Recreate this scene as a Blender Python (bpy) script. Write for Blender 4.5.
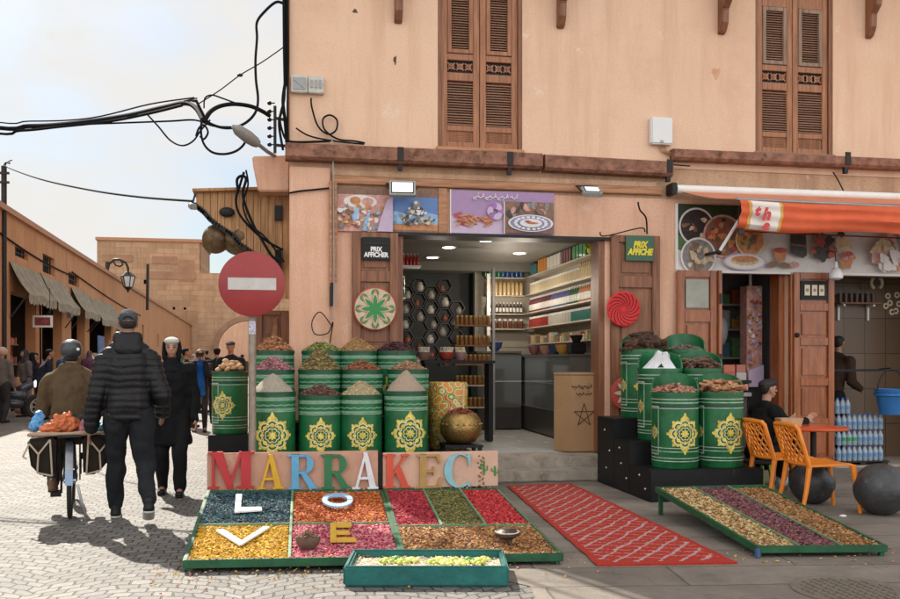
import bpy, bmesh, math, random
from mathutils import Vector, Matrix, noise as mnoise, Euler
for o in list(bpy.data.objects): bpy.data.objects.remove(o)
SC = bpy.context.scene
COL = SC.collection
PI = math.pi
R = math.radians
random.seed(7)
# ---------------------------------------------------------------- camera, light, exposure
TH = math.atan(155/875.0); SN, CS, EYE = math.sin(TH), math.cos(TH), 1.38
cam = bpy.data.cameras.new('camera'); camo = bpy.data.objects.new('camera', cam); COL.objects.link(camo)
camo.location = (0, 0, EYE); camo.rotation_euler = (R(90), 0, -TH)
cam.sensor_width = 36; cam.lens = 35.0; cam.shift_y = 62.5/900; cam.clip_end = 2000; cam.clip_start = .05
SC.camera = camo
SUN_EL, SUN_AZ = R(42), R(-21)           # the sun stands behind the shop, a little to the left of the street axis
w = bpy.data.worlds.new('World'); SC.world = w; w.use_nodes = True
nt = w.node_tree; nt.nodes.clear()
wo = nt.nodes.new('ShaderNodeOutputWorld'); bg = nt.nodes.new('ShaderNodeBackground'); sky = nt.nodes.new('ShaderNodeTexSky')
sky.sky_type = 'NISHITA'; sky.sun_disc = False; sky.sun_elevation = SUN_EL; sky.sun_rotation = SUN_AZ
sky.dust_density = 2.0; sky.air_density = 1.0
tc = nt.nodes.new('ShaderNodeTexCoord'); mp = nt.nodes.new('ShaderNodeMapping'); mp.inputs['Scale'].default_value = (1.0, 1.0, 2.2)
nz = nt.nodes.new('ShaderNodeTexNoise'); nz.inputs['Scale'].default_value = 2.6; nz.inputs['Detail'].default_value = 9; nz.inputs['Roughness'].default_value = .55
cr = nt.nodes.new('ShaderNodeValToRGB'); cr.color_ramp.elements[0].position = .42; cr.color_ramp.elements[1].position = .57
cr.color_ramp.elements[0].color = (.18,.18,.18,1); cr.color_ramp.elements[1].color = (1,1,1,1)
mx = nt.nodes.new('ShaderNodeMix'); mx.data_type = 'RGBA'
# cloud brightness raised behind the camera, an unseen fill added for the shaded facade
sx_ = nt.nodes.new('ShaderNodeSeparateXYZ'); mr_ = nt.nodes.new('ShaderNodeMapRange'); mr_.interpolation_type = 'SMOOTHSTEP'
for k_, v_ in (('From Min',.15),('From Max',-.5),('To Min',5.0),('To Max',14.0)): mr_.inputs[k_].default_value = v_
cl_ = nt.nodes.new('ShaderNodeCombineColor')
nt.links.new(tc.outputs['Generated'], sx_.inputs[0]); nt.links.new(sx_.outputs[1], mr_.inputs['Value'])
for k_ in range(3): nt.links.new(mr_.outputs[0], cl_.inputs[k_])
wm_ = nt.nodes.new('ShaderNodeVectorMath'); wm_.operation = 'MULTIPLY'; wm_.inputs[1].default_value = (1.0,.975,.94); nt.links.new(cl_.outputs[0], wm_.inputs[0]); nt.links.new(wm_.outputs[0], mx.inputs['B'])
nt.links.new(tc.outputs['Generated'], mp.inputs['Vector']); nt.links.new(mp.outputs[0], nz.inputs['Vector'])
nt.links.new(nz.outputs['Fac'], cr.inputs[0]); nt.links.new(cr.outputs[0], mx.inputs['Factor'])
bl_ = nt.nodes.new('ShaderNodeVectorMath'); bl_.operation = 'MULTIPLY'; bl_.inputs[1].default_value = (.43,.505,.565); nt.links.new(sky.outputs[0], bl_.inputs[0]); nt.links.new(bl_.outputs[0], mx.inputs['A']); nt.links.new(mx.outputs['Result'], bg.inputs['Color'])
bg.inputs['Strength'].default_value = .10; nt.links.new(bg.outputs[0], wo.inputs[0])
sl = bpy.data.lights.new('sun', 'SUN'); so = bpy.data.objects.new('sun', sl); COL.objects.link(so)
sl.energy = 4.5; sl.angle = R(.6); sl.color = (1, .93, .82)
so.rotation_euler = Vector((math.sin(-SUN_AZ)*math.cos(SUN_EL)*1, -math.cos(SUN_AZ)*math.cos(SUN_EL), -math.sin(SUN_EL))).to_track_quat('-Z', 'Y').to_euler()
SC.view_settings.view_transform = 'Standard'; SC.view_settings.look = 'None'; SC.view_settings.gamma = 1; SC.view_settings.exposure = .82
SC.render.engine = 'CYCLES'; SC.cycles.max_bounces = 8; SC.cycles.diffuse_bounces = 4

# ---------------------------------------------------------------- measuring: photo pixel -> point of the place
def ray(u, v): s = (u-450)/875.0; return Vector((SN+CS*s, CS-SN*s, (362-v)/875.0))
def G(u, v, z=0.0):
    r = ray(u, v); return r*((z-EYE)/r.z) + Vector((0, 0, EYE))
def F(u, v, Y=10.2):
    r = ray(u, v); return r*(Y/r.y) + Vector((0, 0, EYE))

# ---------------------------------------------------------------- materials
MATS = {}
def M(name, col, rough=.65, var=.18, scale=6, bump=0.0, bscale=None, metal=0, emit=0, trans=0, stretch=None, hue=None, spec=.5, coat=0, alpha=1, world=False):
    if name in MATS: return MATS[name]
    m = bpy.data.materials.new(name); m.use_nodes = True; n = m.node_tree.nodes; L = m.node_tree.links
    b = n['Principled BSDF']; b.inputs['Roughness'].default_value = rough; b.inputs['Metallic'].default_value = metal
    b.inputs['Specular IOR Level'].default_value = spec
    if coat: b.inputs['Coat Weight'].default_value = coat
    if trans: b.inputs['Transmission Weight'].default_value = trans
    if alpha < 1: b.inputs['Alpha'].default_value = alpha
    c = Vector(col)
    if emit:
        b.inputs['Emission Color'].default_value = (*col, 1); b.inputs['Emission Strength'].default_value = emit
    t = n.new('ShaderNodeTexCoord'); v = t.outputs['Object']
    if world: v = n.new('ShaderNodeNewGeometry').outputs['Position']
    if stretch:
        mp = n.new('ShaderNodeMapping'); mp.inputs['Scale'].default_value = stretch; L.new(v, mp.inputs[0]); v = mp.outputs[0]
    z = n.new('ShaderNodeTexNoise'); z.inputs['Scale'].default_value = scale; z.inputs['Detail'].default_value = 8; z.inputs['Roughness'].default_value = .65
    L.new(v, z.inputs['Vector'])
    r = n.new('ShaderNodeValToRGB'); r.color_ramp.elements[0].position = .3; r.color_ramp.elements[1].position = .7
    h = Vector(hue) if hue else c
    lo, hi = c*(1-var), h*(1+var)
    r.color_ramp.elements[0].color = (*lo, 1); r.color_ramp.elements[1].color = (min(hi.x,1), min(hi.y,1), min(hi.z,1), 1)
    L.new(z.outputs['Fac'], r.inputs[0]); L.new(r.outputs[0], b.inputs['Base Color'])
    if bump:
        z2 = n.new('ShaderNodeTexNoise'); z2.inputs['Scale'].default_value = bscale or scale*4; z2.inputs['Detail'].default_value = 6; L.new(v, z2.inputs['Vector'])
        bp = n.new('ShaderNodeBump'); bp.inputs['Strength'].default_value = bump; bp.inputs['Distance'].default_value = .02
        L.new(z2.outputs['Fac'], bp.inputs['Height']); L.new(bp.outputs[0], b.inputs['Normal'])
    MATS[name] = m; return m
def wear(m, col, lo=.60, hi=.66, scale=9, world=True, stretch=(1,1,1)):
    """scuffs and dirt with shapes of their own, laid over a material's colour"""
    n, L = m.node_tree.nodes, m.node_tree.links; b = n['Principled BSDF']; src = b.inputs['Base Color'].links[0].from_socket
    v = n.new('ShaderNodeNewGeometry').outputs['Position'] if world else n.new('ShaderNodeTexCoord').outputs['Object']
    mp = n.new('ShaderNodeMapping'); mp.inputs['Scale'].default_value = stretch; L.new(v, mp.inputs[0])
    z = n.new('ShaderNodeTexNoise'); z.inputs['Scale'].default_value = scale; z.inputs['Detail'].default_value = 10; z.inputs['Roughness'].default_value = .72; L.new(mp.outputs[0], z.inputs['Vector'])
    r = n.new('ShaderNodeMapRange'); r.inputs['From Min'].default_value = lo; r.inputs['From Max'].default_value = hi; r.inputs['To Max'].default_value = .8; L.new(z.outputs['Fac'], r.inputs['Value'])
    x = n.new('ShaderNodeMix'); x.data_type = 'RGBA'; L.new(r.outputs[0], x.inputs['Factor']); L.new(src, x.inputs['A']); x.inputs['B'].default_value = (*col, 1); L.new(x.outputs['Result'], b.inputs['Base Color'])
    g = n.new('ShaderNodeMath'); g.operation = 'MULTIPLY_ADD'; L.new(r.outputs[0], g.inputs[0]); g.inputs[1].default_value = .25; g.inputs[2].default_value = b.inputs['Roughness'].default_value; L.new(g.outputs[0], b.inputs['Roughness'])
    return m
def nodes_of(m): return m.node_tree.nodes, m.node_tree.links, m.node_tree.nodes['Principled BSDF']

def plaster(name, base, light, stain, patch):
    """lime-washed wall: blotches, rain streaks, small knocks, hairline cracks"""
    m = bpy.data.materials.new(name); m.use_nodes = True; n, L, b = nodes_of(m); b.inputs['Roughness'].default_value = .92; b.inputs['Specular IOR Level'].default_value = .2
    t = n.new('ShaderNodeTexCoord')
    def noise(scale, detail=8, sc=None, rough=.6):
        z = n.new('ShaderNodeTexNoise'); z.inputs['Scale'].default_value = scale; z.inputs['Detail'].default_value = detail; z.inputs['Roughness'].default_value = rough
        if sc:
            mp = n.new('ShaderNodeMapping'); mp.inputs['Scale'].default_value = sc; L.new(t.outputs['Object'], mp.inputs[0]); L.new(mp.outputs[0], z.inputs['Vector'])
        else: L.new(t.outputs['Object'], z.inputs['Vector'])
        return z.outputs['Fac']
    def ramp(f, a, c):
        r = n.new('ShaderNodeMapRange'); r.inputs['From Min'].default_value = a; r.inputs['From Max'].default_value = c; L.new(f, r.inputs['Value']); return r.outputs[0]
    def mix(f, a, c):
        x = n.new('ShaderNodeMix'); x.data_type = 'RGBA'; L.new(f, x.inputs['Factor'])
        for s, k in ((a, 'A'), (c, 'B')):
            if isinstance(s, tuple): x.inputs[k].default_value = (*s, 1)
            else: L.new(s, x.inputs[k])
        return x.outputs['Result']
    c = mix(ramp(noise(.9), .35, .65), base, light)
    c = mix(ramp(noise(1.1, 8, (3.0, 3.0, .30), .68), .47, .76), c, stain)
    c = mix(ramp(noise(.45, 9, None, .7), .52, .66), c, tuple(.55*a_+.45*b_ for a_, b_ in zip(stain, base)))
    c = mix(ramp(noise(2.3, 10, None, .7), .63, .68), c, patch)
    c = mix(ramp(noise(60, 4), .45, .9), c, stain)
    vo = n.new('ShaderNodeTexVoronoi'); vo.feature = 'DISTANCE_TO_EDGE'; vo.inputs['Scale'].default_value = .55
    wz = n.new('ShaderNodeTexNoise'); wz.inputs['Scale'].default_value = 2.2; wz.inputs['Detail'].default_value = 6; L.new(t.outputs['Object'], wz.inputs['Vector'])
    ad = n.new('ShaderNodeMix'); ad.data_type = 'VECTOR'; ad.inputs['Factor'].default_value = .35; L.new(t.outputs['Object'], ad.inputs['A']); L.new(wz.outputs['Color'], ad.inputs['B']); L.new(ad.outputs['Result'], vo.inputs['Vector'])
    ck = ramp(vo.outputs['Distance'], .0025, .0)
    mm = n.new('ShaderNodeMath'); mm.operation = 'MULTIPLY'; L.new(ck, mm.inputs[0]); L.new(ramp(noise(.7, 3), .62, .74), mm.inputs[1])
    c = mix(mm.outputs[0], c, tuple(x*.86 for x in stain))
    L.new(c, b.inputs['Base Color'])
    bp = n.new('ShaderNodeBump'); bp.inputs['Strength'].default_value = .35; bp.inputs['Distance'].default_value = .02
    L.new(noise(9, 10, None, .75), bp.inputs['Height']); L.new(bp.outputs[0], b.inputs['Normal'])
    return m
def wood(name, dark, light, rough=.5, axis='z', coat=0):
    s = {'z': (14, 14, .9), 'x': (.9, 14, 14)}[axis]
    return M(name, dark, rough, .25, 2.2, .25, 9, stretch=s, hue=light, coat=coat)

def cobble_mat():
    m = bpy.data.materials.new('cobblestone'); m.use_nodes = True; n, L, b = nodes_of(m)
    t = n.new('ShaderNodeNewGeometry'); sp = n.new('ShaderNodeSeparateXYZ')
    # small wobble so that no two stones match
    wz = n.new('ShaderNodeTexNoise'); wz.inputs['Scale'].default_value = 4.2; wz.inputs['Detail'].default_value = 4; L.new(t.outputs['Position'], wz.inputs['Vector'])
    su = n.new('ShaderNodeVectorMath'); su.operation = 'SUBTRACT'; L.new(wz.outputs['Color'], su.inputs[0]); su.inputs[1].default_value = (.5,.5,.5)
    sc = n.new('ShaderNodeVectorMath'); sc.operation = 'SCALE'; sc.inputs['Scale'].default_value = .10; L.new(su.outputs[0], sc.inputs[0])
    ad = n.new('ShaderNodeVectorMath'); L.new(t.outputs['Position'], ad.inputs[0]); L.new(sc.outputs[0], ad.inputs[1]); L.new(ad.outputs[0], sp.inputs[0])
    def ma(op, a, c=None):
        x = n.new('ShaderNodeMath'); x.operation = op
        for i, s in enumerate((a, c)):
            if s is None: continue
            if isinstance(s, (int, float)): x.inputs[i].default_value = s
            else: L.new(s, x.inputs[i])
        return x.outputs[0]
    W = 1.25
    fx = ma('SUBTRACT', ma('FRACT', ma('DIVIDE', ma('ADD', sp.outputs[0], 100.3), W)), .5)
    yy = ma('ADD', sp.outputs[1], ma('MULTIPLY', ma('MULTIPLY', fx, fx), 1.15))
    cb = n.new('ShaderNodeCombineXYZ'); L.new(sp.outputs[0], cb.inputs[0]); L.new(yy, cb.inputs[1])
    br = n.new('ShaderNodeTexBrick'); br.inputs['Scale'].default_value = 1; br.inputs['Brick Width'].default_value = .118; br.inputs['Row Height'].default_value = .098
    br.inputs['Mortar Size'].default_value = .0075; br.inputs['Mortar Smooth'].default_value = .5; br.inputs['Bias'].default_value = 0
    br.inputs['Color1'].default_value = (.128,.119,.106,1); br.inputs['Color2'].default_value = (.215,.20,.18,1); br.inputs['Mortar'].default_value = (.052,.045,.038,1)
    L.new(cb.outputs[0], br.inputs['Vector'])
    z = n.new('ShaderNodeTexNoise'); z.inputs['Scale'].default_value = 26; z.inputs['Detail'].default_value = 8; L.new(t.outputs['Position'], z.inputs['Vector'])
    z3 = n.new('ShaderNodeTexNoise'); z3.inputs['Scale'].default_value = .7; z3.inputs['Detail'].default_value = 6; L.new(t.outputs['Position'], z3.inputs['Vector'])
    mr = n.new('ShaderNodeMapRange'); mr.inputs['To Min'].default_value = .72; mr.inputs['To Max'].default_value = 1.25; L.new(z.outputs['Fac'], mr.inputs['Value'])
    mr3 = n.new('ShaderNodeMapRange'); mr3.inputs['From Min'].default_value = .3; mr3.inputs['From Max'].default_value = .7; mr3.inputs['To Min'].default_value = .8; mr3.inputs['To Max'].default_value = 1.12; L.new(z3.outputs['Fac'], mr3.inputs['Value'])
    mu = n.new('ShaderNodeVectorMath'); mu.operation = 'SCALE'; L.new(br.outputs['Color'], mu.inputs[0]); L.new(ma('MULTIPLY', mr.outputs[0], mr3.outputs[0]), mu.inputs['Scale'])
    L.new(mu.outputs[0], b.inputs['Base Color']); b.inputs['Roughness'].default_value = .7
    h = ma('ADD', ma('MULTIPLY', ma('SUBTRACT', 1, br.outputs['Fac']), 1.0), ma('MULTIPLY', z.outputs['Fac'], .55))
    bp = n.new('ShaderNodeBump'); bp.inputs['Strength'].default_value = .8; bp.inputs['Distance'].default_value = .012; L.new(h, bp.inputs['Height']); L.new(bp.outputs[0], b.inputs['Normal'])
    return m
def slab_mat():
    """worn stone slabs in front of the shop: long flags, dark joints, dirt and cracks"""
    m = bpy.data.materials.new('worn_slab'); m.use_nodes = True; n, L, b = nodes_of(m); b.inputs['Roughness'].default_value = .75
    t = n.new('ShaderNodeNewGeometry'); ro = n.new('ShaderNodeVectorRotate'); ro.rotation_type = 'Z_AXIS'; ro.inputs['Angle'].default_value = R(7); L.new(t.outputs['Position'], ro.inputs[0])
    wz = n.new('ShaderNodeTexNoise'); wz.inputs['Scale'].default_value = 4; wz.inputs['Detail'].default_value = 8; L.new(t.outputs['Position'], wz.inputs['Vector'])
    mi = n.new('ShaderNodeMix'); mi.data_type = 'VECTOR'; mi.inputs['Factor'].default_value = .05; L.new(ro.outputs[0], mi.inputs['A']); L.new(wz.outputs['Color'], mi.inputs['B'])
    br = n.new('ShaderNodeTexBrick'); br.inputs['Scale'].default_value = 1; br.inputs['Brick Width'].default_value = 1.7; br.inputs['Row Height'].default_value = .46; br.inputs['Mortar Size'].default_value = .012; br.inputs['Mortar Smooth'].default_value = .6
    br.inputs['Color1'].default_value = (.185,.157,.128,1); br.inputs['Color2'].default_value = (.24,.206,.17,1); br.inputs['Mortar'].default_value = (.105,.085,.068,1)
    L.new(mi.outputs['Result'], br.inputs['Vector'])
    z = n.new('ShaderNodeTexNoise'); z.inputs['Scale'].default_value = 1.6; z.inputs['Detail'].default_value = 12; z.inputs['Roughness'].default_value = .72; L.new(t.outputs['Position'], z.inputs['Vector'])
    mr = n.new('ShaderNodeMapRange'); mr.inputs['From Min'].default_value = .3; mr.inputs['From Max'].default_value = .7; mr.inputs['To Min'].default_value = .6; mr.inputs['To Max'].default_value = 1.3; L.new(z.outputs['Fac'], mr.inputs['Value'])
    vo = n.new('ShaderNodeTexVoronoi'); vo.feature = 'DISTANCE_TO_EDGE'; vo.inputs['Scale'].default_value = 1.1
    m2 = n.new('ShaderNodeMix'); m2.data_type = 'VECTOR'; m2.inputs['Factor'].default_value = .25; L.new(t.outputs['Position'], m2.inputs['A']); L.new(wz.outputs['Color'], m2.inputs['B']); L.new(m2.outputs['Result'], vo.inputs['Vector'])
    ck = n.new('ShaderNodeMapRange'); ck.inputs['From Min'].default_value = 0; ck.inputs['From Max'].default_value = .012; ck.inputs['To Min'].default_value = .78; ck.inputs['To Max'].default_value = 1; L.new(vo.outputs['Distance'], ck.inputs['Value'])
    mm = n.new('ShaderNodeMath'); mm.operation = 'MULTIPLY'; L.new(mr.outputs[0], mm.inputs[0]); L.new(ck.outputs[0], mm.inputs[1])
    mu = n.new('ShaderNodeVectorMath'); mu.operation = 'SCALE'; L.new(br.outputs['Color'], mu.inputs[0]); L.new(mm.outputs[0], mu.inputs['Scale']); L.new(mu.outputs[0], b.inputs['Base Color'])
    z4 = n.new('ShaderNodeTexNoise'); z4.inputs['Scale'].default_value = 40; z4.inputs['Detail'].default_value = 6; L.new(t.outputs['Position'], z4.inputs['Vector'])
    h = n.new('ShaderNodeMath'); h.operation = 'MULTIPLY_ADD'; L.new(z.outputs['Fac'], h.inputs[0]); h.inputs[1].default_value = 2.0; L.new(z4.outputs['Fac'], h.inputs[2])
    bp = n.new('ShaderNodeBump'); bp.inputs['Strength'].default_value = .45; bp.inputs['Distance'].default_value = .012; L.new(h.outputs[0], bp.inputs['Height']); L.new(bp.outputs[0], b.inputs['Normal'])
    return m

# ---------------------------------------------------------------- mesh helpers
def tag(o, label=None, cat=None, group=None, kind=None):
    if label: o['label'] = label
    if cat: o['category'] = cat
    if group: o['group'] = group
    if kind: o['kind'] = kind
    return o
def thing(name, loc, label, cat, group=None, rz=0.0):
    o = bpy.data.objects.new(name, None); COL.objects.link(o); o.location = loc; o.rotation_euler = (0, 0, rz); o.empty_display_size = .1
    return tag(o, label, cat, group)
def copy_tree(o, parent=None):
    c = o.copy(); COL.objects.link(c); c.parent = parent
    for ch in list(o.children): copy_tree(ch, c)
    return c
def put(name, me, parent=None):
    o = bpy.data.objects.new(name, me); COL.objects.link(o)
    if parent: o.parent = parent
    return o
def world_loc(o):
    v = Vector((0, 0, 0))
    while o: v += o.location; o = o.parent
    return v
class MB:
    def __init__(s): s.v = []; s.f = []; s.m = []
    def add(s, vs, fs, m=0):
        k = len(s.v); s.v += [tuple(x) for x in vs]; s.f += [tuple(i+k for i in f) for f in fs]; s.m += [m]*len(fs); return s
    def box(s, a, b, m=0):                       # two opposite corners
        x0, y0, z0 = [min(a[i], b[i]) for i in range(3)]; x1, y1, z1 = [max(a[i], b[i]) for i in range(3)]
        return s.hexa([(x0,y0,z0),(x1,y0,z0),(x1,y1,z0),(x0,y1,z0),(x0,y0,z1),(x1,y0,z1),(x1,y1,z1),(x0,y1,z1)], m)
    def hexa(s, p, m=0):
        return s.add(p, [(3,2,1,0),(4,5,6,7),(0,1,5,4),(1,2,6,5),(2,3,7,6),(3,0,4,7)], m)
    def cbox(s, c, d, rot=None, m=0):            # centre, dims, Euler
        h = Vector(d)*.5; c = Vector(c); Q = Euler(rot).to_matrix() if rot else Matrix.Identity(3)
        P = [c+Q@Vector((sx*h.x, sy*h.y, sz*h.z)) for sz in (-1,1) for sx, sy in ((-1,-1),(1,-1),(1,1),(-1,1))]
        return s.hexa(P, m)
    def bar(s, a, b, w, h=None, m=0, up=(0,0,1)):  # box along a->b
        a, b = Vector(a), Vector(b); d = (b-a).normalized(); u = Vector(up)
        if abs(d.dot(u)) > .98: u = Vector((0,1,0))
        x = d.cross(u).normalized()*w*.5; y = x.cross(d).normalized()*(h or w)*.5
        return s.hexa([a-x-y, a+x-y, b+x-y, b-x-y, a-x+y, a+x+y, b+x+y, b-x+y], m)
    def tube(s, pts, r, n=8, m=0, cap=True, rs=None):
        pts = [Vector(p) for p in pts]; k = len(s.v); prev = None
        for i, p in enumerate(pts):
            d = (pts[min(i+1, len(pts)-1)]-pts[max(i-1, 0)]).normalized()
            if prev is None:
                u = Vector((0,0,1)) if abs(d.z) < .9 else Vector((1,0,0)); x = d.cross(u).normalized()
            else: x = (prev-d*prev.dot(d)).normalized()
            prev = x; y = d.cross(x); q = rs[i] if rs else r
            for j in range(n): a = 2*PI*j/n; s.v.append(tuple(p+(x*math.cos(a)+y*math.sin(a))*q))
        for i in range(len(pts)-1):
            for j in range(n): s.f.append((k+i*n+j, k+i*n+(j+1)%n, k+(i+1)*n+(j+1)%n, k+(i+1)*n+j)); s.m.append(m)
        if cap:
            s.f.append(tuple(k+j for j in reversed(range(n)))); s.m.append(m); e = k+(len(pts)-1)*n; s.f.append(tuple(e+j for j in range(n))); s.m.append(m)
        return s
    def lathe(s, prof, c=(0,0,0), n=24, m=0, ax=None, caps=True):  # prof [(r,z)]
        k = len(s.v); c = Vector(c); Q = ax or Matrix.Identity(3)
        for r, z in prof:
            for j in range(n): a = 2*PI*j/n; s.v.append(tuple(c+Q@Vector((r*math.cos(a), r*math.sin(a), z))))
        for i in range(len(prof)-1):
            for j in range(n): s.f.append((k+i*n+j, k+i*n+(j+1)%n, k+(i+1)*n+(j+1)%n, k+(i+1)*n+j)); s.m.append(m)
        if caps:
            s.f.append(tuple(k+j for j in reversed(range(n)))); s.m.append(m); e = k+(len(prof)-1)*n; s.f.append(tuple(e+j for j in range(n))); s.m.append(m)
        return s
    def ball(s, c, r, n=12, m=0, rot=None):
        r = Vector((r,r,r)) if isinstance(r, (int, float)) else Vector(r); c = Vector(c); Q = Euler(rot).to_matrix() if rot else Matrix.Identity(3)
        k = len(s.v); h = max(4, n//2+1)
        for i in range(1, h):
            t = PI*i/h
            for j in range(n): a = 2*PI*j/n; s.v.append(tuple(c+Q@Vector((r.x*math.sin(t)*math.cos(a), r.y*math.sin(t)*math.sin(a), -r.z*math.cos(t)))))
        for i in range(h-2):
            for j in range(n): s.f.append((k+i*n+j, k+i*n+(j+1)%n, k+(i+1)*n+(j+1)%n, k+(i+1)*n+j)); s.m.append(m)
        b0 = len(s.v); s.v.append(tuple(c-Q@Vector((0,0,r.z)))); s.v.append(tuple(c+Q@Vector((0,0,r.z))))
        for j in range(n):
            s.f.append((b0, k+(j+1)%n, k+j)); s.m.append(m); e = k+(h-2)*n; s.f.append((b0+1, e+j, e+(j+1)%n)); s.m.append(m)
        return s
    def prism(s, poly, o, ex, ey, depth, m=0):   # flat outline poly [(a,b)] at o + a*ex + b*ey, extruded by vector depth
        o, ex, ey, depth = Vector(o), Vector(ex), Vector(ey), Vector(depth); k = len(poly)
        A = [o+ex*a+ey*b for a, b in poly]; Bv = [p+depth for p in A]
        f = [tuple(range(k)), tuple(reversed(range(k, 2*k)))] + [(i, i+k, (i+1)%k+k, (i+1)%k) for i in range(k)]
        return s.add(A+Bv, f, m)
    def ring(s, fo, fi, o, ex, ey, off, m=0, n=48, wrap=None):   # flat band between two polar outlines; wrap = radius of a barrel it is laid on
        o, ex, ey = Vector(o), Vector(ex), Vector(ey); nn = ex.cross(ey).normalized(); k = len(s.v)
        for fn in (fi, fo):
            for j in range(n):
                a = 2*PI*j/n; q = fn(a) if callable(fn) else fn; x, y = q*math.cos(a), q*math.sin(a)
                if wrap:
                    g = x/wrap; s.v.append(tuple(o+ex*((wrap+off)*math.sin(g))+ey*y+nn*((wrap+off)*math.cos(g))))
                else: s.v.append(tuple(o+ex*x+ey*y+nn*off))
        for j in range(n): s.f.append((k+j, k+(j+1)%n, k+n+(j+1)%n, k+n+j)[::-1]); s.m.append(m)
        return s
    def build(s, name, mats, parent=None, smooth=False, bevel=0, local=False, ang=40):
        me = bpy.data.meshes.new(name)
        off = Vector((0,0,0)) if (local or parent is None) else world_loc(parent)
        me.from_pydata([tuple(Vector(v)-off) for v in s.v] if off.length else s.v, [], s.f)
        if not isinstance(mats, (list, tuple)): mats = [mats]
        for q in mats: me.materials.append(q)
        if len(mats) > 1: me.polygons.foreach_set('material_index', s.m)
        bm = bmesh.new(); bm.from_mesh(me)
        bmesh.ops.recalc_face_normals(bm, faces=bm.faces) if s.recalc else None
        if bevel:
            ed = [e for e in bm.edges if len(e.link_faces) == 2 and e.calc_face_angle(0) > R(35)]
            bmesh.ops.bevel(bm, geom=ed, offset=bevel, segments=2, affect='EDGES', clamp_overlap=True)
        bm.to_mesh(me); bm.free()
        if smooth:
            me.shade_smooth()
            if hasattr(me, 'set_sharp_from_angle'): me.set_sharp_from_angle(angle=R(ang))
        me.update()
        return put(name, me, parent)
    recalc = True
def bits(mb, n, sample, size, nm=3, flat=.45, long=1.0):
    """n small loose pieces (petals, bark, seeds) over sample() -> point"""
    for _ in range(n):
        c = sample(); Q = Euler((random.uniform(-.7,.7), random.uniform(-.7,.7), random.uniform(0, 6.28))).to_matrix(); q = size*random.uniform(.6, 1.35)
        P = [c+Q@Vector(p)*q for p in ((-long,-.4,-flat*.5),(long,-.5,0),(.1,.9,-flat*.2),(0,0,flat),)]
        mb.add(P, [(0,2,1),(0,1,3),(1,2,3),(2,0,3)], random.randrange(nm))
def text(name, s, size, mat, loc, rot, parent, ext=.003, shear=0, bold=0, align='CENTER', sx=1):
    cu = bpy.data.curves.new('lettering', 'FONT'); cu.body = s; cu.size = size; cu.extrude = ext; cu.shear = shear; cu.offset = bold; cu.align_x = align; cu.align_y = 'CENTER'; cu.space_line = .85
    o = bpy.data.objects.new('lettering', cu); COL.objects.link(o); o.rotation_euler = rot
    bpy.context.view_layer.update(); dg = bpy.context.evaluated_depsgraph_get()
    me = bpy.data.meshes.new_from_object(o.evaluated_get(dg)); mw = Matrix.Translation(Vector(loc)-world_loc(parent)) @ Euler(rot).to_matrix().to_4x4() @ Matrix.Diagonal((sx, 1, 1, 1))
    bpy.data.objects.remove(o); bpy.data.curves.remove(cu)
    me.transform(mw); me.materials.clear(); me.materials.append(mat)
    return put(name, me, parent)
def solid(prims, voxel, name, mat, parent=None, smooth=3, fn=None):
    """one continuous skin round many convex pieces (body, coat, cap ...): prims = [(p0, r0, p1, r1), ...]"""
    bm = bmesh.new()
    for p0, r0, p1, r1 in prims:
        vs = []
        for p, r in ((p0, r0), (p1, r1)):
            r = (r, r, r) if isinstance(r, (int, float)) else r
            for i in range(7):
                t = PI*(i+.001)/6.002
                for j in range(12): a = 2*PI*j/12; vs.append(bm.verts.new((p[0]+r[0]*math.sin(t)*math.cos(a), p[1]+r[1]*math.sin(t)*math.sin(a), p[2]+r[2]*math.cos(t))))
        g = bmesh.ops.convex_hull(bm, input=vs)
        bmesh.ops.delete(bm, geom=[e for e in g['geom_interior'] if isinstance(e, bmesh.types.BMVert)], context='VERTS')
    me = bpy.data.meshes.new(name); bm.to_mesh(me); bm.free()
    o = bpy.data.objects.new(name, me); COL.objects.link(o)
    md = o.modifiers.new('r', 'REMESH'); md.mode = 'VOXEL'; md.voxel_size = voxel
    if smooth: ms = o.modifiers.new('s', 'SMOOTH'); ms.iterations = smooth; ms.factor = .5
    bpy.context.view_layer.update(); dg = bpy.context.evaluated_depsgraph_get()
    m2 = bpy.data.meshes.new_from_object(o.evaluated_get(dg)); bpy.data.objects.remove(o); bpy.data.meshes.remove(me)
    if fn:
        N = [v.normal.copy() for v in m2.vertices]
        for v, q in zip(m2.vertices, N): v.co += q*fn(v.co)
    m2.materials.clear()
    for q in (mat if isinstance(mat, (list, tuple)) else [mat]): m2.materials.append(q)
    m2.shade_smooth(); m2.name = name
    return put(name, m2, parent)
def folds(amp, sc): return lambda p: amp*mnoise.noise(Vector((p.x*sc, p.y*sc, p.z*sc*.6)))+amp*.5*mnoise.noise(Vector((p.x*sc*2.3, p.y*sc*2.3+9, p.z*sc*1.5)))
# ================================================================ the setting
YF = 10.2
COB, SLAB = cobble_mat(), slab_mat()
g = MB(); g.add([(-300,-60,0),(300,-60,0),(300,500,0),(-300,500,0)], [(0,1,2,3)]); tag(g.build('cobbled_street', COB), 'pale cobbled street laid in fan patterns', 'street', kind='structure')
random.seed(3)
edge = [(1.45,-2), (1.5,3.2), (1.30,4.4), (1.42,5.2), (1.05,5.7), (.9,6.2), (.5,7), (.2,8.4), (-.06,9.4), (-.06,10.2)]
g = MB(); g.add([(x,y,.004) for x,y in edge]+[(40,10.6,.004),(40,-2,.004)], [tuple(range(len(edge)+2))]); p = g.build('pavement', SLAB); tag(p, 'worn grey stone paving in front of the shops', 'pavement', kind='structure')

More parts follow.
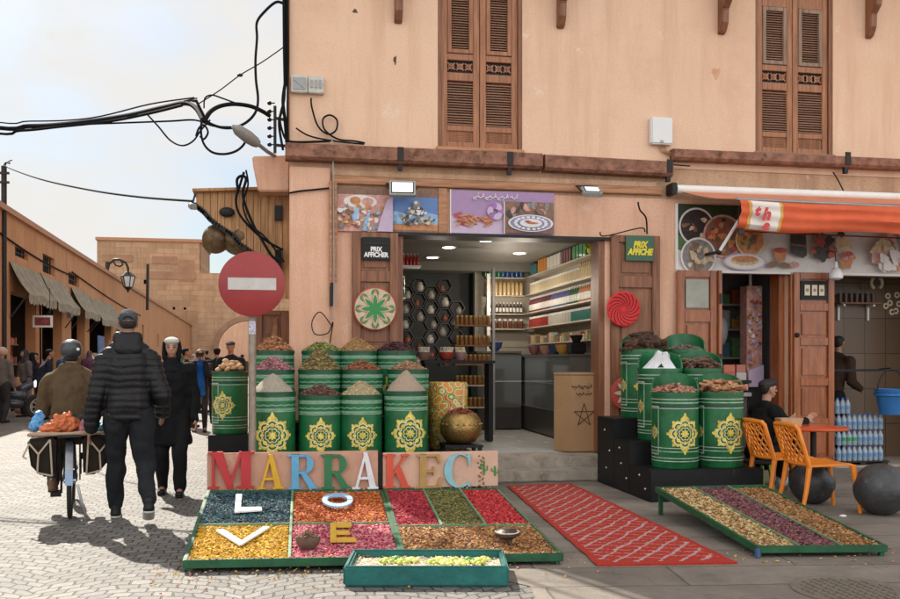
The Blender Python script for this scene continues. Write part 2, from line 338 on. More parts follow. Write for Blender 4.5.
# ================================================================ palettes
PL = plaster('salmon_plaster', (.77,.515,.36), (.83,.58,.425), (.63,.38,.25), (.80,.63,.49))
PLL = plaster('pink_plaster', (.73,.44,.305), (.79,.50,.36), (.57,.31,.195), (.74,.52,.39))
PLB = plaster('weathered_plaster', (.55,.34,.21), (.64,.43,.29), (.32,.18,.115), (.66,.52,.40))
OCH = plaster('ochre_plaster', (.50,.245,.12), (.57,.30,.16), (.38,.175,.085), (.48,.29,.18))
EARTH = plaster('rammed_earth', (.44,.275,.165), (.52,.34,.215), (.32,.185,.11), (.54,.385,.265))
RUST = M('rusty_beam', (.17,.065,.038), .75, .35, 9, .4, 40, hue=(.28,.13,.08))
TRIM = M('old_timber_trim', (.36,.155,.075), .65, .3, 3, .3, 12, stretch=(.8,12,12), hue=(.46,.23,.12))
WOOD = wood('brown_door_wood', (.165,.062,.029), (.26,.105,.05), .5)
SHUT = wood('shutter_wood', (.27,.105,.047), (.39,.17,.082), .6)
SLAT = wood('shutter_slat_wood', (.22,.11,.068), (.33,.175,.11), .7, 'x')
PALEW = wood('faded_frame_wood', (.22,.14,.095), (.32,.21,.15), .75)
ORW = wood('varnished_door_wood', (.21,.05,.011), (.35,.10,.023), .35, coat=.25)
PLANK = wood('awning_plank_wood', (.31,.15,.06), (.46,.245,.105), .65)
BLACK = M('black_paint', (.009,.009,.010), .5, .3, 10, spec=.3)
DARK = M('dark_interior', (.02,.018,.017), .85, .3, 3)
IRON = M('dark_iron', (.03,.026,.024), .55, .3, 20, metal=.6)
CABLE = M('black_cable', (.012,.012,.013), .85, .2, 20, spec=.1)
WHITE = M('white_paint', (.78,.77,.74), .5, .05, 4)
CREAM = M('cream_paint', (.72,.62,.46), .55, .08, 4)
RED = M('red_paint', (.55,.03,.03), .45, .1, 6)
GREY = M('grey_metal', (.30,.30,.30), .45, .15, 10, metal=.5)
STEEL = M('steel', (.55,.55,.55), .3, .1, 10, metal=.9)
STONE = M('step_stone', (.36,.31,.25), .8, .25, 5, .35, 30)
MARBLE = M('pale_floor_tile', (.62,.60,.56), .25, .08, 3)
GLASSP = M('pale_lens', (.85,.87,.9), .25, .02, 3, emit=.55)

for m_, c_, lo_, hi_, sc_ in ((BLACK,(.06,.055,.05),.62,.70,6),(WHITE,(.42,.38,.32),.60,.75,7),(RUST,(.09,.04,.028),.55,.65,8),(STONE,(.16,.125,.095),.52,.66,4),(WOOD,(.30,.17,.11),.62,.72,7),(ORW,(.10,.035,.015),.60,.70,6),(MARBLE,(.36,.33,.29),.58,.72,3)): wear(m_, c_, lo_, hi_, sc_)
_n, _l, _b = nodes_of(EARTH); _s = _b.inputs['Base Color'].links[0].from_socket; _t = _n.new('ShaderNodeTexCoord'); _m = _n.new('ShaderNodeMapping'); _m.inputs['Rotation'].default_value = (R(90),0,0); _l.new(_t.outputs['Object'], _m.inputs[0])
_k = _n.new('ShaderNodeTexBrick'); _k.inputs['Scale'].default_value = 1; _k.inputs['Brick Width'].default_value = 1.9; _k.inputs['Row Height'].default_value = .62; _k.inputs['Mortar Size'].default_value = .05; _k.inputs['Mortar Smooth'].default_value = .8
_k.inputs['Color1'].default_value = (.80,.78,.76,1); _k.inputs['Color2'].default_value = (1.08,1.06,1.04,1); _k.inputs['Mortar'].default_value = (.70,.66,.62,1); _l.new(_m.outputs[0], _k.inputs['Vector'])
_x = _n.new('ShaderNodeMix'); _x.data_type = 'RGBA'; _x.blend_type = 'MULTIPLY'; _x.inputs['Factor'].default_value = .75; _l.new(_s, _x.inputs['A']); _l.new(_k.outputs['Color'], _x.inputs['B']); _l.new(_x.outputs['Result'], _b.inputs['Base Color'])
# ================================================================ the shop building
def wall_faces(mb, X0, X1, Z0, Z1, holes, Y, th, m=0, rev=.3):
    xs = sorted({X0, X1, *[h[0] for h in holes], *[h[1] for h in holes]}); zs = sorted({Z0, Z1, *[h[2] for h in holes], *[h[3] for h in holes]})
    xs = [x for x in xs if X0 <= x <= X1]; zs = [z for z in zs if Z0 <= z <= Z1]
    for i in range(len(xs)-1):
        for j in range(len(zs)-1):
            a, b, c, d = xs[i], xs[i+1], zs[j], zs[j+1]; mx_, mz = (a+b)/2, (c+d)/2
            if any(h[0] < mx_ < h[1] and h[2] < mz < h[3] for h in holes): continue
            mb.add([(a,Y,c),(b,Y,c),(b,Y,d),(a,Y,d)], [(0,1,2,3)], m); mb.add([(a,Y+th,c),(b,Y+th,c),(b,Y+th,d),(a,Y+th,d)], [(3,2,1,0)], m)
    for h in holes:
        a, b, c, d = max(h[0], X0), min(h[1], X1), max(h[2], Z0), min(h[3], Z1)
        for q in ([(a,Y,c),(a,Y,d),(a,Y+th,d),(a,Y+th,c)], [(b,Y,c),(b,Y+th,c),(b,Y+th,d),(b,Y,d)], [(a,Y,d),(b,Y,d),(b,Y+th,d),(a,Y+th,d)], [(a,Y,c),(a,Y+th,c),(b,Y+th,c),(b,Y,c)]): mb.add(q, [(0,1,2,3)], m)
XL, XR = -.06, 10.5
ZB = 3.78
SHOP = thing('shop_building', (4, 10.35, 0), 'salmon plastered corner building with brown shutters above the spice shop', 'building')
D1, D2, D3 = (1.19, 3.73, -.01, 2.88), (5.21, 6.17, -.01, 2.52), (6.77, 8.7, -.01, 2.52)
W1, W2 = (1.66, 2.69, 3.93, 6.2), (5.72, 6.80, 4.04, 6.3)
mb = MB(); mb.recalc = False; wall_faces(mb, XL, XR, ZB, 7.4, [W1, W2], YF, .35); mb.build('upper_wall', PL, SHOP)
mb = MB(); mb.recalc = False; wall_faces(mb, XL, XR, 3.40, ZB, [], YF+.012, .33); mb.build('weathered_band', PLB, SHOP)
mb = MB(); mb.recalc = False; wall_faces(mb, XL, XR, 0, 3.40, [D1, D2, D3], YF+.004, .35); mb.build('lower_wall', PLL, SHOP)
mb = MB(); mb.box((XL,YF+.36,0), (XL+.3,24,7.4)); mb.box((XL,23.7,0), (XR,24,7.4)); mb.box((XR-.3,YF+.36,0), (XR,23.7,7.4)); mb.build('side_wall', PL, SHOP)
mb = MB(); mb.box((XL-.12,YF-.75,7.4), (XR+.2,24.2,7.6)); mb.build('roof', TRIM, SHOP)
mb = MB(); mb.box((XL-.003,YF-.035,0), (.40,YF+.1,3.62)); mb.build('pilaster', PLL, SHOP, bevel=.012)
# beams
def ibeam(x0, x1, z0, z1, tilt=0, y=YF):
    b = MB(); b.prism([(-.16,z0+.03),(-.16,z1-.02),(-.11,z1),(.02,z1+.01),(.02,z0),(-.13,z0)], (x0,y,0), (0,1,0), (0,0,1), (x1-x0,0,tilt)); return b.build('beam', RUST, SHOP)
ibeam(XL-.05, 2.9, 3.68, 3.87); ibeam(2.93, 4.55, 3.67, 3.86, -.02); ibeam(4.57, 8.3, 3.86, 4.0)
for x, z in ((1.2,3.67), (2.5,3.67), (4.5,3.66), (6.9,3.85)):
    b = MB(); b.box((x-.035,YF-.172,z+.03), (x+.035,YF-.155,z+.19)); b.box((x-.025,YF-.13,z-.07), (x+.025,YF-.08,z+.03)); b.build('beam_clamp', IRON, SHOP)
b = MB(); b.box((.42,YF-.05,3.44), (4.46,YF+.02,3.525)); b.build('lintel_trim', TRIM, SHOP, bevel=.008)
b = MB(); b.box((.42,YF-.03,3.53), (4.4,YF+.02,3.60)); b.build('lintel_trim', PLB, SHOP, bevel=.008)
b = MB(); b.box((1.13,YF-.04,2.865), (3.80,YF+.32,2.90)); b.build('door_frame', IRON, SHOP)
MB().box((3.655,YF+.02,.27), (3.728,YF+.3,2.864)).build('door_jamb', WOOD, SHOP); MB().box((1.192,YF+.02,.27), (1.25,YF+.3,2.864)).build('door_jamb', WOOD, SHOP)
b = MB(); b.box((1.66,YF-.03,2.90), (1.77,YF-.002,3.43)); b.build('sign_post', TRIM, SHOP, bevel=.006)
# eave brackets: scrolled corbels
prof = [(0,1.0),(-.62,1.0),(-.62,.90),(-.50,.86),(-.47,.76),(-.36,.70),(-.34,.58),(-.24,.50),(-.22,.36),(-.13,.28),(-.12,.12),(-.06,.02),(0,0)]
for u, v in ((398,24), (560,29), (721,35), (868,39)):
    q = F(u, v); b = MB(); b.prism(prof, (q.x-.045,YF+.002,q.z), (0,1,0), (0,0,1), (.09,0,0)); b.build('eave_bracket', WOOD, SHOP, bevel=.008)
# shutters
def shutter(x0, x1, z0, z1, pale):
    s = MB(); y0, y1 = YF+.05, YF+.105; w_ = x1-x0; st = .075
    H = [0, .07, .20, .26, .845, .90, 1.07, 1.12, 1.88, 2.2]           # rails
    s.box((x0,y0,z0),(x0+st,y1,z1)); s.box((x1-st,y0,z0),(x1,y1,z1))
    for a, c in ((0,.07),(.20,.265),(.80,.895),(1.045,1.12),(1.86,2.0)): s.box((x0+st,y0+.002,z0+a),(x1-st,y1-.002,z0+c))
    s.box((x0+st,y0+.02,z0+.07),(x1-st,y1-.01,z0+.20))
    for k in range(7): s.box((x0+st+.02,y0+.012,z0+.078+k*.017),(x1-st-.02,y0+.022,z0+.088+k*.017))
    xa, xb = x0+st, x1-st
    sh = s.build('shutter', SHUT, SHOP, bevel=.004)
    for za, zb in ((.275,.79), (1.17,1.82)):
        l = MB(); k = int((zb-za)/.029)
        for i in range(k):
            z = z0+za+(i+.5)*(zb-za)/k; l.hexa([(xa,y0+.012,z-.016),(xb,y0+.012,z-.016),(xb,y0+.044,z+.006),(xa,y0+.044,z+.006),(xa,y0+.012,z-.009),(xb,y0+.012,z-.009),(xb,y0+.044,z+.013),(xa,y0+.044,z+.013)])
        l.build('louvre', SLAT, sh)
    f = MB()
    for za, zb, t in ((1.125,1.855,.05),):
        f.box((xa+.003,y0-.012,z0+za),(xa+t,y0+.04,z0+zb)); f.box((xb-t,y0-.012,z0+za),(xb-.003,y0+.04,z0+zb)); f.box((xa+t,y0-.011,z0+za),(xb-t,y0+.04,z0+za+t)); f.box((xa+t,y0-.011,z0+zb-t),(xb-t,y0+.04,z0+zb))
    f.build('louvre_frame', PALEW if pale else SHUT, sh, bevel=.004)
    c = MB(); c.box((xa,y0+.04,z0+.90),(xb,y0+.045,z0+1.05), 1); cx = (xa+xb)/2
    for k in range(3):
        X = xa+(k+.5)*(xb-xa)/3; Z = z0+.972; r = (xb-xa)/6*.93
        c.tube([(X+r*.62*math.cos(a), y0+.025, Z+r*.62*math.sin(a)) for a in [i*PI/6 for i in range(13)]], .009, 5)
        for i in range(4):
            a = PI/4+i*PI/2; c.bar((X+r*.2*math.cos(a),y0+.025,Z+r*.2*math.sin(a)), (X+r*1.25*math.cos(a),y0+.025,Z+r*1.2*math.sin(a)), .014, .016)
        c.ball((X,y0+.025,Z), r*.25, 6)
    c.build('lattice', [SHUT, BLACK], sh)
for (a, b_, z0, z1), pale in ((W1, False), (W2, True)):
    fr = MB(); fr.box((a,YF+.02,z0),(a+.045,YF+.14,z1)); fr.box((b_-.045,YF+.02,z0),(b_,YF+.14,z1)); fr.box((a,YF+.105,z0),(b_,YF+.15,z1)) ; fr.build('window_frame', WOOD, SHOP)
    sl_ = MB(); sl_.box((a-.02,YF-.03,z0-.045),(b_+.02,YF+.05,z0-.004)); sl_.build('window_sill', PALEW if pale else TRIM, SHOP, bevel=.006)
    m_ = (a+b_)/2; shutter(a+.048, m_-.004, z0+.006, z1, pale); shutter(m_+.004, b_-.048, z0+.006, z1, pale)
for u, v, rx, rz_, m_ in ((355,11,.028,.024,BLACK),(395,60,.018,.05,BLACK),(716,73,.055,.07,RUST)):
    q = F(u, v); b = MB(); P = []; K_ = 14
    for i in range(K_): a_ = 2*PI*i/K_; f_ = 1+.25*math.sin(3*a_+u)+.15*math.sin(5*a_+v); P.append((q.x+rx*f_*math.cos(a_), YF-.0015, q.z+rz_*f_*math.sin(a_)))
    b.add(P, [tuple(range(K_))]); b.build('plaster_knock', M('dull_patch',(.66,.36,.22),.9,.15,8) if m_ is RUST else M('old_hole',(.10,.06,.04),.9,.3,20), SHOP)
# steps
st = MB(); st.box((1.0,9.98,.008),(3.78,10.56,.255)); st.build('step', STONE, SHOP, bevel=.012)
st = MB(); st.box((1.0,9.66,.008),(3.74,9.978,.135)); st.build('step', STONE, SHOP, bevel=.015)
# door leaves of the spice shop, folded flat on the wall
def leaf(x0, x1, z0, z1, mat, y=YF-.06, panels=((.05,.45),(.5,.78),(.83,.97)), inset=.1, parent=SHOP, name='door_leaf'):
    b = MB(); h = z1-z0; b.box((x0,y,z0),(x0+inset,y+.055,z1)); b.box((x1-inset,y,z0),(x1,y+.055,z1)); last = 0
    for p0, p1 in panels: b.box((x0+inset,y+.002,z0+h*last),(x1-inset,y+.053,z0+h*p0)); last = p1
    b.box((x0+inset,y+.002,z0+h*last),(x1-inset,y+.053,z1))
    for p0, p1 in panels:
        b.box((x0+inset,y+.03,z0+h*p0),(x1-inset,y+.05,z0+h*p1)); a = .035
        b.box((x0+inset+a,y+.014,z0+h*p0+a),(x1-inset-a,y+.032,z0+h*p1-a))
    return b.build(name, mat, parent, bevel=.006)
leaf(.65, 1.185, .27, 2.885, WOOD); leaf(3.79, 4.42, .02, 2.93, WOOD)
# second shop: varnished leaves
lf = leaf(4.64, 5.16, .05, 2.515, ORW, y=YF-.085, panels=((.04,.3),(.35,.52),(.57,.74),(.80,.965)), inset=.09)
b = MB(); b.box((4.75,YF-.079,2.05),(5.05,YF-.06,2.40)); b.build('glass_pane', M('frosted_glass', (.30,.30,.25), .3, .2, 5), lf)
b = MB(); b.box((5.165,YF-.12,.05),(5.21,YF+.2,2.515)); b.build('door_post', ORW, SHOP, bevel=.005)
for z in (.5, 1.35, 2.1): b = MB(); b.box((5.172,YF-.126,z),(5.2,YF-.119,z+.13)); b.build('hinge', IRON, SHOP)
lf = leaf(6.2, 6.765, .08, 2.515, ORW, y=YF-.085, panels=((.04,.2),(.24,.41),(.45,.62),(.66,.80),(.84,.965)), inset=.085)
b = MB(); b.box((6.30,YF-.079,2.17),(6.67,YF-.06,2.41)); b.build('dark_panel', BLACK, lf)
b = MB()
for k in range(3):
    cx = 6.385+k*.1; b.box((cx-.04,YF-.086,2.22),(cx+.04,YF-.08,2.36)); b.ring(.02,.008,(cx,YF-.08,2.29),(1,0,0),(0,0,1),.009,1,12)
b.build('carved_inset', [CREAM, WOOD], lf, bevel=.003)
b = MB(); b.ball((6.235,YF-.105,1.72), .03, 10); b.build('door_knob', IRON, lf, True)
b = MB(); b.box((6.172,YF-.06,.05),(6.197,YF+.3,2.515)); b.box((6.09,YF+.08,.05),(6.168,YF+.3,2.515)); b.build('door_post', ORW, SHOP, bevel=.005)
# interiors
IN = M('shop_inside_wall', (.30,.27,.23), .7, .12, 3); CEIL = M('shop_ceiling', (.17,.158,.142), .6, .06, 3)
SLW = M('slatted_panel', (.36,.32,.26), .6, .1, 3)
b = MB(); b.box((-.0,10.56,.10),(4.6,16.2,.26)); b.build('shop_floor', MARBLE, SHOP)
b = MB(); b.box((.2,10.56,3.15),(4.6,15.3,3.25)); b.box((.2,15.2,3.00),(4.6,15.3,3.15)); b.box((.2,15.3,3.00),(4.6,16.2,3.08)); b.build('shop_ceiling', CEIL, SHOP)
b = MB(); b.box((4.32,10.56,.26),(4.42,15.6,3.15)); 
for k in range(19): b.box((4.305,10.56,.3+k*.145),(4.32,15.5,.3+k*.145+.11))
b.build('inside_wall', SLW, SHOP)
b = MB(); b.box((3.2,15.5,.26),(4.32,15.6,3.0)); 
for k in range(20): b.box((3.2,15.485,.3+k*.135),(4.32,15.5,.3+k*.135+.105))
b.build('inside_wall', SLW, SHOP)
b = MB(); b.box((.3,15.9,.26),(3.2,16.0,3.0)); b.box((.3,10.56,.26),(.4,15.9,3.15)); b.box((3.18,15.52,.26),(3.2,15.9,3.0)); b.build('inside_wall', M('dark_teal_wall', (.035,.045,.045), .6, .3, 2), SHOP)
LAMP = M('lit_downlight', (1,.93,.82), .4, .02, 3, emit=5)
for u, v in ((448.5,246.8), (432.5,257), (519.5,252.8), (486,240)):
    r_ = ray(u, v); q = r_*((3.15-EYE)/r_.z)
    t = thing('ceiling_light', (q.x,q.y,3.15), '', 'ceiling light'); 
    t['label'] = {448:'round white downlight nearest the middle of the shop doorway', 432:'round white downlight furthest back in the shop ceiling', 519:'round white downlight above the row of blue and green bottles', 486:'small spotlight just behind the door lintel'}[int(u)]
    MB().lathe([(.11,-.012),(.12,-.006),(.12,.0)], (q.x,q.y,3.15), 24).build('ring', WHITE, t, True); MB().lathe([(.09,-.016),(.095,-.013)], (q.x,q.y,3.15), 24).build('lens', LAMP, t)
for x, y, e_ in ((1.9,11.6,3),(3.2,12.0,11),(3.3,13.4,14),(3.6,14.7,9)):
    l_ = bpy.data.lights.new('downlight_glow', 'POINT'); l_.energy = e_; l_.shadow_soft_size = .1; l_.color = (1,.88,.72); o = bpy.data.objects.new('downlight_glow', l_); COL.objects.link(o); o.location = (x, y, 2.45)
# shop behind the second door
b = MB(); b.box((4.9,10.9,.0),(5.0,13.4,2.7)); b.box((5.0,11.72,0),(6.5,11.8,2.7)); b.box((6.42,10.56,0),(6.5,11.71,2.7)); b.box((4.9,10.56,2.705),(6.52,11.8,2.8)); b.build('inside_wall', M('dim_blue_wall', (.24,.235,.235), .7, .3, 2), SHOP)
# tiled recess at the end
TILE = bpy.data.materials.new('brown_wall_tile'); TILE.use_nodes = True; n_, L_, b_ = nodes_of(TILE); t_ = n_.new('ShaderNodeTexCoord'); mp_ = n_.new('ShaderNodeMapping'); mp_.inputs['Rotation'].default_value = (R(90),0,0); L_.new(t_.outputs['Object'], mp_.inputs[0])
k_ = n_.new('ShaderNodeTexBrick'); k_.offset = 0; k_.inputs['Scale'].default_value = 1; k_.inputs['Brick Width'].default_value = .33; k_.inputs['Row Height'].default_value = .5; k_.inputs['Mortar Size'].default_value = .006
k_.inputs['Color1'].default_value = (.145,.09,.053,1); k_.inputs['Color2'].default_value = (.19,.12,.072,1); k_.inputs['Mortar'].default_value = (.05,.035,.028,1); L_.new(mp_.outputs[0], k_.inputs['Vector'])
w_ = n_.new('ShaderNodeTexNoise'); w_.inputs['Scale'].default_value = 3; mp2 = n_.new('ShaderNodeMapping'); mp2.inputs['Scale'].default_value = (26,26,.8); L_.new(t_.outputs['Object'], mp2.inputs[0]); L_.new(mp2.outputs[0], w_.inputs['Vector'])
x_ = n_.new('ShaderNodeMix'); x_.data_type = 'RGBA'; x_.blend_type = 'MULTIPLY'; x_.inputs['Factor'].default_value = .95; L_.new(k_.outputs['Color'], x_.inputs['A']); L_.new(w_.outputs['Color'], x_.inputs['B'])
x2 = n_.new('ShaderNodeMix'); x2.data_type = 'RGBA'; x2.inputs['Factor'].default_value = .6; L_.new(k_.outputs['Color'], x2.inputs['B']); L_.new(x_.outputs['Result'], x2.inputs['A']); L_.new(x2.outputs['Result'], b_.inputs['Base Color']); b_.inputs['Roughness'].default_value = .35
b = MB(); b.box((6.5,11.2,.0),(9.0,11.3,2.7)); b.box((6.55,10.56,0),(6.65,11.2,2.7)); b.box((8.75,10.56,0),(8.85,11.2,2.7)); b.box((6.55,10.56,2.55),(8.85,11.3,2.65)); b.build('tiled_recess', TILE, SHOP)
b = MB(); b.box((6.62,10.3,.0),(8.74,11.2,.03)); b.build('recess_floor', STONE, SHOP)
# ================================================================ things on the front wall
class Pic:
    """a printed board: flat coloured shapes, each a hair proud of the one below; u to the right, v up, metres from the lower left corner"""
    def __init__(s, x, z, w_, h, y): s.x, s.z, s.w, s.h, s.y = x, z, w_, h, y; s.mb = MB(); s.mats = []; s.k = 1; s.mb.recalc = False
    def mi(s, m):
        if m not in s.mats: s.mats.append(m)
        return s.mats.index(m)
    def base(s, m, t=.02): s.mb.box((s.x,s.y,s.z),(s.x+s.w,s.y+t,s.z+s.h), s.mi(m)); return s
    def poly(s, pts, m):
        s.k += 1; y = s.y-.0006*s.k; s.mb.add([(s.x+a*s.w, y, s.z+c*s.h) for a, c in pts], [tuple(range(len(pts)))], s.mi(m)); return s
    def ell(s, cx, cy, rx, ry, m, n=22, rot=0, wob=0):
        P = []
        for i in range(n):
            a = 2*PI*i/n; q = 1+wob*math.sin(3*a+cx*40)+wob*.7*math.sin(7*a+cy*60); x, y = rx*q*math.cos(a), ry*q*math.sin(a)
            P.append((cx+(x*math.cos(rot)*s.w-y*math.sin(rot)*s.h)/s.w, cy+(x*math.sin(rot)*s.w+y*math.cos(rot)*s.h)/s.h))
        return s.poly(P, m)
    def done(s, name, parent): return s.mb.build(name, s.mats, parent)
def C(name, col, rough=.45): return M('print_'+name, col, rough, .08 if name in ('white','lilac','pale_lilac','blue') else .35, 16)
inkb, inkw, inkbr, inkor, inkre, inkcr, inkdk = C('blue',(.10,.20,.45)), C('white',(.70,.66,.64)), C('brown',(.20,.10,.06)), C('orange',(.50,.20,.07)), C('red',(.40,.06,.05)), C('cream',(.58,.44,.28)), C('dark',(.04,.03,.03))
inkli, inkli2, inkgr, inkpk, inksk, inkgy = C('lilac',(.36,.22,.40)), C('pale_lilac',(.52,.40,.55)), C('green',(.08,.15,.05)), C('pink',(.55,.28,.24)), C('sky',(.25,.42,.62)), C('grey',(.22,.20,.19))
# picture of nut bowls + blue still life in one frame
t = thing('wall_poster', (.81, YF-.03, 2.88), 'printed poster of mixed nuts and seeds beside the bamboo pole', 'poster')
p = Pic(.475, 2.895, .645, .51, YF-.03).base(inkpk); rnd = random.Random(5)
p.poly([(0,.84),(1,.84),(1,1),(0,1)], inkbr); p.ell(.42,.68,.30,.15,inkw); p.ell(.33,.70,.10,.09,inkor); p.ell(.55,.68,.11,.09,inkpk)
for i in range(60):
    a, c = rnd.uniform(.05,.95), rnd.uniform(.04,.58); p.ell(a, c, rnd.uniform(.03,.075), rnd.uniform(.03,.07), rnd.choice([inkcr,inkbr,inkor,inkw,inkgy,inkpk,inksk]), 9, rnd.uniform(0,3), .2)
p.poly([(.72,0),(.78,.3),(.9,.72),(1,.78),(1,0)], inkli2); p.poly([(.45,.02),(.5,.3),(.62,.52),(.55,.25),(.52,.0)], inksk); p.poly([(.28,.3),(.34,.55),(.4,.5),(.33,.25)], inksk)
p.done('print', t); MB().box((.462,YF-.033,2.89),(.474,YF-.004,3.41)).build('edge_strip', WHITE, t)
t = thing('wall_poster', (1.43, YF-.03, 2.88), 'printed poster of a grey dish against a blue background', 'poster')
p = Pic(1.125, 2.895, .53, .51, YF-.03).base(inkb); p.poly([(0,.82),(1,.82),(1,1),(0,1)], inkbr); p.poly([(0,.06),(0,.18),(1,.2),(1,.06)], inkor); p.poly([(0,0),(1,0),(1,.06),(0,.06)], inkbr)
p.poly([(0,.19),(0,.5),(.3,.42),(.6,.5),(1,.42),(1,.2)], inksk)
for i in range(70):
    a = rnd.gauss(.5,.2); c = rnd.uniform(.2,.62-.5*abs(a-.5)); p.ell(min(max(a,.05),.95), c, rnd.uniform(.02,.05), rnd.uniform(.02,.07), rnd.choice([inkgy,inkgy,inkw,inkdk,inkcr]), 8, rnd.uniform(0,3), .2)
p.ell(.52,.66,.09,.08,inkgy); p.ell(.5,.68,.04,.035,inkw); p.done('print', t)
# lilac poster of saffron
t = thing('wall_poster', (2.44, YF-.03, 2.88), 'lilac saffron poster with white Arabic heading over the shop doorway', 'poster')
p = Pic(1.815, 2.905, 1.26, .51, YF-.03).base(inkli); p.poly([(0,0),(0,.4),(.5,.4),(.5,0)], inkli2)
for i in range(46): p.ell(rnd.uniform(.06,.42), rnd.gauss(.3,.06), .05, .02, rnd.choice([inkre,inkor,inkor]), 8, rnd.uniform(-.8,.8))
for i in range(6): p.ell(.42+.05*math.cos(i*1.05), .52+.13*math.sin(i*1.05), .045, .075, inkli2 if i%2 else C('violet',(.30,.13,.38)), 12, i*1.05-PI/2)
p.poly([(.50,.0),(.50,.76),(.51,.76),(.51,0)], inkw); p.poly([(.51,.03),(.51,.76),(.99,.76),(.99,.03)], inkbr)
for i in range(26): p.ell(rnd.uniform(.55,.97), rnd.uniform(.45,.72), .04, .06, rnd.choice([inkbr,inkpk,inkgy,inkdk]), 9, rnd.uniform(0,3), .15)
p.ell(.76,.26,.22,.20,inkw,30); p.ell(.76,.26,.20,.18,C('delft',(.22,.24,.45)),30); 
for i in range(18): p.ell(.76+.15*math.cos(i*.35), .26+.14*math.sin(i*.35), .02, .028, inkw, 8)
p.ell(.76,.26,.11,.10,inkw); 
for i in range(12): p.ell(rnd.uniform(.71,.81), rnd.uniform(.24,.30), .03, .02, inkre if i%2 else inkor, 8)
pr_ = p.done('print', t)
q = MB()                                                    # the heading: joined Arabic strokes
def scrawl(mb, x, z, w_, y, s=.06, th=.0065, seed=1):
    rr = random.Random(seed); px = x; 
    while px > x-w_:
        n = rr.randint(3,5); L0 = s*n*.42; pts = []
        for i in range(n*3+1):
            f = i/(n*3); pts.append((px-L0*f, y, z+.012*math.sin(f*PI*n)+(s*.18 if i%3 == 1 else 0)*rr.random()))
        mb.tube(pts, th, 5); 
        if rr.random() < .8: mb.tube([(px-L0*.1,y,z+.004),(px-L0*.1,y,z+s*.6)], th, 5)
        if rr.random() < .7: mb.ball((px-L0*.55,y,z+rr.choice([-.028,.04])), th*1.4, 6)
        if rr.random() < .5: mb.tube([(px-L0,y,z),(px-L0-.008,y,z-s*.3),(px-L0+.03,y,z-s*.42)], th, 5)
        px -= L0+s*.28
scrawl(q, 2.62, 3.335, .5, YF-.06, .075, .0055, 4); q.build('lettering', WHITE, t)
MB().box((1.803,YF-.036,2.9),(1.814,YF-.004,3.42)).build('edge_strip', WHITE, t)
# price signs
t = thing('price_sign', (.935,YF-.09,2.56), 'black PRIX AFFICHER sign on the brown door leaf', 'sign')
MB().box((.765,YF-.085,2.56),(1.085,YF-.062,2.825)).build('board', BLACK, t, bevel=.003); MB().box((.78,YF-.092,2.74),(1.07,YF-.085,2.76)).build('slot', IRON, t)
text('lettering', 'PRIX\nAFFICHER', .075, WHITE, (.925,YF-.087,2.65), (R(90),0,0), t, bold=.0035, sx=.84)
t = thing('price_sign', (4.13,YF-.09,2.62), 'dark green PRIX AFFICHE sign with yellow letters', 'sign')
MB().box((3.965,YF-.09,2.615),(4.325,YF-.065,2.92)).build('board', M('sign_green', (.02,.10,.05), .4, .1, 8), t, bevel=.003)
text('lettering', 'PRIX\nAFFICHE', .105, M('sign_yellow', (.75,.60,.03), .5, .05, 5), (4.145,YF-.092,2.765), (R(90),0,0), t, shear=.25, bold=.006, sx=.78)
# woven plates
def star(a, n, r0, r1, sh=0): 
    f = ((a-sh)*n/(2*PI)) % 1; return r0+(r1-r0)*abs(2*f-1)
q = F(375,309,YF-.09); t = thing('woven_plate', q, 'round woven plate with green star and red rim hung on door', 'plate')
b = MB(); b.lathe([(.245,0),(.25,.012),(.235,.022),(.05,.014)], q, 40, 0, Matrix.Rotation(R(90),3,'X')); 
b.ring(.235,0.001,q,(1,0,0),(0,0,1),.024,1); b.ring(lambda a: star(a,8,.10,.225),0.001,q,(1,0,0),(0,0,1),.027,2,64); b.ring(lambda a: star(a,8,.085,.20),0.001,q,(1,0,0),(0,0,1),.030,1,64); b.ring(lambda a: star(a,8,.06,.165),0.001,q,(1,0,0),(0,0,1),.033,3,64)
for i in range(8):
    a = PI/8+i*PI/4+PI/8; b.ring(.045,.018,q+Vector((.185*math.cos(a),0,.185*math.sin(a))),(1,0,0),(0,0,1),.0265,3,14)
b.build('weave', [M('weave_red',(.45,.07,.05),.8,.2,40), M('weave_cream',(.58,.47,.33),.85,.2,60), M('weave_pink',(.50,.20,.13),.85,.2,60), M('weave_green',(.05,.26,.09),.85,.2,60)], t)
q = F(623,309,YF-.09); t = thing('woven_plate', q, 'red woven plate with black swirling spokes', 'plate')
b = MB(); b.lathe([(.205,0),(.215,.02),(.2,.03),(.04,.012)], q, 40, 0, Matrix.Rotation(R(90),3,'X'))
for i in range(14):
    A = [];B_ = []
    for k in range(9):
        f = k/8; r_ = .03+.165*f; a = i*2*PI/14+1.5*f; wd = .10*(.4+.6*f)*(1-.55*f); y = -(.0155+.0185*f)
        A.append(q+Vector((r_*math.cos(a-wd),y,r_*math.sin(a-wd)))); B_.append(q+Vector((r_*math.cos(a+wd),y,r_*math.sin(a+wd))))
    b.add(A+B_, [(k,k+1,k+10,k+9) for k in range(8)], 1)
b.build('weave', [M('weave_bright_red',(.62,.02,.02),.7,.15,40), M('weave_black',(.02,.012,.012),.8,.2,40)], t)
q = F(626,393,YF-.09); t = thing('woven_plate', q, 'small red and cream plate half hidden behind the green barrels', 'plate')
b = MB(); b.lathe([(.2,0),(.205,.02),(.15,.03),(.03,.012)], q, 32, 0, Matrix.Rotation(R(90),3,'X')); b.ring(lambda a: star(a,8,.07,.17),.001,q,(1,0,0),(0,0,1),.034,1,48)
b.build('weave', [MATS['weave_red'], MATS['weave_cream']], t)
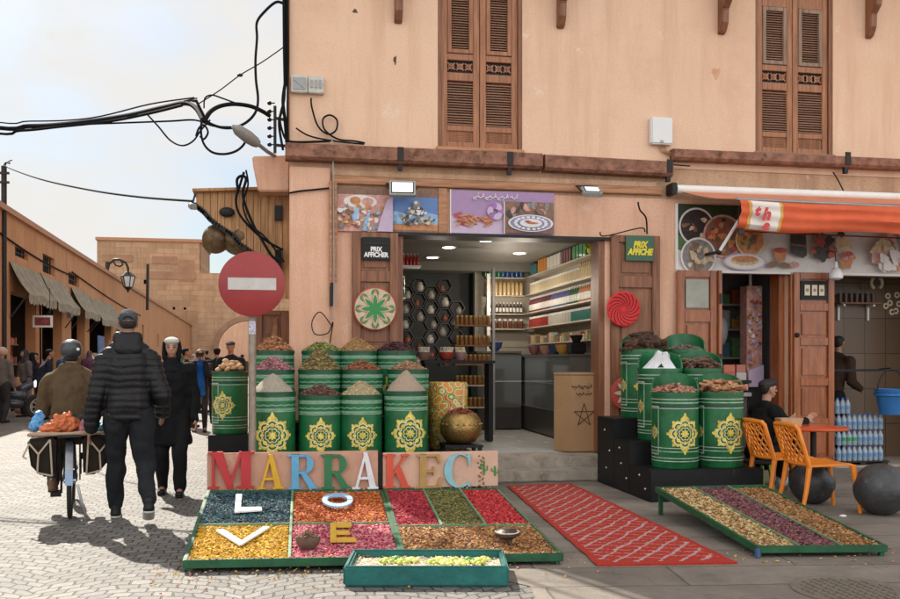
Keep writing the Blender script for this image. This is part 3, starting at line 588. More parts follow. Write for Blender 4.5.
# rolled blind poles, boxes, floodlights
t = thing('bamboo_pole', (.43,YF-.08,2.0), 'pair of bamboo poles tied upright against the pilaster edge', 'pole')
for dx, z0 in ((0,2.24),(.052,2.30)): MB().tube([(.405+dx,YF-.075,z0+.1*i) for i in range(12)]+[(.405+dx,YF-.075,3.45)], .02, 10, rs=[.02+.003*(i%3 == 0) for i in range(13)]).build('cane', TRIM, t, True)
MB().box((.395,YF-.1,2.02),(.44,YF-.05,2.29)).build('iron_foot', IRON, t, bevel=.004)
def meter(x, w_, lab, big):
    t = thing('meter_box', (x,YF-.06,4.45), lab, 'meter box'); b = MB(); b.box((x,YF-.07,4.46),(x+w_,YF+.0,4.66)); b.build('casing', M('old_plastic',(.52,.49,.44),.55,.2,14), t, bevel=.008)
    b = MB(); 
    if big: b.box((x+.02,YF-.078,4.49),(x+w_-.02,YF-.07,4.63)); b.bar((x+.03,YF-.08,4.6),(x+w_-.03,YF-.08,4.5),.012,.008)
    else:
        for k in range(3): b.box((x+.025+k*.05,YF-.082,4.52),(x+.05+k*.05,YF-.07,4.61))
    b.build('cover', GREY, t, bevel=.002); return t
meter(-.045, .185, 'weathered white meter box nearest the corner cables', True); meter(.148, .18, 'square meter box with a black cable loop hanging under it', False)
t = thing('junction_box', (4.44,YF-.06,4.04), 'clean white junction box alone on the upper wall', 'junction box')
MB().box((4.295,YF-.09,4.055),(4.575,YF,4.385)).build('casing', M('white_plastic',(.72,.72,.72),.4,.04,5), t, bevel=.015); MB().box((4.41,YF-.096,4.07),(4.45,YF-.09,4.1)).build('latch', GREY, t); 
b = MB(); 
for k in range(3): b.tube([(4.44+.02*k,YF-.03,4.05),(4.45+.03*k,YF-.04,3.98),(4.5+.08*k,YF-.03,3.96-.01*k),(4.6+.1*k,YF-.03,3.93)], .008, 6)
b.build('wire', TRIM, t, True)
def flood(u, v, w_, h, lab, y=YF-.28, tilt=-.35, yaw=0):
    q = F(u, v, y); t = thing('floodlight', q, lab, 'floodlight'); X = Matrix.Rotation(yaw,3,'Z')@Matrix.Rotation(tilt,3,'X')
    def bx(a, c, m, n, bv=.006):
        P = [q+X@Vector((sx,sy,sz)) for sz in (a[2],c[2]) for sx, sy in ((a[0],a[1]),(c[0],a[1]),(c[0],c[1]),(a[0],c[1]))]; return MB().hexa(P).build(n, m, t, bevel=bv)
    bx((-w_/2,0,-h/2),(w_/2,.06,h/2), M('lamp_housing',(.34,.35,.33),.45,.15,20), 'housing'); bx((-w_/2+.022,-.006,-h/2+.022),(w_/2-.022,.004,h/2-.022), IRON, 'reflector_rim', .001); bx((-w_/2+.034,-.012,-h/2+.034),(w_/2-.034,-.004,h/2-.034), GLASSP, 'lens', .001)
    b = MB(); b.bar(q+X@Vector((-w_/2-.01,.03,0)), q+Vector((-w_/2-.01,.2,.08)), .02, .006); b.bar(q+X@Vector((w_/2+.01,.03,0)), q+Vector((w_/2+.01,.2,.08)), .02, .006); b.bar(q+Vector((-w_/2-.02,.2,.08)), q+Vector((w_/2+.02,.2,.08)), .03, .01); b.bar(q+Vector((0,.2,.08)), q+Vector((0,.28,.08)), .03, .02); b.build('bracket', IRON, t)
flood(402.5,187.5,.30,.19,'white lensed floodlight above the nut and blue posters', yaw=-.1)
flood(592,189.5,.23,.16,'smaller floodlight on the bare wall right of the lilac poster', tilt=-.9)

# ================================================================ right hand awning and food banner
t = thing('food_banner', (6.4,YF-.02,2.52), 'long food picture banner over the varnished doors', 'banner')
X0, X1, Z0, Z1 = 4.66, 8.5, 2.525, 3.34; p = Pic(X0, Z0, X1-X0, Z1-Z0, YF-.035).base(inkw); W_ = X1-X0; H_ = Z1-Z0
p.poly([(0,.32),(0,1),(.26,1),(.19,.62),(.13,.40),(.06,.22)], C('leaf_dark',(.03,.05,.02))); p.poly([(0,.30),(0,.52),(.04,.45),(.05,.25)], inkgr)
def dish(cx, cy, r, rim, mix, n=26):
    rx, ry = r/W_, r/H_; p.ell(cx,cy,rx,ry,rim,34); p.ell(cx,cy,rx*.9,ry*.9,mix[0],34)
    for i in range(n):
        a, q = rnd.uniform(0,6.28), math.sqrt(rnd.random())*.72; p.ell(cx+rx*q*math.cos(a), cy+ry*q*math.sin(a), rx*rnd.uniform(.10,.25), ry*rnd.uniform(.08,.2), rnd.choice(mix), 9, rnd.uniform(0,3), .2)
dish(.065,.66,.235,inkw,[inkdk,inkdk,inkbr,inkcr]); dish(.155,.52,.27,inkpk,[inkbr,inkdk,inkor,inkre]); dish(.067,.20,.235,inkw,[inkgy,inkcr,inkcr,inkbr]); dish(.245,.46,.2,inkcr,[inkor,inkor,inkgr,inkbr],14)
p.ell(.225,.13,.075,.13,inkli2,26); p.ell(.225,.13,.068,.11,inkw,26); p.ell(.225,.15,.05,.08,inkcr,18); p.ell(.225,.17,.045,.05,inkor,14)
p.poly([(.325,.32),(.335,.15),(.365,.15),(.375,.32)], inkor); p.ell(.35,.32,.025,.04,inkre); p.ell(.325,.10,.02,.05,inkbr,10,.4); p.ell(.365,.09,.02,.045,inkbr,10,-.3); p.ell(.40,.10,.018,.05,inkpk,10)
p.poly([(.385,.28),(.385,.62),(.40,.70),(.44,.66),(.445,.25),(.43,.2)], inkdk); p.poly([(.385,.56),(.40,.66),(.44,.62),(.445,.56)], inkbr); p.poly([(.387,.40),(.444,.37),(.444,.40),(.387,.43)], inkbr)
for i in range(16): p.ell(.505+rnd.uniform(-.035,.035), .27+rnd.uniform(-.12,.28), .016, .07, rnd.choice([inkdk,inkdk,inkre,inkbr]), 9, rnd.uniform(0,3), .2)
for i in range(7): p.ell(.575+rnd.uniform(-.02,.02), .5+rnd.uniform(-.15,.1), .014, .06, rnd.choice([inkdk,inkcr,inkcr]), 9, rnd.uniform(0,3), .2)
p.poly([(.56,.2),(.57,.05),(.60,.05),(.61,.2)], inkor)
for i in range(9): p.ell(.585+rnd.uniform(-.025,.025), .22+rnd.uniform(0,.08), .012, .04, rnd.choice([inkre,inkpk,inkor]), 9)
for i in range(60): p.ell(rnd.uniform(.66,.98), rnd.uniform(.05,.35)+.3*rnd.random()**3, rnd.uniform(.01,.03), rnd.uniform(.04,.1), rnd.choice([inkcr,inkcr,inkor,inkpk,inkgy,inkw]), 10, rnd.uniform(0,3), .2)
p.poly([(.86,.12),(.83,.55),(.86,.95),(.96,.98),(.95,.4),(.93,.1)], inkpk); p.poly([(.78,.35),(.76,.8),(.80,.9),(.83,.6)], inkgy)
p.done('print', t); MB().box((X0-.02,YF-.06,Z0-.035),(X1,YF-.004,Z0-.004)).build('lower_rail', WHITE, t); MB().box((X0-.025,YF-.05,Z0),(X0-.003,YF-.004,Z1)).build('side_rail', WHITE, t)
t = thing('awning', (6.4,YF-.1,3.49), 'rolled orange awning with a white printed panel over the food banner', 'awning')
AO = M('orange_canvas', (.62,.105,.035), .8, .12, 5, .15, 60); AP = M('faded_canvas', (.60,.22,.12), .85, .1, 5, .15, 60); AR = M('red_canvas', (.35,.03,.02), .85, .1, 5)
AX1 = 8.5; YT, YV = YF-.12, YF-.95
MB().tube([(4.6,YT,3.50),(AX1,YT,3.50)], .055, 16).build('roller', WHITE, t, True)
b = MB(); b.box((4.52,YT-.06,3.43),(4.595,YF,3.57)); b.build('end_bracket', IRON, t, bevel=.01)
def sheet(fn, nu, nv, th=.004):
    b = MB(); P = [[Vector(fn(i/nu, j/nv)) for j in range(nv+1)] for i in range(nu+1)]
    b.add([x for r_ in P for x in r_], [(i*(nv+1)+j,(i+1)*(nv+1)+j,(i+1)*(nv+1)+j+1,i*(nv+1)+j+1) for i in range(nu) for j in range(nv)]); b.recalc = False; return b
ZF = 3.24; XVa = F(738,215,YV).x
def top(a, c):
    x0 = 4.66+(XVa-4.66)*c; return (x0+(AX1-x0)*a, YT-.03+(YV-YT+.03)*c, 3.47+(ZF-3.47)*c-.05*math.sin(PI*c)*(.6+.4*math.sin(a*9)))
sheet(top, 40, 8).build('canopy', AP, t, True)
def val(a, c): 
    x = XVa+(AX1-XVa)*a; z = ZF-.015*math.sin(a*7)-.04*a; return (x+.02*math.sin(c*5), YV-.012*math.sin(c*9+a*3)-.05*math.sin(c*PI)-.012*math.sin(c*17-a*5), z-(.335+.02*math.sin(a*11))*c)
v_ = sheet(val, 60, 14).build('valance', AO, t, True)
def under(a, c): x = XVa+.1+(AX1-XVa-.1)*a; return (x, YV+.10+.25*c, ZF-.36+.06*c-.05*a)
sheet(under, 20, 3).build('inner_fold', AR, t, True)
def pan(a, c):
    fa_ = lambda u: (F(u,220,YV-.04).x-XVa)/(AX1-XVa); q = val(fa_(751)+(fa_(779)-fa_(751))*a, .03+.94*c); return (q[0], q[1]-.004, q[2])
sheet(pan, 8, 14).build('white_panel', M('white_canvas',(.75,.68,.62),.8,.05,5), t, True)
for lo_, hi_, in ((748,751),(779,782)):
    def pan2(a, c, lo_=lo_, hi_=hi_): fb_ = lambda u: (F(u,220,YV-.04).x-XVa)/(AX1-XVa); q = val(fb_(lo_)+(fb_(hi_)-fb_(lo_))*a, .02+.96*c); return (q[0], q[1]-.003, q[2])
    sheet(pan2, 2, 14).build('yellow_stripe', M('yellow_stripe',(.62,.35,.08),.8,.1,5), t, True)
for ch, u, v, s in (('t',757,211,.15),('h',766,214.5,.19),('e',765.5,225.5,.15)):
    q = F(u, v, YV-.10); text('lettering', ch, s, RED, q, (R(90),0,0), t, ext=.002, shear=.3, bold=.010)
b = MB(); A0, A1 = F(747,207,YF-.62), F(719,252,YF-.5); b.bar(A0, A1, .055, .035); b.build('folding_arm', WHITE, t, bevel=.006)
b = MB(); b.bar(A1, (A1.x+.05,YF-.03,A1.z+.02), .045, .03); b.ball(A1, .035, 10); b.build('arm_joint', IRON, t)
b = MB(); b.bar(F(741,207,YV+.02), F(741,235,YV-.0), .07, .02); b.build('end_plate', IRON, t, bevel=.004)
MB().tube([(XVa-.02,YV+.01,ZF),(AX1,YV+.01,ZF-.04)], .02, 10).build('front_bar', GREY, t, True)
t = thing('lamp_bulb', F(836,272,YF-.25), 'white hanging lamp below the right end of the food banner', 'lamp'); q = F(836,272,YF-.25)
MB().lathe([(.015,.13),(.02,.10),(.022,.06),(.06,.03),(.085,-.03),(.08,-.08),(.045,-.1)], q, 20).build('shade', M('milk_glass',(.8,.8,.82),.3,.03,4), t, True); MB().tube([q+Vector((0,0,.12)), q+Vector((0,.02,.25)), q+Vector((0,.2,.3))], .006, 6).build('cord', CABLE, t)

# ================================================================ shop goods
def proto_bottle(kind, bodym, capm, label, group, h=.2, r=.035, labm=None):
    t = thing('bottle' if kind != 'jar' else 'jar', (0,0,0), label, 'bottle' if kind != 'jar' else 'jar', group)
    if kind == 'bottle': MB().lathe([(r*.9,0),(r,.01),(r,h*.62),(r*.4,h*.78),(r*.35,h*.88)], n=10).build('body', bodym, t, True, local=True); MB().lathe([(r*.42,h*.88),(r*.42,h)], n=8).build('cap', capm, t, True, local=True)
    else: MB().lathe([(r*.9,0),(r,.01),(r,h*.78),(r*.8,h*.82)], n=10).build('body', bodym, t, True, local=True); MB().lathe([(r*.95,h*.82),(r*.95,h)], n=10).build('lid', capm, t, True, local=True)
    if labm: MB().lathe([(r*1.02,h*.15),(r*1.02,h*.52)], n=10, caps=False).build('paper_label', labm, t, True, local=True)
    return t
def row(proto, p0, p1, n, first=[None]):
    for i in range(n):
        o = proto if not proto.get('used') else copy_tree(proto); proto['used'] = 1
        o.location = Vector(p0).lerp(Vector(p1), i/max(1,n-1)) if n > 1 else Vector(p0)
def shelf(name, a, b_, mat, lab, th=.02, d=.2):
    t = MB(); a, b_ = Vector(a), Vector(b_); t.bar(a, b_, d, th); o = t.build('shelf', mat); return tag(o, lab, 'shelf')
gm = lambda n, c, r=.2: M(n, c, r, .1, 5, coat=.3)
SHM = M('shelf_board', (.48,.42,.34), .5, .1, 4)
X = 4.18
def rz(v, Y, u=None):  # height seen at photo row v on the right wall at depth Y
    d = SN*X+CS*Y; return EYE+(362-v)*d/875
zs = [2.90, 2.58, 2.25, 1.98]
tag(shelf('s', (X+.02,11.2,zs[0]), (X+.02,15.4,zs[0]), SHM, ''), 'top shelf along the inside wall carrying packets and a green box'); tag(shelf('s', (X+.02,11.2,zs[1]), (X+.02,15.4,zs[1]), SHM, ''), 'second shelf along the inside wall carrying cream jars')
tag(shelf('s', (X+.02,11.2,zs[2]), (X+.02,15.4,zs[2]), SHM, ''), 'third shelf along the inside wall carrying white capped bottles'); tag(shelf('s', (X+.02,11.2,zs[3]), (X+.02,15.4,zs[3]), SHM, ''), 'lowest shelf along the inside wall carrying small mixed tins')
Yb = 15.33; bx0, bx1 = 3.42, 4.05
labs = ['top back shelf carrying the blue and green tins', 'second back shelf carrying cream jars', 'third back shelf carrying white capped vials', 'lowest back shelf beside the corner']
for z, lb in zip(zs, labs): shelf('s', (bx0-.05,Yb+.04,z-.012), (bx1+.02,Yb+.04,z-.012), SHM, lb)
MB_ = MB(); MB_.box((3.36,15.2,.27),(3.42,15.26,2.95)); o = MB_.build('shelf_post', WHITE); tag(o, 'pale upright post at the end of the back shelves', 'post')
a = proto_bottle('jar', gm('tin_blue',(.02,.06,.20)), gm('tin_blue_cap',(.03,.10,.30)), 'tall dark blue tin on the top back shelf', 'blue tins on the back shelf', .22, .042); row(a, (3.68,Yb,zs[0]), (4.02,Yb,zs[0]), 5)
a = proto_bottle('jar', gm('tin_green',(.02,.14,.06)), gm('tin_green_cap',(.03,.2,.08)), 'tall green tin on the top back shelf', 'green tins on the back shelf', .22, .042); row(a, (3.36,Yb,zs[0]), (3.6,Yb,zs[0]), 4)
a = proto_bottle('jar', gm('cream_jar',(.58,.42,.22)), gm('gold_lid',(.42,.26,.08)), 'cream jar with gold lid on the second back shelf', 'cream jars on the back shelf', .23, .034); row(a, (3.40,Yb,zs[1]), (4.02,Yb,zs[1]), 9)
a = proto_bottle('bottle', gm('dark_vial',(.04,.03,.03)), gm('white_cap',(.7,.68,.64)), 'dark vial with a white cap on the third back shelf', 'vials on the back shelf', .2, .026, gm('white_paper',(.62,.6,.55),.6)); row(a, (3.44,Yb,zs[2]), (4.02,Yb,zs[2]), 10)
a = proto_bottle('jar', gm('brown_tin',(.14,.05,.03)), gm('white_cap',(.7,.68,.64)), 'small brown pot on the lowest back shelf', 'brown pots on the back shelf', .17, .038); row(a, (3.42,Yb,zs[3]), (4.02,Yb,zs[3]), 7)
a = proto_bottle('jar', gm('ivory_jar',(.60,.50,.33)), gm('white_cap',(.7,.68,.64)), 'ivory jar on the second shelf of the inside wall', 'ivory jars on the inside wall', .20, .035); row(a, (X,12.55,zs[1]+.01), (X,15.2,zs[1]+.01), 26)
a = proto_bottle('bottle', gm('ivory_bottle',(.62,.50,.30)), gm('gold_lid',(.42,.26,.08)), 'tall ivory bottle at the near end of the second shelf', 'tall ivory bottles on the inside wall', .27, .032); row(a, (X,11.75,zs[1]+.01), (X,12.45,zs[1]+.01), 8)
for (nm, c, y0, y1, n, lb) in (('mauve',(.16,.05,.07),14.0,15.25,13,'mauve bottle with white cap on the third inside wall shelf'), ('indigo',(.12,.12,.30),13.0,13.9,10,'indigo bottle with white cap on the third inside wall shelf'), ('apricot',(.55,.25,.12),11.7,12.45,9,'apricot bottle with white cap near the doorway side'), ('bottle_green',(.06,.16,.09),12.5,12.95,5,'green bottle with white cap on the third inside wall shelf')):
    a = proto_bottle('bottle', gm(nm, c), gm('white_cap',(.7,.68,.64)), lb, nm.replace('_',' ')+' bottles on the inside wall', .27, .038, gm('white_paper',(.62,.6,.55),.6)); row(a, (X,y0,zs[2]+.01), (X,y1,zs[2]+.01), n)
for (nm, c, y0, y1, n, lb) in (('red_tin',(.35,.05,.04),14.2,15.2,9,'small red tin on the lowest inside wall shelf'), ('pale_tin',(.5,.48,.42),12.9,14.0,9,'small pale tin on the lowest inside wall shelf'), ('teal_tin',(.06,.2,.17),12.0,12.8,7,'small teal tin on the lowest inside wall shelf')):
    a = proto_bottle('jar', gm(nm, c), gm('white_cap',(.7,.68,.64)), lb, nm.replace('_',' ')+'s on the inside wall', .19, .046); row(a, (X,y0,zs[3]+.01), (X,y1,zs[3]+.01), n)
for (nm, c, y0, y1, h, lb) in (('orange',(.6,.24,.04),14.1,14.6,.24,'orange packet on the top inside wall shelf'),('white',(.6,.57,.52),13.3,14.05,.22,'pale packet next to the orange one on the top shelf'),('maroon',(.14,.05,.05),12.75,13.25,.22,'maroon packet on the top inside wall shelf'),('striped_teal',(.06,.18,.2),14.7,15.1,.2,'teal packet in the corner of the top shelf'),('green',(.02,.20,.05),12.05,12.7,.22,'bright green box on the top inside wall shelf')):
    t = thing('packet', (X,(y0+y1)/2,zs[0]+.01), lb, 'packet'); k = 4
    for i in range(k):
        ya = y0+(y1-y0)*i/k; MB().box((X-.06,ya+.008,zs[0]+.012),(X+.06,ya+(y1-y0)/k-.008,zs[0]+h)).build('pouch', gm('packet_'+nm, c, .35), t, bevel=.01)
for (dx, c, lb) in ((0,(.55,.05,.06),'red plush toy sitting on the green box'),(-.3,(.55,.5,.05),'yellow plush toy at the near end of the top shelf')):
    q = Vector((X,12.3+dx,zs[0]+(.23 if dx == 0 else .01))); t = thing('plush_toy', q, lb, 'toy'); fm = M('plush_%d' % (c[1]*100), c, .9, .2, 30)
    solid([((0,0,.07),.06,(0,0,.12),.05),((0,0,.2),.055,(0,0,.21),.055),((-.03,-.03,.24),.02,(-.05,-.04,.26),.02),((.03,.03,.24),.02,(.05,.04,.26),.02),((-.05,0,.13),.022,(-.09,-.05,.1),.02),((.05,0,.13),.022,(-.0,-.1,.1),.02)], .012, 'body', fm, t)
# darker shelves of amber jars left of the post
for i, (v, lb) in enumerate(((322,'top'),(342,'second'),(361,'third'),(382,'fourth'),(404,'lowest'))):
    z = EYE+(362-v-3)*13.6/875; Y = 13.4; xa, xb = F(457,v,Y).x, F(488,v,Y).x
    tag(MB().box((xa-.05,Y-.09,z-.02),(xb+.03,Y+.12,z)).build('shelf', SHM if i > 2 else WOOD), lb+' shelf of amber jars behind the brass pot', 'shelf')
    a = proto_bottle('jar', gm('amber_jar',(.27,.115,.025)), gm('gold_lid',(.42,.26,.08)), 'amber jar on the %s shelf behind the brass pot' % lb, 'amber jars on the %s shelf' % lb, .15, .03); row(a, (xa,Y-.02,z), (xb,Y-.02,z), 8)
MB_ = MB(); MB_.box((F(488,330,13.4).x+.05,13.3,.27),(F(488,330,13.4).x+.09,13.36,2.85)); tag(MB_.build('shelf_post', GREY), 'white upright post beside the amber jars', 'post')
# honeycomb shelf
t = thing('honeycomb_shelf', (2.0,13.6,.26), 'dark hexagonal honeycomb shelf at the back of the shop', 'shelf'); HX = M('dark_hex_wood',(.035,.022,.018),.4,.2,6)
cells = []; hr = .125
for i in range(6):
    for j in range(6):
        cx = 1.5+i*hr*1.62; cz = 1.42+j*hr*1.85+(hr*.92 if i%2 else 0)
        if cz < 2.62 and (i*5+j*3)%7 != 2: cells.append((cx, cz))
b = MB()
for cx, cz in cells:
    for k in range(6):
        a0, a1 = k*PI/3, (k+1)*PI/3; b.prism([(hr*math.cos(a0),hr*math.sin(a0)),(hr*math.cos(a1),hr*math.sin(a1)),(.86*hr*math.cos(a1),.86*hr*math.sin(a1)),(.86*hr*math.cos(a0),.86*hr*math.sin(a0))], (cx,13.5,cz), (1,0,0), (0,0,1), (0,.2,0))
b.build('cell_frame', HX, t)
pots = []
for kind in range(3):
    col = [(.62,.58,.5),(.40,.36,.3),(.30,.10,.06)][kind]; lab = ['pale ceramic pot in a honeycomb cell','grey ceramic pot in a honeycomb cell','rust ceramic pot in a honeycomb cell'][kind]
    o = tag(MB().lathe([(.045,0),(.065,.03),(.06,.08),(.035,.11),(.045,.13)], n=12).build('pot', gm('pot_%d' % kind, col, .3), None, True), lab, 'pot', ['pale pots in the honeycomb','grey pots in the honeycomb','rust pots in the honeycomb'][kind]); pots.append(o)
for i, (cx, cz) in enumerate(cells):
    k = (i*7+i//3) % 3; o = pots[k] if not pots[k].get('used') else pots[k].copy()
    if pots[k].get('used'): COL.objects.link(o)
    pots[k]['used'] = 1; o.location = (cx+.03*math.sin(i*2.3), 13.56, cz-hr*.78); o.rotation_euler.z = i; o.scale = (.8+.3*abs(math.sin(i*1.7)),)*3
for o in list(SC.objects):
    if 'used' in o: del o['used']
# display stand with three bowls
t = thing('display_stand', (2.25,12.1,.26), 'black display stand under the three bowls', 'stand'); MB().box((1.75,11.9,1.36),(2.75,12.3,1.40)).build('top', BLACK, t, bevel=.004)
for x in (1.8,2.7): MB().box((x-.03,11.95,.27),(x+.03,12.25,1.358)).build('leg', BLACK, t)
for u, col, rr, lb in ((424,(.25,.15,.11),.10,'brown bowl of pale sticks on the display stand'),(446,(.42,.06,.04),.115,'red bowl of pale sticks on the display stand'),(460.5,(.42,.24,.25),.09,'pink bowl of yellow pieces on the display stand')):
    q = F(u, 360, 12.05); q.z = 1.402; t = thing('bowl', q, lb, 'bowl'); MB().lathe([(rr*.4,0),(rr*.75,.03),(rr,.115),(rr*.93,.115),(rr*.6,.05)], q, 20).build('shell', gm('bowl_'+str(u), col, .35), t, True)
    b = MB(); b.ball(q+Vector((0,0,.11)), (rr*.85,rr*.85,.05), 12)
    for i in range(26):
        a = random.uniform(0,6.28); r_ = rr*.75*math.sqrt(random.random()); c0 = q+Vector((r_*math.cos(a),r_*math.sin(a),.11)); b.bar(c0, c0+Vector((random.uniform(-.02,.02),random.uniform(-.02,.02),.075)), .022)
    o = b.build('bowl_filling', M('pale_stick_%d' % u,(.58,.5,.34) if u > 450 else (.55,.50,.42),.7,.2,20)); o.location = (0,0,0); tag(o, {424:'pale sticks heaped in the brown bowl',446:'pale sticks heaped in the red bowl',460.5:'yellow pieces heaped in the pink bowl'}[u], 'goods')
# red bottles high on the left
t_ = MB().box((1.2,11.3,2.62),(1.62,11.5,2.64)).build('shelf', WHITE); tag(t_, 'white shelf of red bottles high at the left jamb', 'shelf')
a = proto_bottle('bottle', gm('red_bottle',(.40,.03,.03)), gm('pink_cap',(.6,.45,.4)), 'small red bottle on the high white shelf', 'red bottles by the left jamb', .16, .022); row(a, (1.30,11.34,2.641), (1.58,11.34,2.641), 7); 
for i in range(6): o = copy_tree(a); o.location = (1.32+i*.045, 11.42, 2.641)
t_ = MB().box((1.2,11.3,2.2),(1.42,11.5,2.22)).build('shelf', WHITE); tag(t_, 'white shelf of green tins below the red bottles', 'shelf')
a = proto_bottle('jar', MATS['tin_green'], gm('pale_cap2',(.5,.5,.36)), 'green and cream tin on the white shelf by the left jamb', 'green tins by the left jamb', .14, .035); 
for i in range(3):
    for j in range(2): o = a if i+j == 0 else copy_tree(a); o.location = (1.24+i*.07, 11.36, 2.221+j*.142)
for o in list(SC.objects):
    if 'used' in o: del o['used']
# glass counter and bowls on it
GLS = M('counter_glass', (.10,.11,.11), .06, .05, 3, spec=.8, coat=1); 
t = thing('display_counter', (3.7,13,.26), 'dark glass display counter running back along the inside wall', 'counter')
MB().box((3.72,11.6,.28),(4.24,15.0,.66)).build('plinth', M('counter_base',(.05,.045,.042),.3,.2,4), t, bevel=.006); MB().box((3.72,11.6,.662),(4.24,15.0,1.455)).build('glass_case', GLS, t, bevel=.006); MB().box((3.70,11.58,1.458),(4.26,15.02,1.49)).build('counter_top', M('counter_edge',(.11,.10,.09),.2,.1,4), t, bevel=.004)
b = MB(); b.box((3.712,11.6,1.05),(3.7195,15,1.07)); b.box((3.712,11.6,.66),(3.7195,15,.675)); b.build('metal_strip', STEEL, t)
for i, (u, col, rr, lb) in enumerate(((503,(.03,.06,.22),.13,'blue bowl on the counter near the back corner'),(548,(.40,.20,.17),.11,'pink bowl on the glass counter'),(560,(.02,.05,.10),.12,'navy bowl between the pink and amber bowls'),(574,(.45,.22,.04),.12,'amber bowl nearest the doorway on the counter'),(533,(.22,.08,.08),.10,'maroon bowl on the glass counter'))):
    Y = [14.9,13.5,13.0,12.6,14.2][i]; q = Vector((3.95,Y,1.491)) if i else Vector((3.30,14.3,1.561)); o = MB().lathe([(rr*.4,0),(rr*.8,.06),(rr,.15),(rr*.92,.15),(rr*.6,.06)], q, 20).build('bowl', gm('cbowl%d' % i, col, .3), None, True); tag(o, lb, 'bowl')
t = thing('coffee_grinder', (3.95,11.95,1.49), 'black machine standing on the glass counter', 'machine'); MB().box((3.84,11.85,1.491),(4.06,12.1,1.66)).build('housing', BLACK, t, bevel=.02); MB().lathe([(.05,0),(.09,.08),(.1,.1)], (3.95,11.97,1.661), 14).build('hopper', IRON, t, True)
t = thing('display_counter', (3.3,14.3,.26), 'dark glass counter closing the back of the shop floor', 'counter')
MB().box((2.95,14.05,.28),(3.69,14.6,.62)).build('plinth', MATS['counter_base'], t, bevel=.006); MB().box((2.95,14.05,.622),(3.69,14.6,1.52)).build('glass_case', GLS, t, bevel=.006); MB().box((2.93,14.03,1.523),(3.69,14.62,1.556)).build('counter_top', MATS['counter_edge'], t, bevel=.004)
b = MB(); b.box((2.95,14.042,1.05),(3.69,14.0495,1.07)); b.build('metal_strip', STEEL, t)
random.seed(77)
for z0, n_, cs in ((1.70,10,((.5,.46,.4),(.3,.1,.06),(.12,.2,.12),(.45,.3,.1))),):
    tag(MB().box((4.10,11.3,z0-.02),(4.30,15.3,z0)).build('shelf', SHM), 'shelf of mixed little boxes just above the glass counter', 'shelf')
    for k in range(26):
        y = 11.6+k*.14; hh = random.uniform(.08,.17); o = MB().box((4.13,y,z0+.001),(4.25,y+random.uniform(.07,.12),z0+hh)).build('little_box', M('little_box_%d' % (k%4), cs[k%4], .5, .3, 20), None, bevel=.004); tag(o, 'mixed little box on the shelf just above the glass counter', 'box', 'little boxes above the glass counter')
# cardboard coloured podium with star
t = thing('podium', (3.43,10.62,.26), 'tan six sided podium marked with a star and Arabic lines', 'podium')
TAN = M('tan_card',(.40,.235,.115),.55,.08,4); pts = [(3.21,10.62),(3.36,10.40),(3.70,10.40),(3.74,10.62),(3.66,10.84),(3.32,10.84)]
b = MB(); b.prism(pts, (0,0,.265), (1,0,0), (0,1,0), (0,0,.95)); b.build('body', TAN, t, bevel=.006); b = MB(); b.prism([(x+(x-3.48)*.03,y+(y-10.62)*.03) for x, y in pts], (0,0,1.218), (1,0,0), (0,1,0), (0,0,.03)); b.build('top', TAN, t, bevel=.005)
INK = M('dark_ink',(.06,.035,.02),.7,.1,5); b = MB(); S5 = [(3.53+.135*math.sin(k*4*PI/5), .72+.15*math.cos(k*4*PI/5)) for k in range(6)]
for (a0, c0), (a1, c1) in zip(S5, S5[1:]): b.bar((a0,10.396,c0),(a1,10.396,c1),.009,.006)
b.build('star', INK, t); b = MB(); scrawl(b, 3.63, 1.07, .2, 10.397, .05, .005, 8); scrawl(b, 3.63, .98, .2, 10.397, .05, .005, 11); b.build('lettering', INK, t)
# ================================================================ second shop inside
t = thing('shop_counter', (5.45,10.75,0), 'dark counter with shelves inside the varnished doorway', 'counter'); b = MB()
b.box((5.0,10.60,1.10),(5.89,10.95,1.14)); b.build('shelf', IRON, t); MB().box((5.0,10.58,.93),(5.88,10.95,.98)).build('pale_shelf', GREY, t); MB().box((5.0,10.70,.05),(5.88,10.95,.92)).build('front', M('counter_front',(.10,.075,.06),.5,.3,5), t)
for i, (x, w_, h, c, lb) in enumerate(((5.30,.2,.1,(.35,.05,.035),'dark red carton at the end of the counter shelf'),(5.52,.16,.10,(.55,.10,.05),'lower red carton on the counter shelf'),(5.52,.16,.10,(.60,.14,.07),'red carton stacked on another red carton'),(5.70,.14,.1,(.55,.5,.5),'white carton right of the red cartons'),(5.70,.13,.1,(.5,.16,.1),'orange carton stacked on the white carton'))):
    z = 1.142+(.102 if i in (2,4) else 0); o = MB().box((x,10.64,z),(x+w_,10.84,z+h)); o = o.build('carton', gm('carton%d' % i, c, .5), None, bevel=.004); tag(o, lb, 'carton')
t = thing('poster_pillar', (6.0,10.75,0), 'narrow pillar printed with pink and violet pictures in the doorway', 'pillar'); p = Pic(5.90,1.05,.22,1.34,10.74).base(inkpk,.18); 
for i in range(70): p.ell(rnd.uniform(.1,.9), rnd.uniform(.02,.98), rnd.uniform(.05,.16), rnd.uniform(.01,.03), rnd.choice([inkre,inkor,inkpk,inkw,inkcr,inkbr] if i < 50 else [inkli,inkli2,inkb]), 9, rnd.uniform(0,3), .2)
p.poly([(0,0),(1,0),(1,.22),(0,.16)], inkli2); p.done('print', t); MB().box((5.91,10.75,.1),(6.11,10.9,1.048)).build('base', DARK, t); MB().tube([(6.0,10.83,2.39),(6.0,10.83,2.55)], .02).build('hanger', WHITE, t)
b = MB(); b.ball((5.14,10.8,1.26), (.12,.1,.13), 12); o = b.build('sack', M('grey_sack',(.20,.22,.26),.8,.2,10,.4), None, True); tag(o, 'grey blue sack on the counter shelf', 'sack')
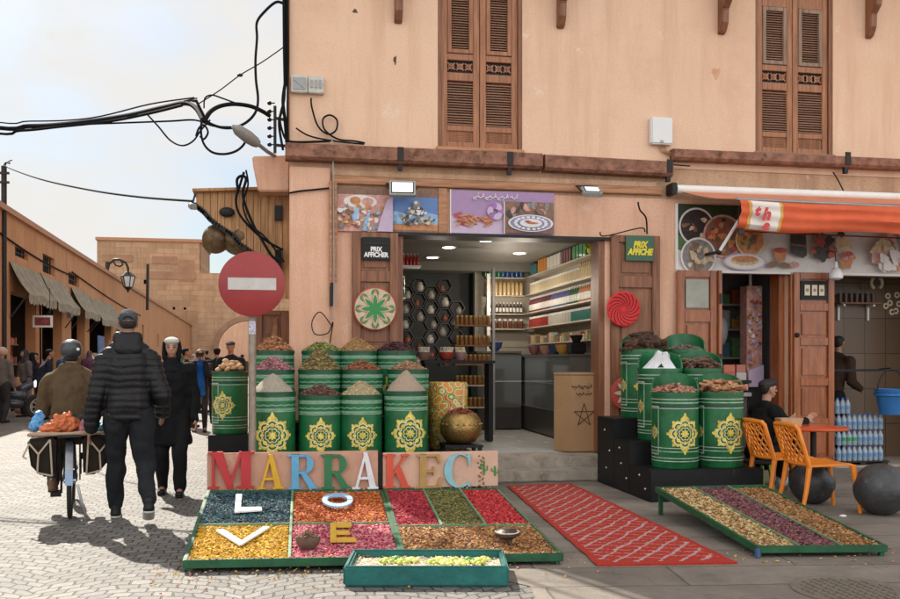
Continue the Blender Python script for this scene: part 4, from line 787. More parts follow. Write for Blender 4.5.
b = MB(); b.ball((5.62,10.9,1.80), (.09,.07,.20), 12); o = b.build('hanging_bag', M('clear_bag',(.25,.25,.28),.3,.3,12,.5), None, True); tag(o, 'crumpled clear bag hanging in the dark doorway', 'bag')
for j, z in enumerate((1.45,1.85,2.2)):
    o = MB().box((5.2,11.42,z-.03),(6.41,11.71,z)).build('shelf', SHM); tag(o, ['lower','middle','upper'][j]+' stock shelf on the back wall inside the varnished doorway', 'shelf')
    for k in range(7):
        c_ = [(.45,.10,.06),(.5,.42,.2),(.12,.25,.35),(.5,.5,.48),(.15,.3,.12),(.5,.25,.06)][(k*2+j)%6]; x = 5.25+k*.165; o = MB().box((x,11.46,z+.002),(x+.13,11.66,z+.14+.06*((k+j)%3))).build('stock_packet', M('stock_%d' % ((k*2+j)%6), c_, .5, .3, 12), None, bevel=.006); tag(o, 'coloured packet on the %s stock shelf in the doorway' % ['lower','middle','upper'][j], 'packet', 'packets on the %s stock shelf' % ['lower','middle','upper'][j])
# ================================================================ tiled recess goods
PET = M('blue_plastic_bottle',(.46,.56,.66),.12,.15,8,trans=.35,spec=.6); CAPB = M('blue_cap',(.04,.16,.5),.4,.1,5); LBLB = M('blue_paper_label',(.14,.28,.50),.5,.2,10); LBLG = M('green_paper_label',(.05,.33,.12),.5,.2,10)
def pet(lab, grp, lm):
    t = thing('water_bottle', (0,0,0), lab, 'bottle', grp); r, h = .034, .205
    MB().lathe([(r*.8,0),(r,.01),(r*.95,.04),(r,.05),(r,.13),(r*.55,.168),(r*.35,.185)], n=10).build('body', PET, t, True, local=True); MB().lathe([(r*.4,.186),(r*.4,h)], n=8).build('cap', CAPB, t, True, local=True); MB().lathe([(r*1.03,.06),(r*1.03,.105)], n=10, caps=False).build('paper_label', lm, t, True, local=True); return t
pb, pg = pet('blue water bottle in the stack beside the tiled recess','stacked water bottles',LBLB), pet('water bottle with a green label low in the stack','green labelled water bottles',LBLG); ub = ug = False
t = thing('bottle_platform', (7.4,10.5,.1), 'low dark wooden pallet under the water bottles', 'pallet'); b = MB()
for k in range(4): b.box((6.93,10.32+k*.11,.066),(7.70,10.41+k*.11,.081))
b.build('deck', IRON, t)
for x in (6.96,7.28,7.6): MB().box((x,10.33,.032),(x+.08,10.74,.065)).build('runner', IRON, t)
for lay in range(4):
    for k in range(9):
        for d in range(2):
            if lay == 3 and k > 2: continue
            x = 6.99+k*.076+(0 if lay < 3 else -.02); gr = (lay == 1 and k in (1,2,3) and d == 0); o = None
            if gr: o = pg if not ug else copy_tree(pg); ug = True
            else: o = pb if not ub else copy_tree(pb); ub = True
            o.location = (x, 10.37+d*.1, .082+lay*.207)
o = MB().box((5.95,10.38,.05),(6.16,10.68,.62)).build('crate', M('blue_crate',(.06,.16,.34),.5,.2,8), None, bevel=.01); tag(o, 'blue crate of water bottles behind the seated man', 'crate')
for k in range(3):
    for d in range(2): o = copy_tree(pb); o['label'] = 'water bottle standing on the blue crate behind the seated man'; o['group'] = 'water bottles on the blue crate'; o.location = (5.99+k*.068, 10.43+d*.09, .622)
t = thing('drying_rail', (7.4,10.35,1.3), 'black metal rail frame around the niche in the tiles', 'rail'); b = MB(); b.bar((6.85,10.42,1.27),(7.98,10.42,1.27),.03); b.bar((7.98,10.42,.10),(7.98,10.42,1.29),.03); b.bar((6.85,10.42,.1),(6.85,10.42,1.29),.03); b.build('frame', BLACK, t)
q = Vector((7.62,10.18,.70)); t = thing('blue_bucket', q, 'blue plastic bucket hanging beside the water bottles', 'bucket'); BLU = M('blue_bucket',(.03,.16,.42),.4,.1,6); 
MB().lathe([(.14,0),(.19,.28),(.2,.30),(.205,.33),(.19,.33),(.185,.29),(.135,.012)], q, 28).build('body', BLU, t, True); MB().lathe([(.197,.24),(.21,.245),(.21,.27),(.203,.275)], q, 28, caps=False).build('band', BLU, t, True)
MB().tube([q+Vector((.2*math.cos(a),0,.31+.27*math.sin(a))) for a in [PI*i/12 for i in range(13)]], .008, 6).build('bail', IRON, t, True); MB().tube([q+Vector((0,0,.57)), q+Vector((0,.02,.60)), q+Vector((0,.235,.585))], .008, 6).build('hook', IRON, t)
t = thing('wall_shelf', (7.8,11.1,2.2), 'small bracket shelf with dark tumblers on the tiled wall', 'shelf'); MB().box((7.45,11.0,2.19),(8.1,11.198,2.21)).build('board', WOOD, t)
for x in (7.52,7.98): MB().prism([(0,0),(-.16,0),(-.16,-.03),(-.03,-.03),(-.03,-.22),(0,-.22)], (x,11.198,2.188), (0,1,0), (0,0,1), (.03,0,0)).build('bracket', WHITE, t)
tb = tag(MB().lathe([(.025,0),(.035,.13),(.03,.13),(.02,.02)], n=12).build('tumbler', gm('tumbler',(.10,.06,.045),.3), None, True), 'dark tumbler on the small bracket shelf', 'tumbler', 'dark tumblers on the bracket shelf')
for i in range(7): o = tb if i == 0 else tb.copy(); (COL.objects.link(o) if i else None); o.location = (7.50+i*.085, 11.09, 2.212)
t = MB().tube([(8.04+.085*math.cos(a),11.05,2.49+.085*math.sin(a)) for a in [R(-60)+R(300)*i/16 for i in range(17)]], .022, 8).build('curved_fitting', CREAM, None, True); tag(t, 'cream curled fitting hanging above the bracket shelf', 'fitting')
ds = []
for k, (u, v) in enumerate(((888,296),(897,295),(886,306),(892,312),(899,304),(890,303),(896,311))):
    q = F(u, v, 11.19); o = MB().ring(.045,.02,q,(1,0,0),(0,0,1),.0,0,14).build('wall_decal', CREAM); tag(o, 'cream ring motif in the cluster on the brown tiles', 'decal', 'cream ring motifs on the tiles')
# ================================================================ green spice barrels
GRN = M('barrel_green', (.010,.125,.040), .42, .42, 5, .12, 7, coat=.12, world=True); GRN2 = M('frame_green', (.009,.088,.034), .5, .4, 9, .15, 30); GRND = M('dark_green_band', (.008,.07,.03), .4, .2, 8)
WB = M('barrel_white_line', (.42,.50,.41), .5, .4, 14, world=True); PGB = M('barrel_pale_green', (.17,.34,.22), .5, .25, 20); GOLD = M('medallion_gold', (.60,.40,.035), .4, .4, 18, hue=(.78,.60,.12), world=True); GOLD2 = M('medallion_cream', (.74,.66,.38), .45, .2, 30)
for m_, c_, lo_, hi_, sc_ in ((GRN,(.05,.12,.07),.60,.70,8),(GRN2,(.10,.11,.08),.60,.68,10),(GRND,(.05,.09,.06),.60,.70,9),(GOLD,(.22,.20,.05),.60,.68,22)): wear(m_, c_, lo_, hi_, sc_)
def medallion(mb, c, rad, s, ang, o):
    ex = Vector((math.cos(ang), math.sin(ang), 0)); ez = Vector((0,0,1)); c = Vector(c)
    def lob(k, a0, a1, ph=0): return lambda a: s*(a0+a1*abs(math.cos(k*(a+ph)/2))**.7)
    def dia(f): 
        def g(a): return f(a)*(1+.16*abs(math.sin(a))**6+.05*abs(math.cos(a))**8)
        return g
    N_ = 160; fin = lambda a: .20*abs(math.sin(a))**40+.10*abs(math.cos(a))**40+.10*abs(math.sin(2*a))**30
    o1 = lambda a: s*(.66+.10*abs(math.cos(4*a))+.07*abs(math.cos(12*a))+fin(a)); o2 = lambda a: s*(.60+.12*abs(math.cos(4*a)))
    mb.ring(o1, o2, c, ex, ez, .003, 0, N_, rad); mb.ring(o2, lambda a: o2(a)-s*.055, c, ex, ez, .0045, 1, N_, rad)
    i1 = lambda a: s*(.46+.12*abs(math.cos(4*a))**1.5); i2 = lambda a: s*(.36+.10*abs(math.sin(4*a)))
    mb.ring(i1, i2, c, ex, ez, .003, 0, N_, rad); mb.ring(lambda a: s*(.30+.06*abs(math.sin(4*a))), lambda a: s*(.255+.06*abs(math.sin(4*a))), c, ex, ez, .0045, 1, N_, rad)
    mb.ring(lambda a: s*(.12+.10*abs(math.cos(4*a))), lambda a: s*.001, c, ex, ez, .003, 0, N_, rad)
    for k in range(4):      # finials above, below and at the sides
        a0 = k*PI/2; L_ = (1.02 if k%2 else .9)*s; px, py = L_*math.cos(a0), L_*math.sin(a0); P = []; nn = ex.cross(ez).normalized()
        for j in range(8):
            b = 2*PI*j/8; x, y = px+s*.06*math.cos(b), py+s*.075*math.sin(b); g_ = x/rad; P.append(c+ex*((rad+.004)*math.sin(g_))+ez*y+nn*((rad+.004)*math.cos(g_)))
        mb.add(P, [tuple(range(8))], 0)
    for k in range(8):
        a = k*PI/4+PI/8; q = s*.50; px, py = q*math.cos(a), q*math.sin(a)
        def off(fr, px=px, py=py): return lambda t: fr
        # small eyelets between the lobes
        P = []; 
        for rr in (.075, .03):
            for j in range(10):
                b = 2*PI*j/10; x, y = px+s*rr*math.cos(b), py+s*rr*math.sin(b); g_ = x/rad; nn = ex.cross(ez).normalized(); P.append(c+ex*((rad+.0055)*math.sin(g_))+ez*y+nn*((rad+.0055)*math.cos(g_)))
        mb.add(P, [(j,(j+1)%10,10+(j+1)%10,10+j) for j in range(10)], 1)
def make_barrel(label, group, r, h, hood=0, med=.17, style=0, face=0.0, medz=None, hood_dir=.5):
    """stands at the origin; -Y is the front"""
    t = thing('spice_barrel', (0,0,0), label, 'barrel', group); n = 48
    b = MB(); prof = [(r*.97,0),(r,.012),(r,h*.5),(r,h-.01)]; b.lathe(prof, n=n, caps=False); b.lathe([(.001,.002),(r*.97,.003)], n=n, caps=False); b.recalc = False; b.build('body', GRN, t, True, local=True)
    b = MB(); top = lambda a: h+(hood*max(0, math.cos(a-hood_dir*PI))**.55 if hood and math.cos(a-hood_dir*PI) > 0 else 0)
    P = [];
    for q, zz in ((r+.006,0),(r+.006,1),(r-.012,1),(r-.012,0)):
        for j in range(n):
            a = 2*PI*j/n; P.append((q*math.cos(a), q*math.sin(a), (h-.035) if zz == 0 else top(a)))
    b.add(P, [(i*n+j,i*n+(j+1)%n,(i+1)*n+(j+1)%n,(i+1)*n+j) for i in range(3) for j in range(n)]); b.build('rim', GRN if hood else GRND, t, True, local=True)
    def band(z, w_, name='band', m=WB): MB().lathe([(r+.0015,z),(r+.003,z+.001),(r+.003,z+w_-.001),(r+.0015,z+w_)], n=n, caps=False).build(name, m, t, True, local=True)
    if style == 0:      # wide pale bands high up with a wavy green line between them
        band(h-.088, .026, 'band', PGB); band(h-.060, .006); band(h-.182, .024, 'band', PGB); band(h-.192, .006); band(.05, .012)
        b = MB(); K = 72; A = [((r+.002)*math.cos(2*PI*j/K), (r+.002)*math.sin(2*PI*j/K), h-.122+.004*math.sin(j*PI/2.2)) for j in range(K)]; B_ = [(x,y,z-.013) for x, y, z in A]
        b.add(A+B_, [(j,(j+1)%K,K+(j+1)%K,K+j) for j in range(K)]); b.build('wavy_band', PGB, t, True, local=True)
    else:
        for z in (h-.075, h-.11, h-.165): band(z, .009)
        band(h-.155, .035, 'dark_band', GRND)
        for z in (.20, .165, .10, .07): band(z, .008)
        for a in (PI*1.02,):   # framed side panel
            b = MB(); A = []
            for (a0, a1, z0, z1) in ((a-.35,a+.35,h-.15,h-.138),(a-.35,a+.35,.135,.147),(a-.35,a-.31,.147,h-.15),(a+.31,a+.35,.147,h-.15)):
                k = max(1, int((a1-a0)/.1)); P = [((r+.004)*math.cos(a0+(a1-a0)*i/k), (r+.004)*math.sin(a0+(a1-a0)*i/k), z) for z in (z0,z1) for i in range(k+1)]; b.add(P, [(i,i+1,k+2+i,k+1+i) for i in range(k)])
            b.build('panel_outline', WB, t, local=True); m2 = MB(); m2.recalc = False; medallion(m2, (0,0,h*.47), r, med*.36, -PI/2+.12, 1); m2.build('side_medallion', [GOLD, GOLD2], t, local=True)
    if med: b = MB(); b.recalc = False; medallion(b, (0,0,medz or h*.46), r, med, face, 0); b.build('medallion', [GOLD, GOLD2], t, local=True)
    return t
def heap(loc, r, h, mats, label, cat='spice', n=0, size=.02, power=1.0, rough=.012, name='spice_heap', long=1.0, nm=None):
    b = MB(); K, S_ = 14, 40; P = [(0,0,h)]
    hf = lambda q, a: h*(1-q**power)+rough*(mnoise.noise(Vector((q*6*math.cos(a)+loc[0]*7, q*6*math.sin(a), loc[1]*9))))
    for i in range(1, K+1):
        q = i/K
        for j in range(S_): a = 2*PI*j/S_; P.append((r*q*math.cos(a), r*q*math.sin(a), hf(q, a) if i < K else -.02))
    f = [(0,1+j,1+(j+1)%S_) for j in range(S_)]+[(1+(i-1)*S_+j, 1+i*S_+j, 1+i*S_+(j+1)%S_, 1+(i-1)*S_+(j+1)%S_) for i in range(1,K) for j in range(S_)]
    b.add(P, f, 0)
    def smp():
        q, a = math.sqrt(random.random())*.97, random.uniform(0,6.283); return Vector((r*q*math.cos(a), r*q*math.sin(a), hf(q,a)+size*.2))
    if n: bits(b, n, smp, size, len(mats), long=long)
    o = b.build(name, mats, None, not n); o.location = loc; return tag(o, label, cat)
def sp(name, c, n=3, spread=.35, bump=.5):
    """a few close shades of one spice"""
    rr = random.Random(name); out = []
    for i in range(n):
        f = 1+spread*(i/(n-1)*2-1 if n > 1 else 0); out.append(M('%s_%d' % (name, i), (c[0]*f, c[1]*f*rr.uniform(.85,1.15), c[2]*f*rr.uniform(.8,1.2)), .85, .2, 40, bump, 160))
    return out
def at_u(u, Y): return F(u, 362, Y).x
BR = .217
protoA = None
# stepped stand under the left group
t = thing('stepped_stand', (.45,9.2,0), 'black stepped stand hidden under the pyramid of green barrels', 'stand'); 
MB().box((-.46,8.48,.0),(1.38,9.03,.32)).build('tier', BLACK, t, bevel=.005); MB().box((-.46,9.032,.0),(1.38,9.44,.53)).build('tier', BLACK, t, bevel=.005); MB().box((-.44,9.442,.0),(1.38,9.92,.73)).build('tier', BLACK, t, bevel=.005)
rows = [(8.74,.322,[273,320,361,406]), (9.235,.532,[273,319.5,362,408]), (9.69,.732,[274,322,357.5,396])]
what = [[('pale grey green powder','barrel heaped with grey green powder in the front tier at the left'),('dark dried rosebuds','barrel of dark rosebuds in the front tier'),('cream grain','barrel heaped with cream grain in the front tier'),('taupe powder','front tier barrel at the right with a tall cone of taupe powder')],
        [('pink petals','middle tier barrel with pink petals'),('olive brown leaves','middle tier barrel under the big olive brown heap'),('russet flakes','middle tier barrel of russet flakes'),('dusty pink seeds','middle tier barrel of dusty pink seeds')],
        [('orange brown chips','back tier barrel of orange brown chips'),('green herb','back tier barrel of green herb'),('tan root','back tier barrel of tan grated root'),('dark hibiscus','back tier barrel of dark hibiscus')]]
big = make_barrel('', 'green barrels of the left pyramid', BR, .77, med=.205); 
small = make_barrel('', 'green barrels of the left pyramid', BR*.97, .735, med=.165)
use = {0:0, 1:0}
HP = [[([M('grey_powder',(.36,.315,.245),.9,.15,40,.4,160)],.19,0,.02,1.3),(sp('rosebud',(.16,.075,.055)),.10,420,.022,1.5),(sp('cream_grain',(.56,.40,.22)),.145,500,.010,1.3),([M('taupe_powder',(.36,.27,.20),.9,.15,40,.4,160)],.22,0,.02,1.25)],
      [(sp('pink_petal',(.42,.20,.18)),.14,420,.02,1.35),(sp('olive_leaf',(.26,.19,.075)),.21,600,.022,1.5),(sp('russet',(.32,.12,.055)),.10,420,.02,1.3),(sp('dusty_pink',(.38,.20,.13)),.10,420,.015,1.3)],
      [(sp('orange_chip',(.42,.19,.085)),.17,420,.024,1.3),(sp('green_herb',(.22,.22,.07)),.10,420,.022,1.6),(sp('tan_root',(.42,.27,.10)),.15,420,.014,1.5),(sp('hibiscus',(.075,.025,.03)),.10,300,.03,1.7)]]
random.seed(11)
for i, (Y, z, us) in enumerate(rows):
    for j, u in enumerate(us):
        k = 1 if (i == 0 and j in (1,2)) else 0; src = (big, small)[k]
        o = src if not use[k] else copy_tree(src); use[k] = 1
        yy = Y+(.03 if k else 0); x = at_u(u, yy); o.location = (x, yy, z); o.rotation_euler.z = random.uniform(-.07,.07); o['label'] = 'green ' + what[i][j][1]
        ms, h, n, s, pw = HP[i][j]; rr = (BR if k == 0 else BR*.97)
        heap((x, yy, z+(.77 if k == 0 else .735)-.012), rr*.96, h, ms, ('heap of ' + what[i][j][0] + ' on top of a green barrel'), n=n, size=s, power=pw)
# lone barrel further back
q = F(230,433,11.1); t = MB().box((q.x-.24,10.85,0),(q.x+.24,11.33,q.z-.004)).build('plinth', BLACK, None, bevel=.008); tag(t, 'black plinth under the lone barrel beyond the no entry sign', 'plinth')
o = make_barrel('green barrel standing alone beyond the no entry sign under a pile of bread', None, .215, .76, style=1, med=.16, face=-.9); o.location = (q.x, 11.1, q.z); o.rotation_euler.z = .55
BRD = [M('loaf_%d' % i, c, .8, .25, 20, .3) for i, c in enumerate(((.55,.33,.17),(.47,.25,.11),(.62,.42,.25)))]
random.seed(4)
for k in range(26):
    a, d = random.uniform(0,6.28), .17*math.sqrt(random.random()); z = q.z+.76+.02+.16*(1-d/.17)*random.uniform(.5,1)
    o = MB().ball((0,0,0), (.05,.035,.028), 10).build('bread_piece', BRD[k%3], None, True); o.location = (q.x+d*math.cos(a), 11.1+d*math.sin(a), z); o.rotation_euler = (random.uniform(-.6,.6), random.uniform(-.6,.6), random.uniform(0,3)); tag(o, 'small dry bread piece in the pile on the lone green barrel', 'bread', 'bread pile on the lone barrel')
# ================================================================ right hand stand and barrels
t = thing('stepped_stand', (4.0,8.9,0), 'black studded stepped stand carrying the six tall green barrels', 'stand')
SX = 3.42
def tier(y0, y1, z1, x1): MB().box((SX,y0,.0),(x1,y1,z1)).build('tier', BLACK, t, bevel=.006)
tier(8.08, 8.62, .315, 4.62); tier(8.622, 9.08, .55, 4.55); tier(9.082, 9.6, .76, 4.4)
b = MB()
for y, z in ((8.2,.12),(8.35,.24),(8.7,.16),(8.85,.30),(8.9,.46),(9.2,.40),(9.35,.62),(9.3,.2)): b.ball((SX-.002,y,z), .014, 8)
b.build('stud', STEEL, t, True)
bR = make_barrel('', 'tall green barrels on the studded stand', .232, .76, hood=.19, med=.19, style=1, hood_dir=.38)
spec = [(675,8.36,.317,'green hooded barrel of pale bark chips at the front of the studded stand'),(719.5,8.36,.317,'green hooded barrel of tan cinnamon sticks at the front of the studded stand'),
        (660,8.86,.552,'green hooded barrel of white crystal blocks on the middle tier'),(700,8.86,.552,'green hooded barrel of dark twigs on the middle tier'),
        (642,9.32,.762,'green hooded barrel of thick dark bark on the top tier'),(684,9.32,.762,'green hooded barrel of grey brown crumbs on the top tier')]
loc = []
for i, (u, Y, z, lb) in enumerate(spec):
    o = bR if i == 0 else copy_tree(bR); o.location = (at_u(u, Y), Y, z); o['label'] = lb; loc.append(Vector((at_u(u, Y), Y, z+.75)))
def sticks(loc, r, n, L0, rad, mats, label, name, curl=True, up=.08):
    b = MB()
    for i in range(n):
        a, d = random.uniform(0,6.283), r*.8*math.sqrt(random.random()); c = Vector((d*math.cos(a), d*math.sin(a), up*(1-d/r)+random.uniform(-.02,.05))); yaw = random.uniform(0,3.14); pit = random.uniform(-.3,.3); v = Vector((math.cos(yaw)*math.cos(pit), math.sin(yaw)*math.cos(pit), math.sin(pit)))*L0*random.uniform(.6,1.2)*.5
        if (c+v).to_2d().length > r*1.02: v *= .5
        b.tube([c-v, c+v*.1+Vector((0,0,.006)), c+v], rad, 6, random.randrange(len(mats)), rs=[rad*random.uniform(.7,1.2) for _ in range(3)])
    b.ball((0,0,-.02), (r*.97,r*.97,up*.8), 20, 0); o = b.build(name, mats, None); o.location = loc; return tag(o, label, 'spice')
random.seed(5)
heap(loc[0], .215, .07, sp('bark_chip',(.46,.24,.14)), 'pale pinkish bark chips filling a front hooded barrel', n=260, size=.036, power=1.6, long=1.3)
sticks(loc[1], .21, 90, .26, .017, sp('cinnamon',(.47,.24,.12)), 'tan cinnamon sticks filling a front hooded barrel', 'cinnamon_heap')
b = MB()
for (dx, dy, dz, rx, ry, rz_) in ((-.09,-.05,.06,.3,.7,.2),(.06,-.06,.05,.2,-.6,-.3),(.10,.04,.06,-.2,.3,.9),(-.03,.06,.08,.4,.1,1.4)): b.cbox((dx,dy,dz), (.10,.055,.24), (rx,ry,rz_))
b.ball((0,0,-.01), (.215,.215,.03), 20); o = b.build('crystal_heap', M('white_crystal',(.72,.72,.74),.4,.1,12,.2), None, bevel=.012); o.location = loc[2]; tag(o, 'white crystal blocks standing in a hooded barrel', 'crystals')
sticks(loc[3], .21, 110, .2, .013, sp('twig',(.15,.085,.06)), 'dark brown twigs filling a middle tier barrel', 'twig_heap')
sticks(loc[4], .22, 70, .26, .026, sp('dark_bark',(.085,.042,.03)), 'thick dark bark pieces heaped on the top tier', 'bark_heap', up=.15)
heap(loc[5], .215, .06, sp('crumb',(.17,.12,.095)), 'grey brown crumbs filling the rear hooded barrel', n=420, size=.018, power=1.6)
# ================================================================ brass pot on its stand and the painted drum
q = F(461,424,9.0); t = thing('pot_stand', (q.x,9.0,0), 'small black square stand holding the brass pot', 'stand'); zt = q.z-.205; b = MB(); b.box((q.x-.2,8.82,zt-.03),(q.x+.2,9.2,zt)); b.build('top', BLACK, t, bevel=.004)
for dx in (-.17,-.02,.17): MB().box((q.x+dx-.02,8.83,.01),(q.x+dx+.02,8.87,zt-.032)).build('leg', BLACK, t)
for dx in (-.17,.17): MB().box((q.x+dx-.02,9.15,.01),(q.x+dx+.02,9.19,zt-.032)).build('leg', BLACK, t)
MB().box((q.x-.19,8.835,.12),(q.x+.19,8.86,.15)).build('stretcher', BLACK, t)
BRASS = M('hammered_brass', (.33,.205,.07), .38, .35, 14, .35, 50, metal=.8)
t = thing('brass_pot', (q.x,9.0,zt), 'round hammered brass pot heaped with red potpourri', 'pot'); MB().lathe([(.07,0),(.15,.02),(.205,.09),(.222,.17),(.205,.25),(.165,.305),(.15,.315),(.14,.30)], (q.x,9.0,zt+.002), 36).build('bowl', BRASS, t, True)
b = MB()
for i in range(9): a = R(200+17*i); b.ball((q.x+.22*math.cos(a),9.0+.22*math.sin(a),zt+.21), .012, 6)
b.build('rivet', BRASS, t, True)
heap((q.x,9.0,zt+.30), .15, .06, sp('potpourri',(.22,.055,.03)), 'red brown potpourri heaped in the brass pot', n=260, size=.024, power=1.5, name='potpourri')
o = MB().bar((q.x+.02,8.99,zt+.30), (q.x+.03,9.0,zt+.62), .022, .01).build('wooden_spatula', M('pale_spatula',(.55,.36,.18),.6,.15,10), None, bevel=.003); tag(o, 'pale wooden spatula stuck upright in the potpourri', 'spatula')
x = at_u(448, 9.42); PAINT = bpy.data.materials.new('painted_pattern'); PAINT.use_nodes = True; n_, L_, b_ = nodes_of(PAINT); b_.inputs['Roughness'].default_value = .4; t_ = n_.new('ShaderNodeTexCoord'); v_ = n_.new('ShaderNodeTexVoronoi'); v_.inputs['Scale'].default_value = 12; v_.inputs['Randomness'].default_value = 1.0; L_.new(t_.outputs['Object'], v_.inputs['Vector'])
r_ = n_.new('ShaderNodeValToRGB'); r_.color_ramp.interpolation = 'CONSTANT'; E_ = r_.color_ramp.elements; E_[0].color = (.60,.22,.02,1); E_[1].color = (.62,.48,.22,1); E_[1].position = .38
for p_, c_ in ((.52,(.10,.20,.03,1)),(.62,(.60,.30,.04,1)),(.74,(.40,.06,.03,1)),(.86,(.58,.5,.3,1))): e_ = E_.new(p_); e_.color = c_
L_.new(v_.outputs['Distance'], r_.inputs[0]); L_.new(r_.outputs[0], b_.inputs['Base Color'])
o = MB().lathe([(.20,0),(.215,.02),(.215,.70),(.20,.72),(.19,.70)], (0,0,0), 32).build('painted_drum', PAINT, None, True); o.location = (x, 9.42, .44); tag(o, 'drum painted with orange and green tile pattern behind the brass pot', 'drum')
o = MB().box((x-.2,9.2,.0),(x+.2,9.62,.438)).build('plinth', BLACK, None, bevel=.004); tag(o, 'black plinth under the painted drum', 'plinth')
# ================================================================ letters board
LB = thing('letter_board', (.6,7.86,.2), 'pink board standing behind the tray that carries the first five letters', 'sign board'); LC = thing('letter_board', (1.75,7.82,.2), 'shorter pink board carrying the letters K E C and cactus drawings', 'sign board')
BP = M('board_pink', (.52,.29,.20), .7, .12, 5, .1, 20); BP2 = M('board_pale_pink', (.62,.40,.29), .7, .1, 5, .1, 20)
YB = 7.86; zb, zt = F(300,491,YB).z, F(300,452,YB).z
xa, xb = F(207,470,YB).x, F(378,470,YB).x; xc, xd = F(383,470,YB).x, F(498,470,YB).x
MB().box((xa,YB,zb),(xb,YB+.03,zt)).build('panel', BP, LB, bevel=.003); MB().box((xc,YB,zb),(xd,YB+.03,F(440,452,YB).z)).build('panel', BP2, LC, bevel=.003)
for T_, x0, x1 in ((LB,xa,xb),(LC,xc,xd)):
    for x in (x0+.08, x1-.08): MB().bar((x,YB+.055,.005),(x,YB+.055,zt-.05),.045,.045).build('leg', PALEW, T_)
MB().box((xb+.005,YB+.01,zb),(xc-.005,YB+.04,zt-.02)).build('joint', BLACK, LB)
def letter(ch, u0, u1, v0, v1, mat, name_label, parent):
    a, c = F(u0, v1, YB-.002), F(u1, v0, YB-.002); W, H = c.x-a.x, c.z-a.z; b = MB(); k = [0]
    def pc(poly):
        k[0] += 1; d = .034+.0006*k[0]; P = [(x*W, y*H) for x, y in poly]; b.prism(P, (a.x,YB-.001-.0002*k[0],a.z), (1,0,0), (0,0,1), (0,-d,0))
    def arc(cx, cy, rx, ry, t0, t1, wf, n=14):
        for i in range(n):
            q0, q1 = R(t0+(t1-t0)*i/n), R(t0+(t1-t0)*(i+1)/n); w0, w1 = wf(q0), wf(q1)
            P = [(cx+rx*math.cos(q0),cy+ry*math.sin(q0)),(cx+rx*math.cos(q1),cy+ry*math.sin(q1)),(cx+(rx-w1)*math.cos(q1),cy+(ry-w1*.55)*math.sin(q1)),(cx+(rx-w0)*math.cos(q0),cy+(ry-w0*.55)*math.sin(q0))]
            d = .03; b.prism([(x*W,y*H) for x, y in P], (a.x,YB-.001,a.z), (1,0,0), (0,0,1), (0,-d,0))
    rect = lambda x0, y0, x1, y1: pc([(x0,y0),(x1,y0),(x1,y1),(x0,y1)])
    if ch == 'M':
        rect(.09,.0,.15,1); rect(.0,0,.24,.06); rect(.0,.94,.20,1); rect(.72,0,.93,1); rect(.64,0,1,.06); rect(.68,.94,1.02,1.0); pc([(.10,1),(.32,1),(.56,.0),(.42,.0)]); pc([(.42,.0),(.50,.0),(.74,.92),(.70,1)])
    elif ch == 'A':
        pc([(.10,.0),(.20,0),(.54,.95),(.46,.95)]); pc([(.42,1),(.58,1),(.93,0),(.68,0)]); rect(.24,.26,.74,.33); rect(.0,0,.30,.05); rect(.58,0,1.0,.05)
    elif ch == 'R':
        rect(.12,0,.37,1); rect(.0,0,.47,.05); rect(.0,.95,.40,1); rect(.37,.93,.58,1); rect(.37,.44,.58,.51); arc(.55,.72,.33,.28,-90,90,lambda q: .08+.16*abs(math.cos(q))); pc([(.42,.46),(.62,.46),(1.0,0),(.74,0)]); rect(.70,0,1.02,.05)
    elif ch == 'K':
        rect(.12,0,.37,1); rect(.0,0,.47,.05); rect(.0,.95,.47,1); pc([(.37,.36),(.37,.46),(.80,1),(.90,1)]); pc([(.44,.50),(.64,.66),(1.0,0),(.74,0)]); rect(.68,.95,1,1); rect(.66,0,1.04,.05)
    elif ch == 'E':
        rect(.10,0,.36,1); rect(.0,0,.90,.06); rect(.0,.94,.88,1); rect(.36,.47,.66,.53); pc([(.88,0),(.96,.30),(.90,.30),(.76,.06)]); pc([(.86,1),(.93,.72),(.87,.72),(.74,.94)]); rect(.62,.36,.67,.64)
    elif ch == 'C':
        arc(.53,.5,.50,.5,48,312,lambda q: .06+.20*max(0,-math.cos(q))**.7, 24); pc([(.80,.98),(.90,.98),(.90,.64),(.85,.64)]); rect(.82,.03,.88,.16)
    o = b.build('letter', mat, parent); o['label'] = name_label; return o
LM = lambda n, c: M('letter_'+n, c, .5, .12, 12)
for ch, u0, u1, v0, v1, n, c, P in (('M',208,254,451,489,'red',(.46,.025,.03),LB),('A',257,284,454,489,'yellow',(.66,.37,.015),LB),('R',288,317,454,489,'sky blue',(.11,.36,.58),LB),('R',321,350,454,489,'dark green',(.02,.17,.065),LB),('A',352,378,452,489,'white',(.72,.72,.75),LB),('K',383,409,454,488,'vermilion',(.62,.08,.04),LC),('E',417,442,454,488,'mustard',(.42,.25,.075),LC),('C',443,472.5,453,488,'pale blue',(.25,.50,.57),LC)):
    letter(ch, u0, u1, v0, v1, LM(n.replace(' ','_'), c), '%s letter %s' % (n, ch), P)
b = MB(); CG = M('cactus_green',(.06,.22,.06),.6,.2,20); CB = M('cactus_brown',(.22,.13,.05),.6,.2,20)
for u, v, h in ((484,475,.13),(495,476,.09)):
    q = F(u, v, YB-.004); b.bar(q, q+Vector((0,0,h)), .018, .006); b.bar(q+Vector((-.03,0,h*.5)), q+Vector((-.03,0,h*.8)), .012, .006); b.bar(q+Vector((-.03,0,h*.5)), q+Vector((0,0,h*.45)), .012, .006); b.bar(q+Vector((.03,0,h*.35)), q+Vector((.03,0,h*.65)), .012, .006); b.bar(q+Vector((.03,0,h*.35)), q+Vector((0,0,h*.3)), .012, .006)
b.build('cactus_drawing', CG, LC); b = MB()
for k in range(22): q = F(481+random.uniform(-3,4), 456+k*1.4, YB-.003); b.ball(q, (.012,.004,.008), 6)
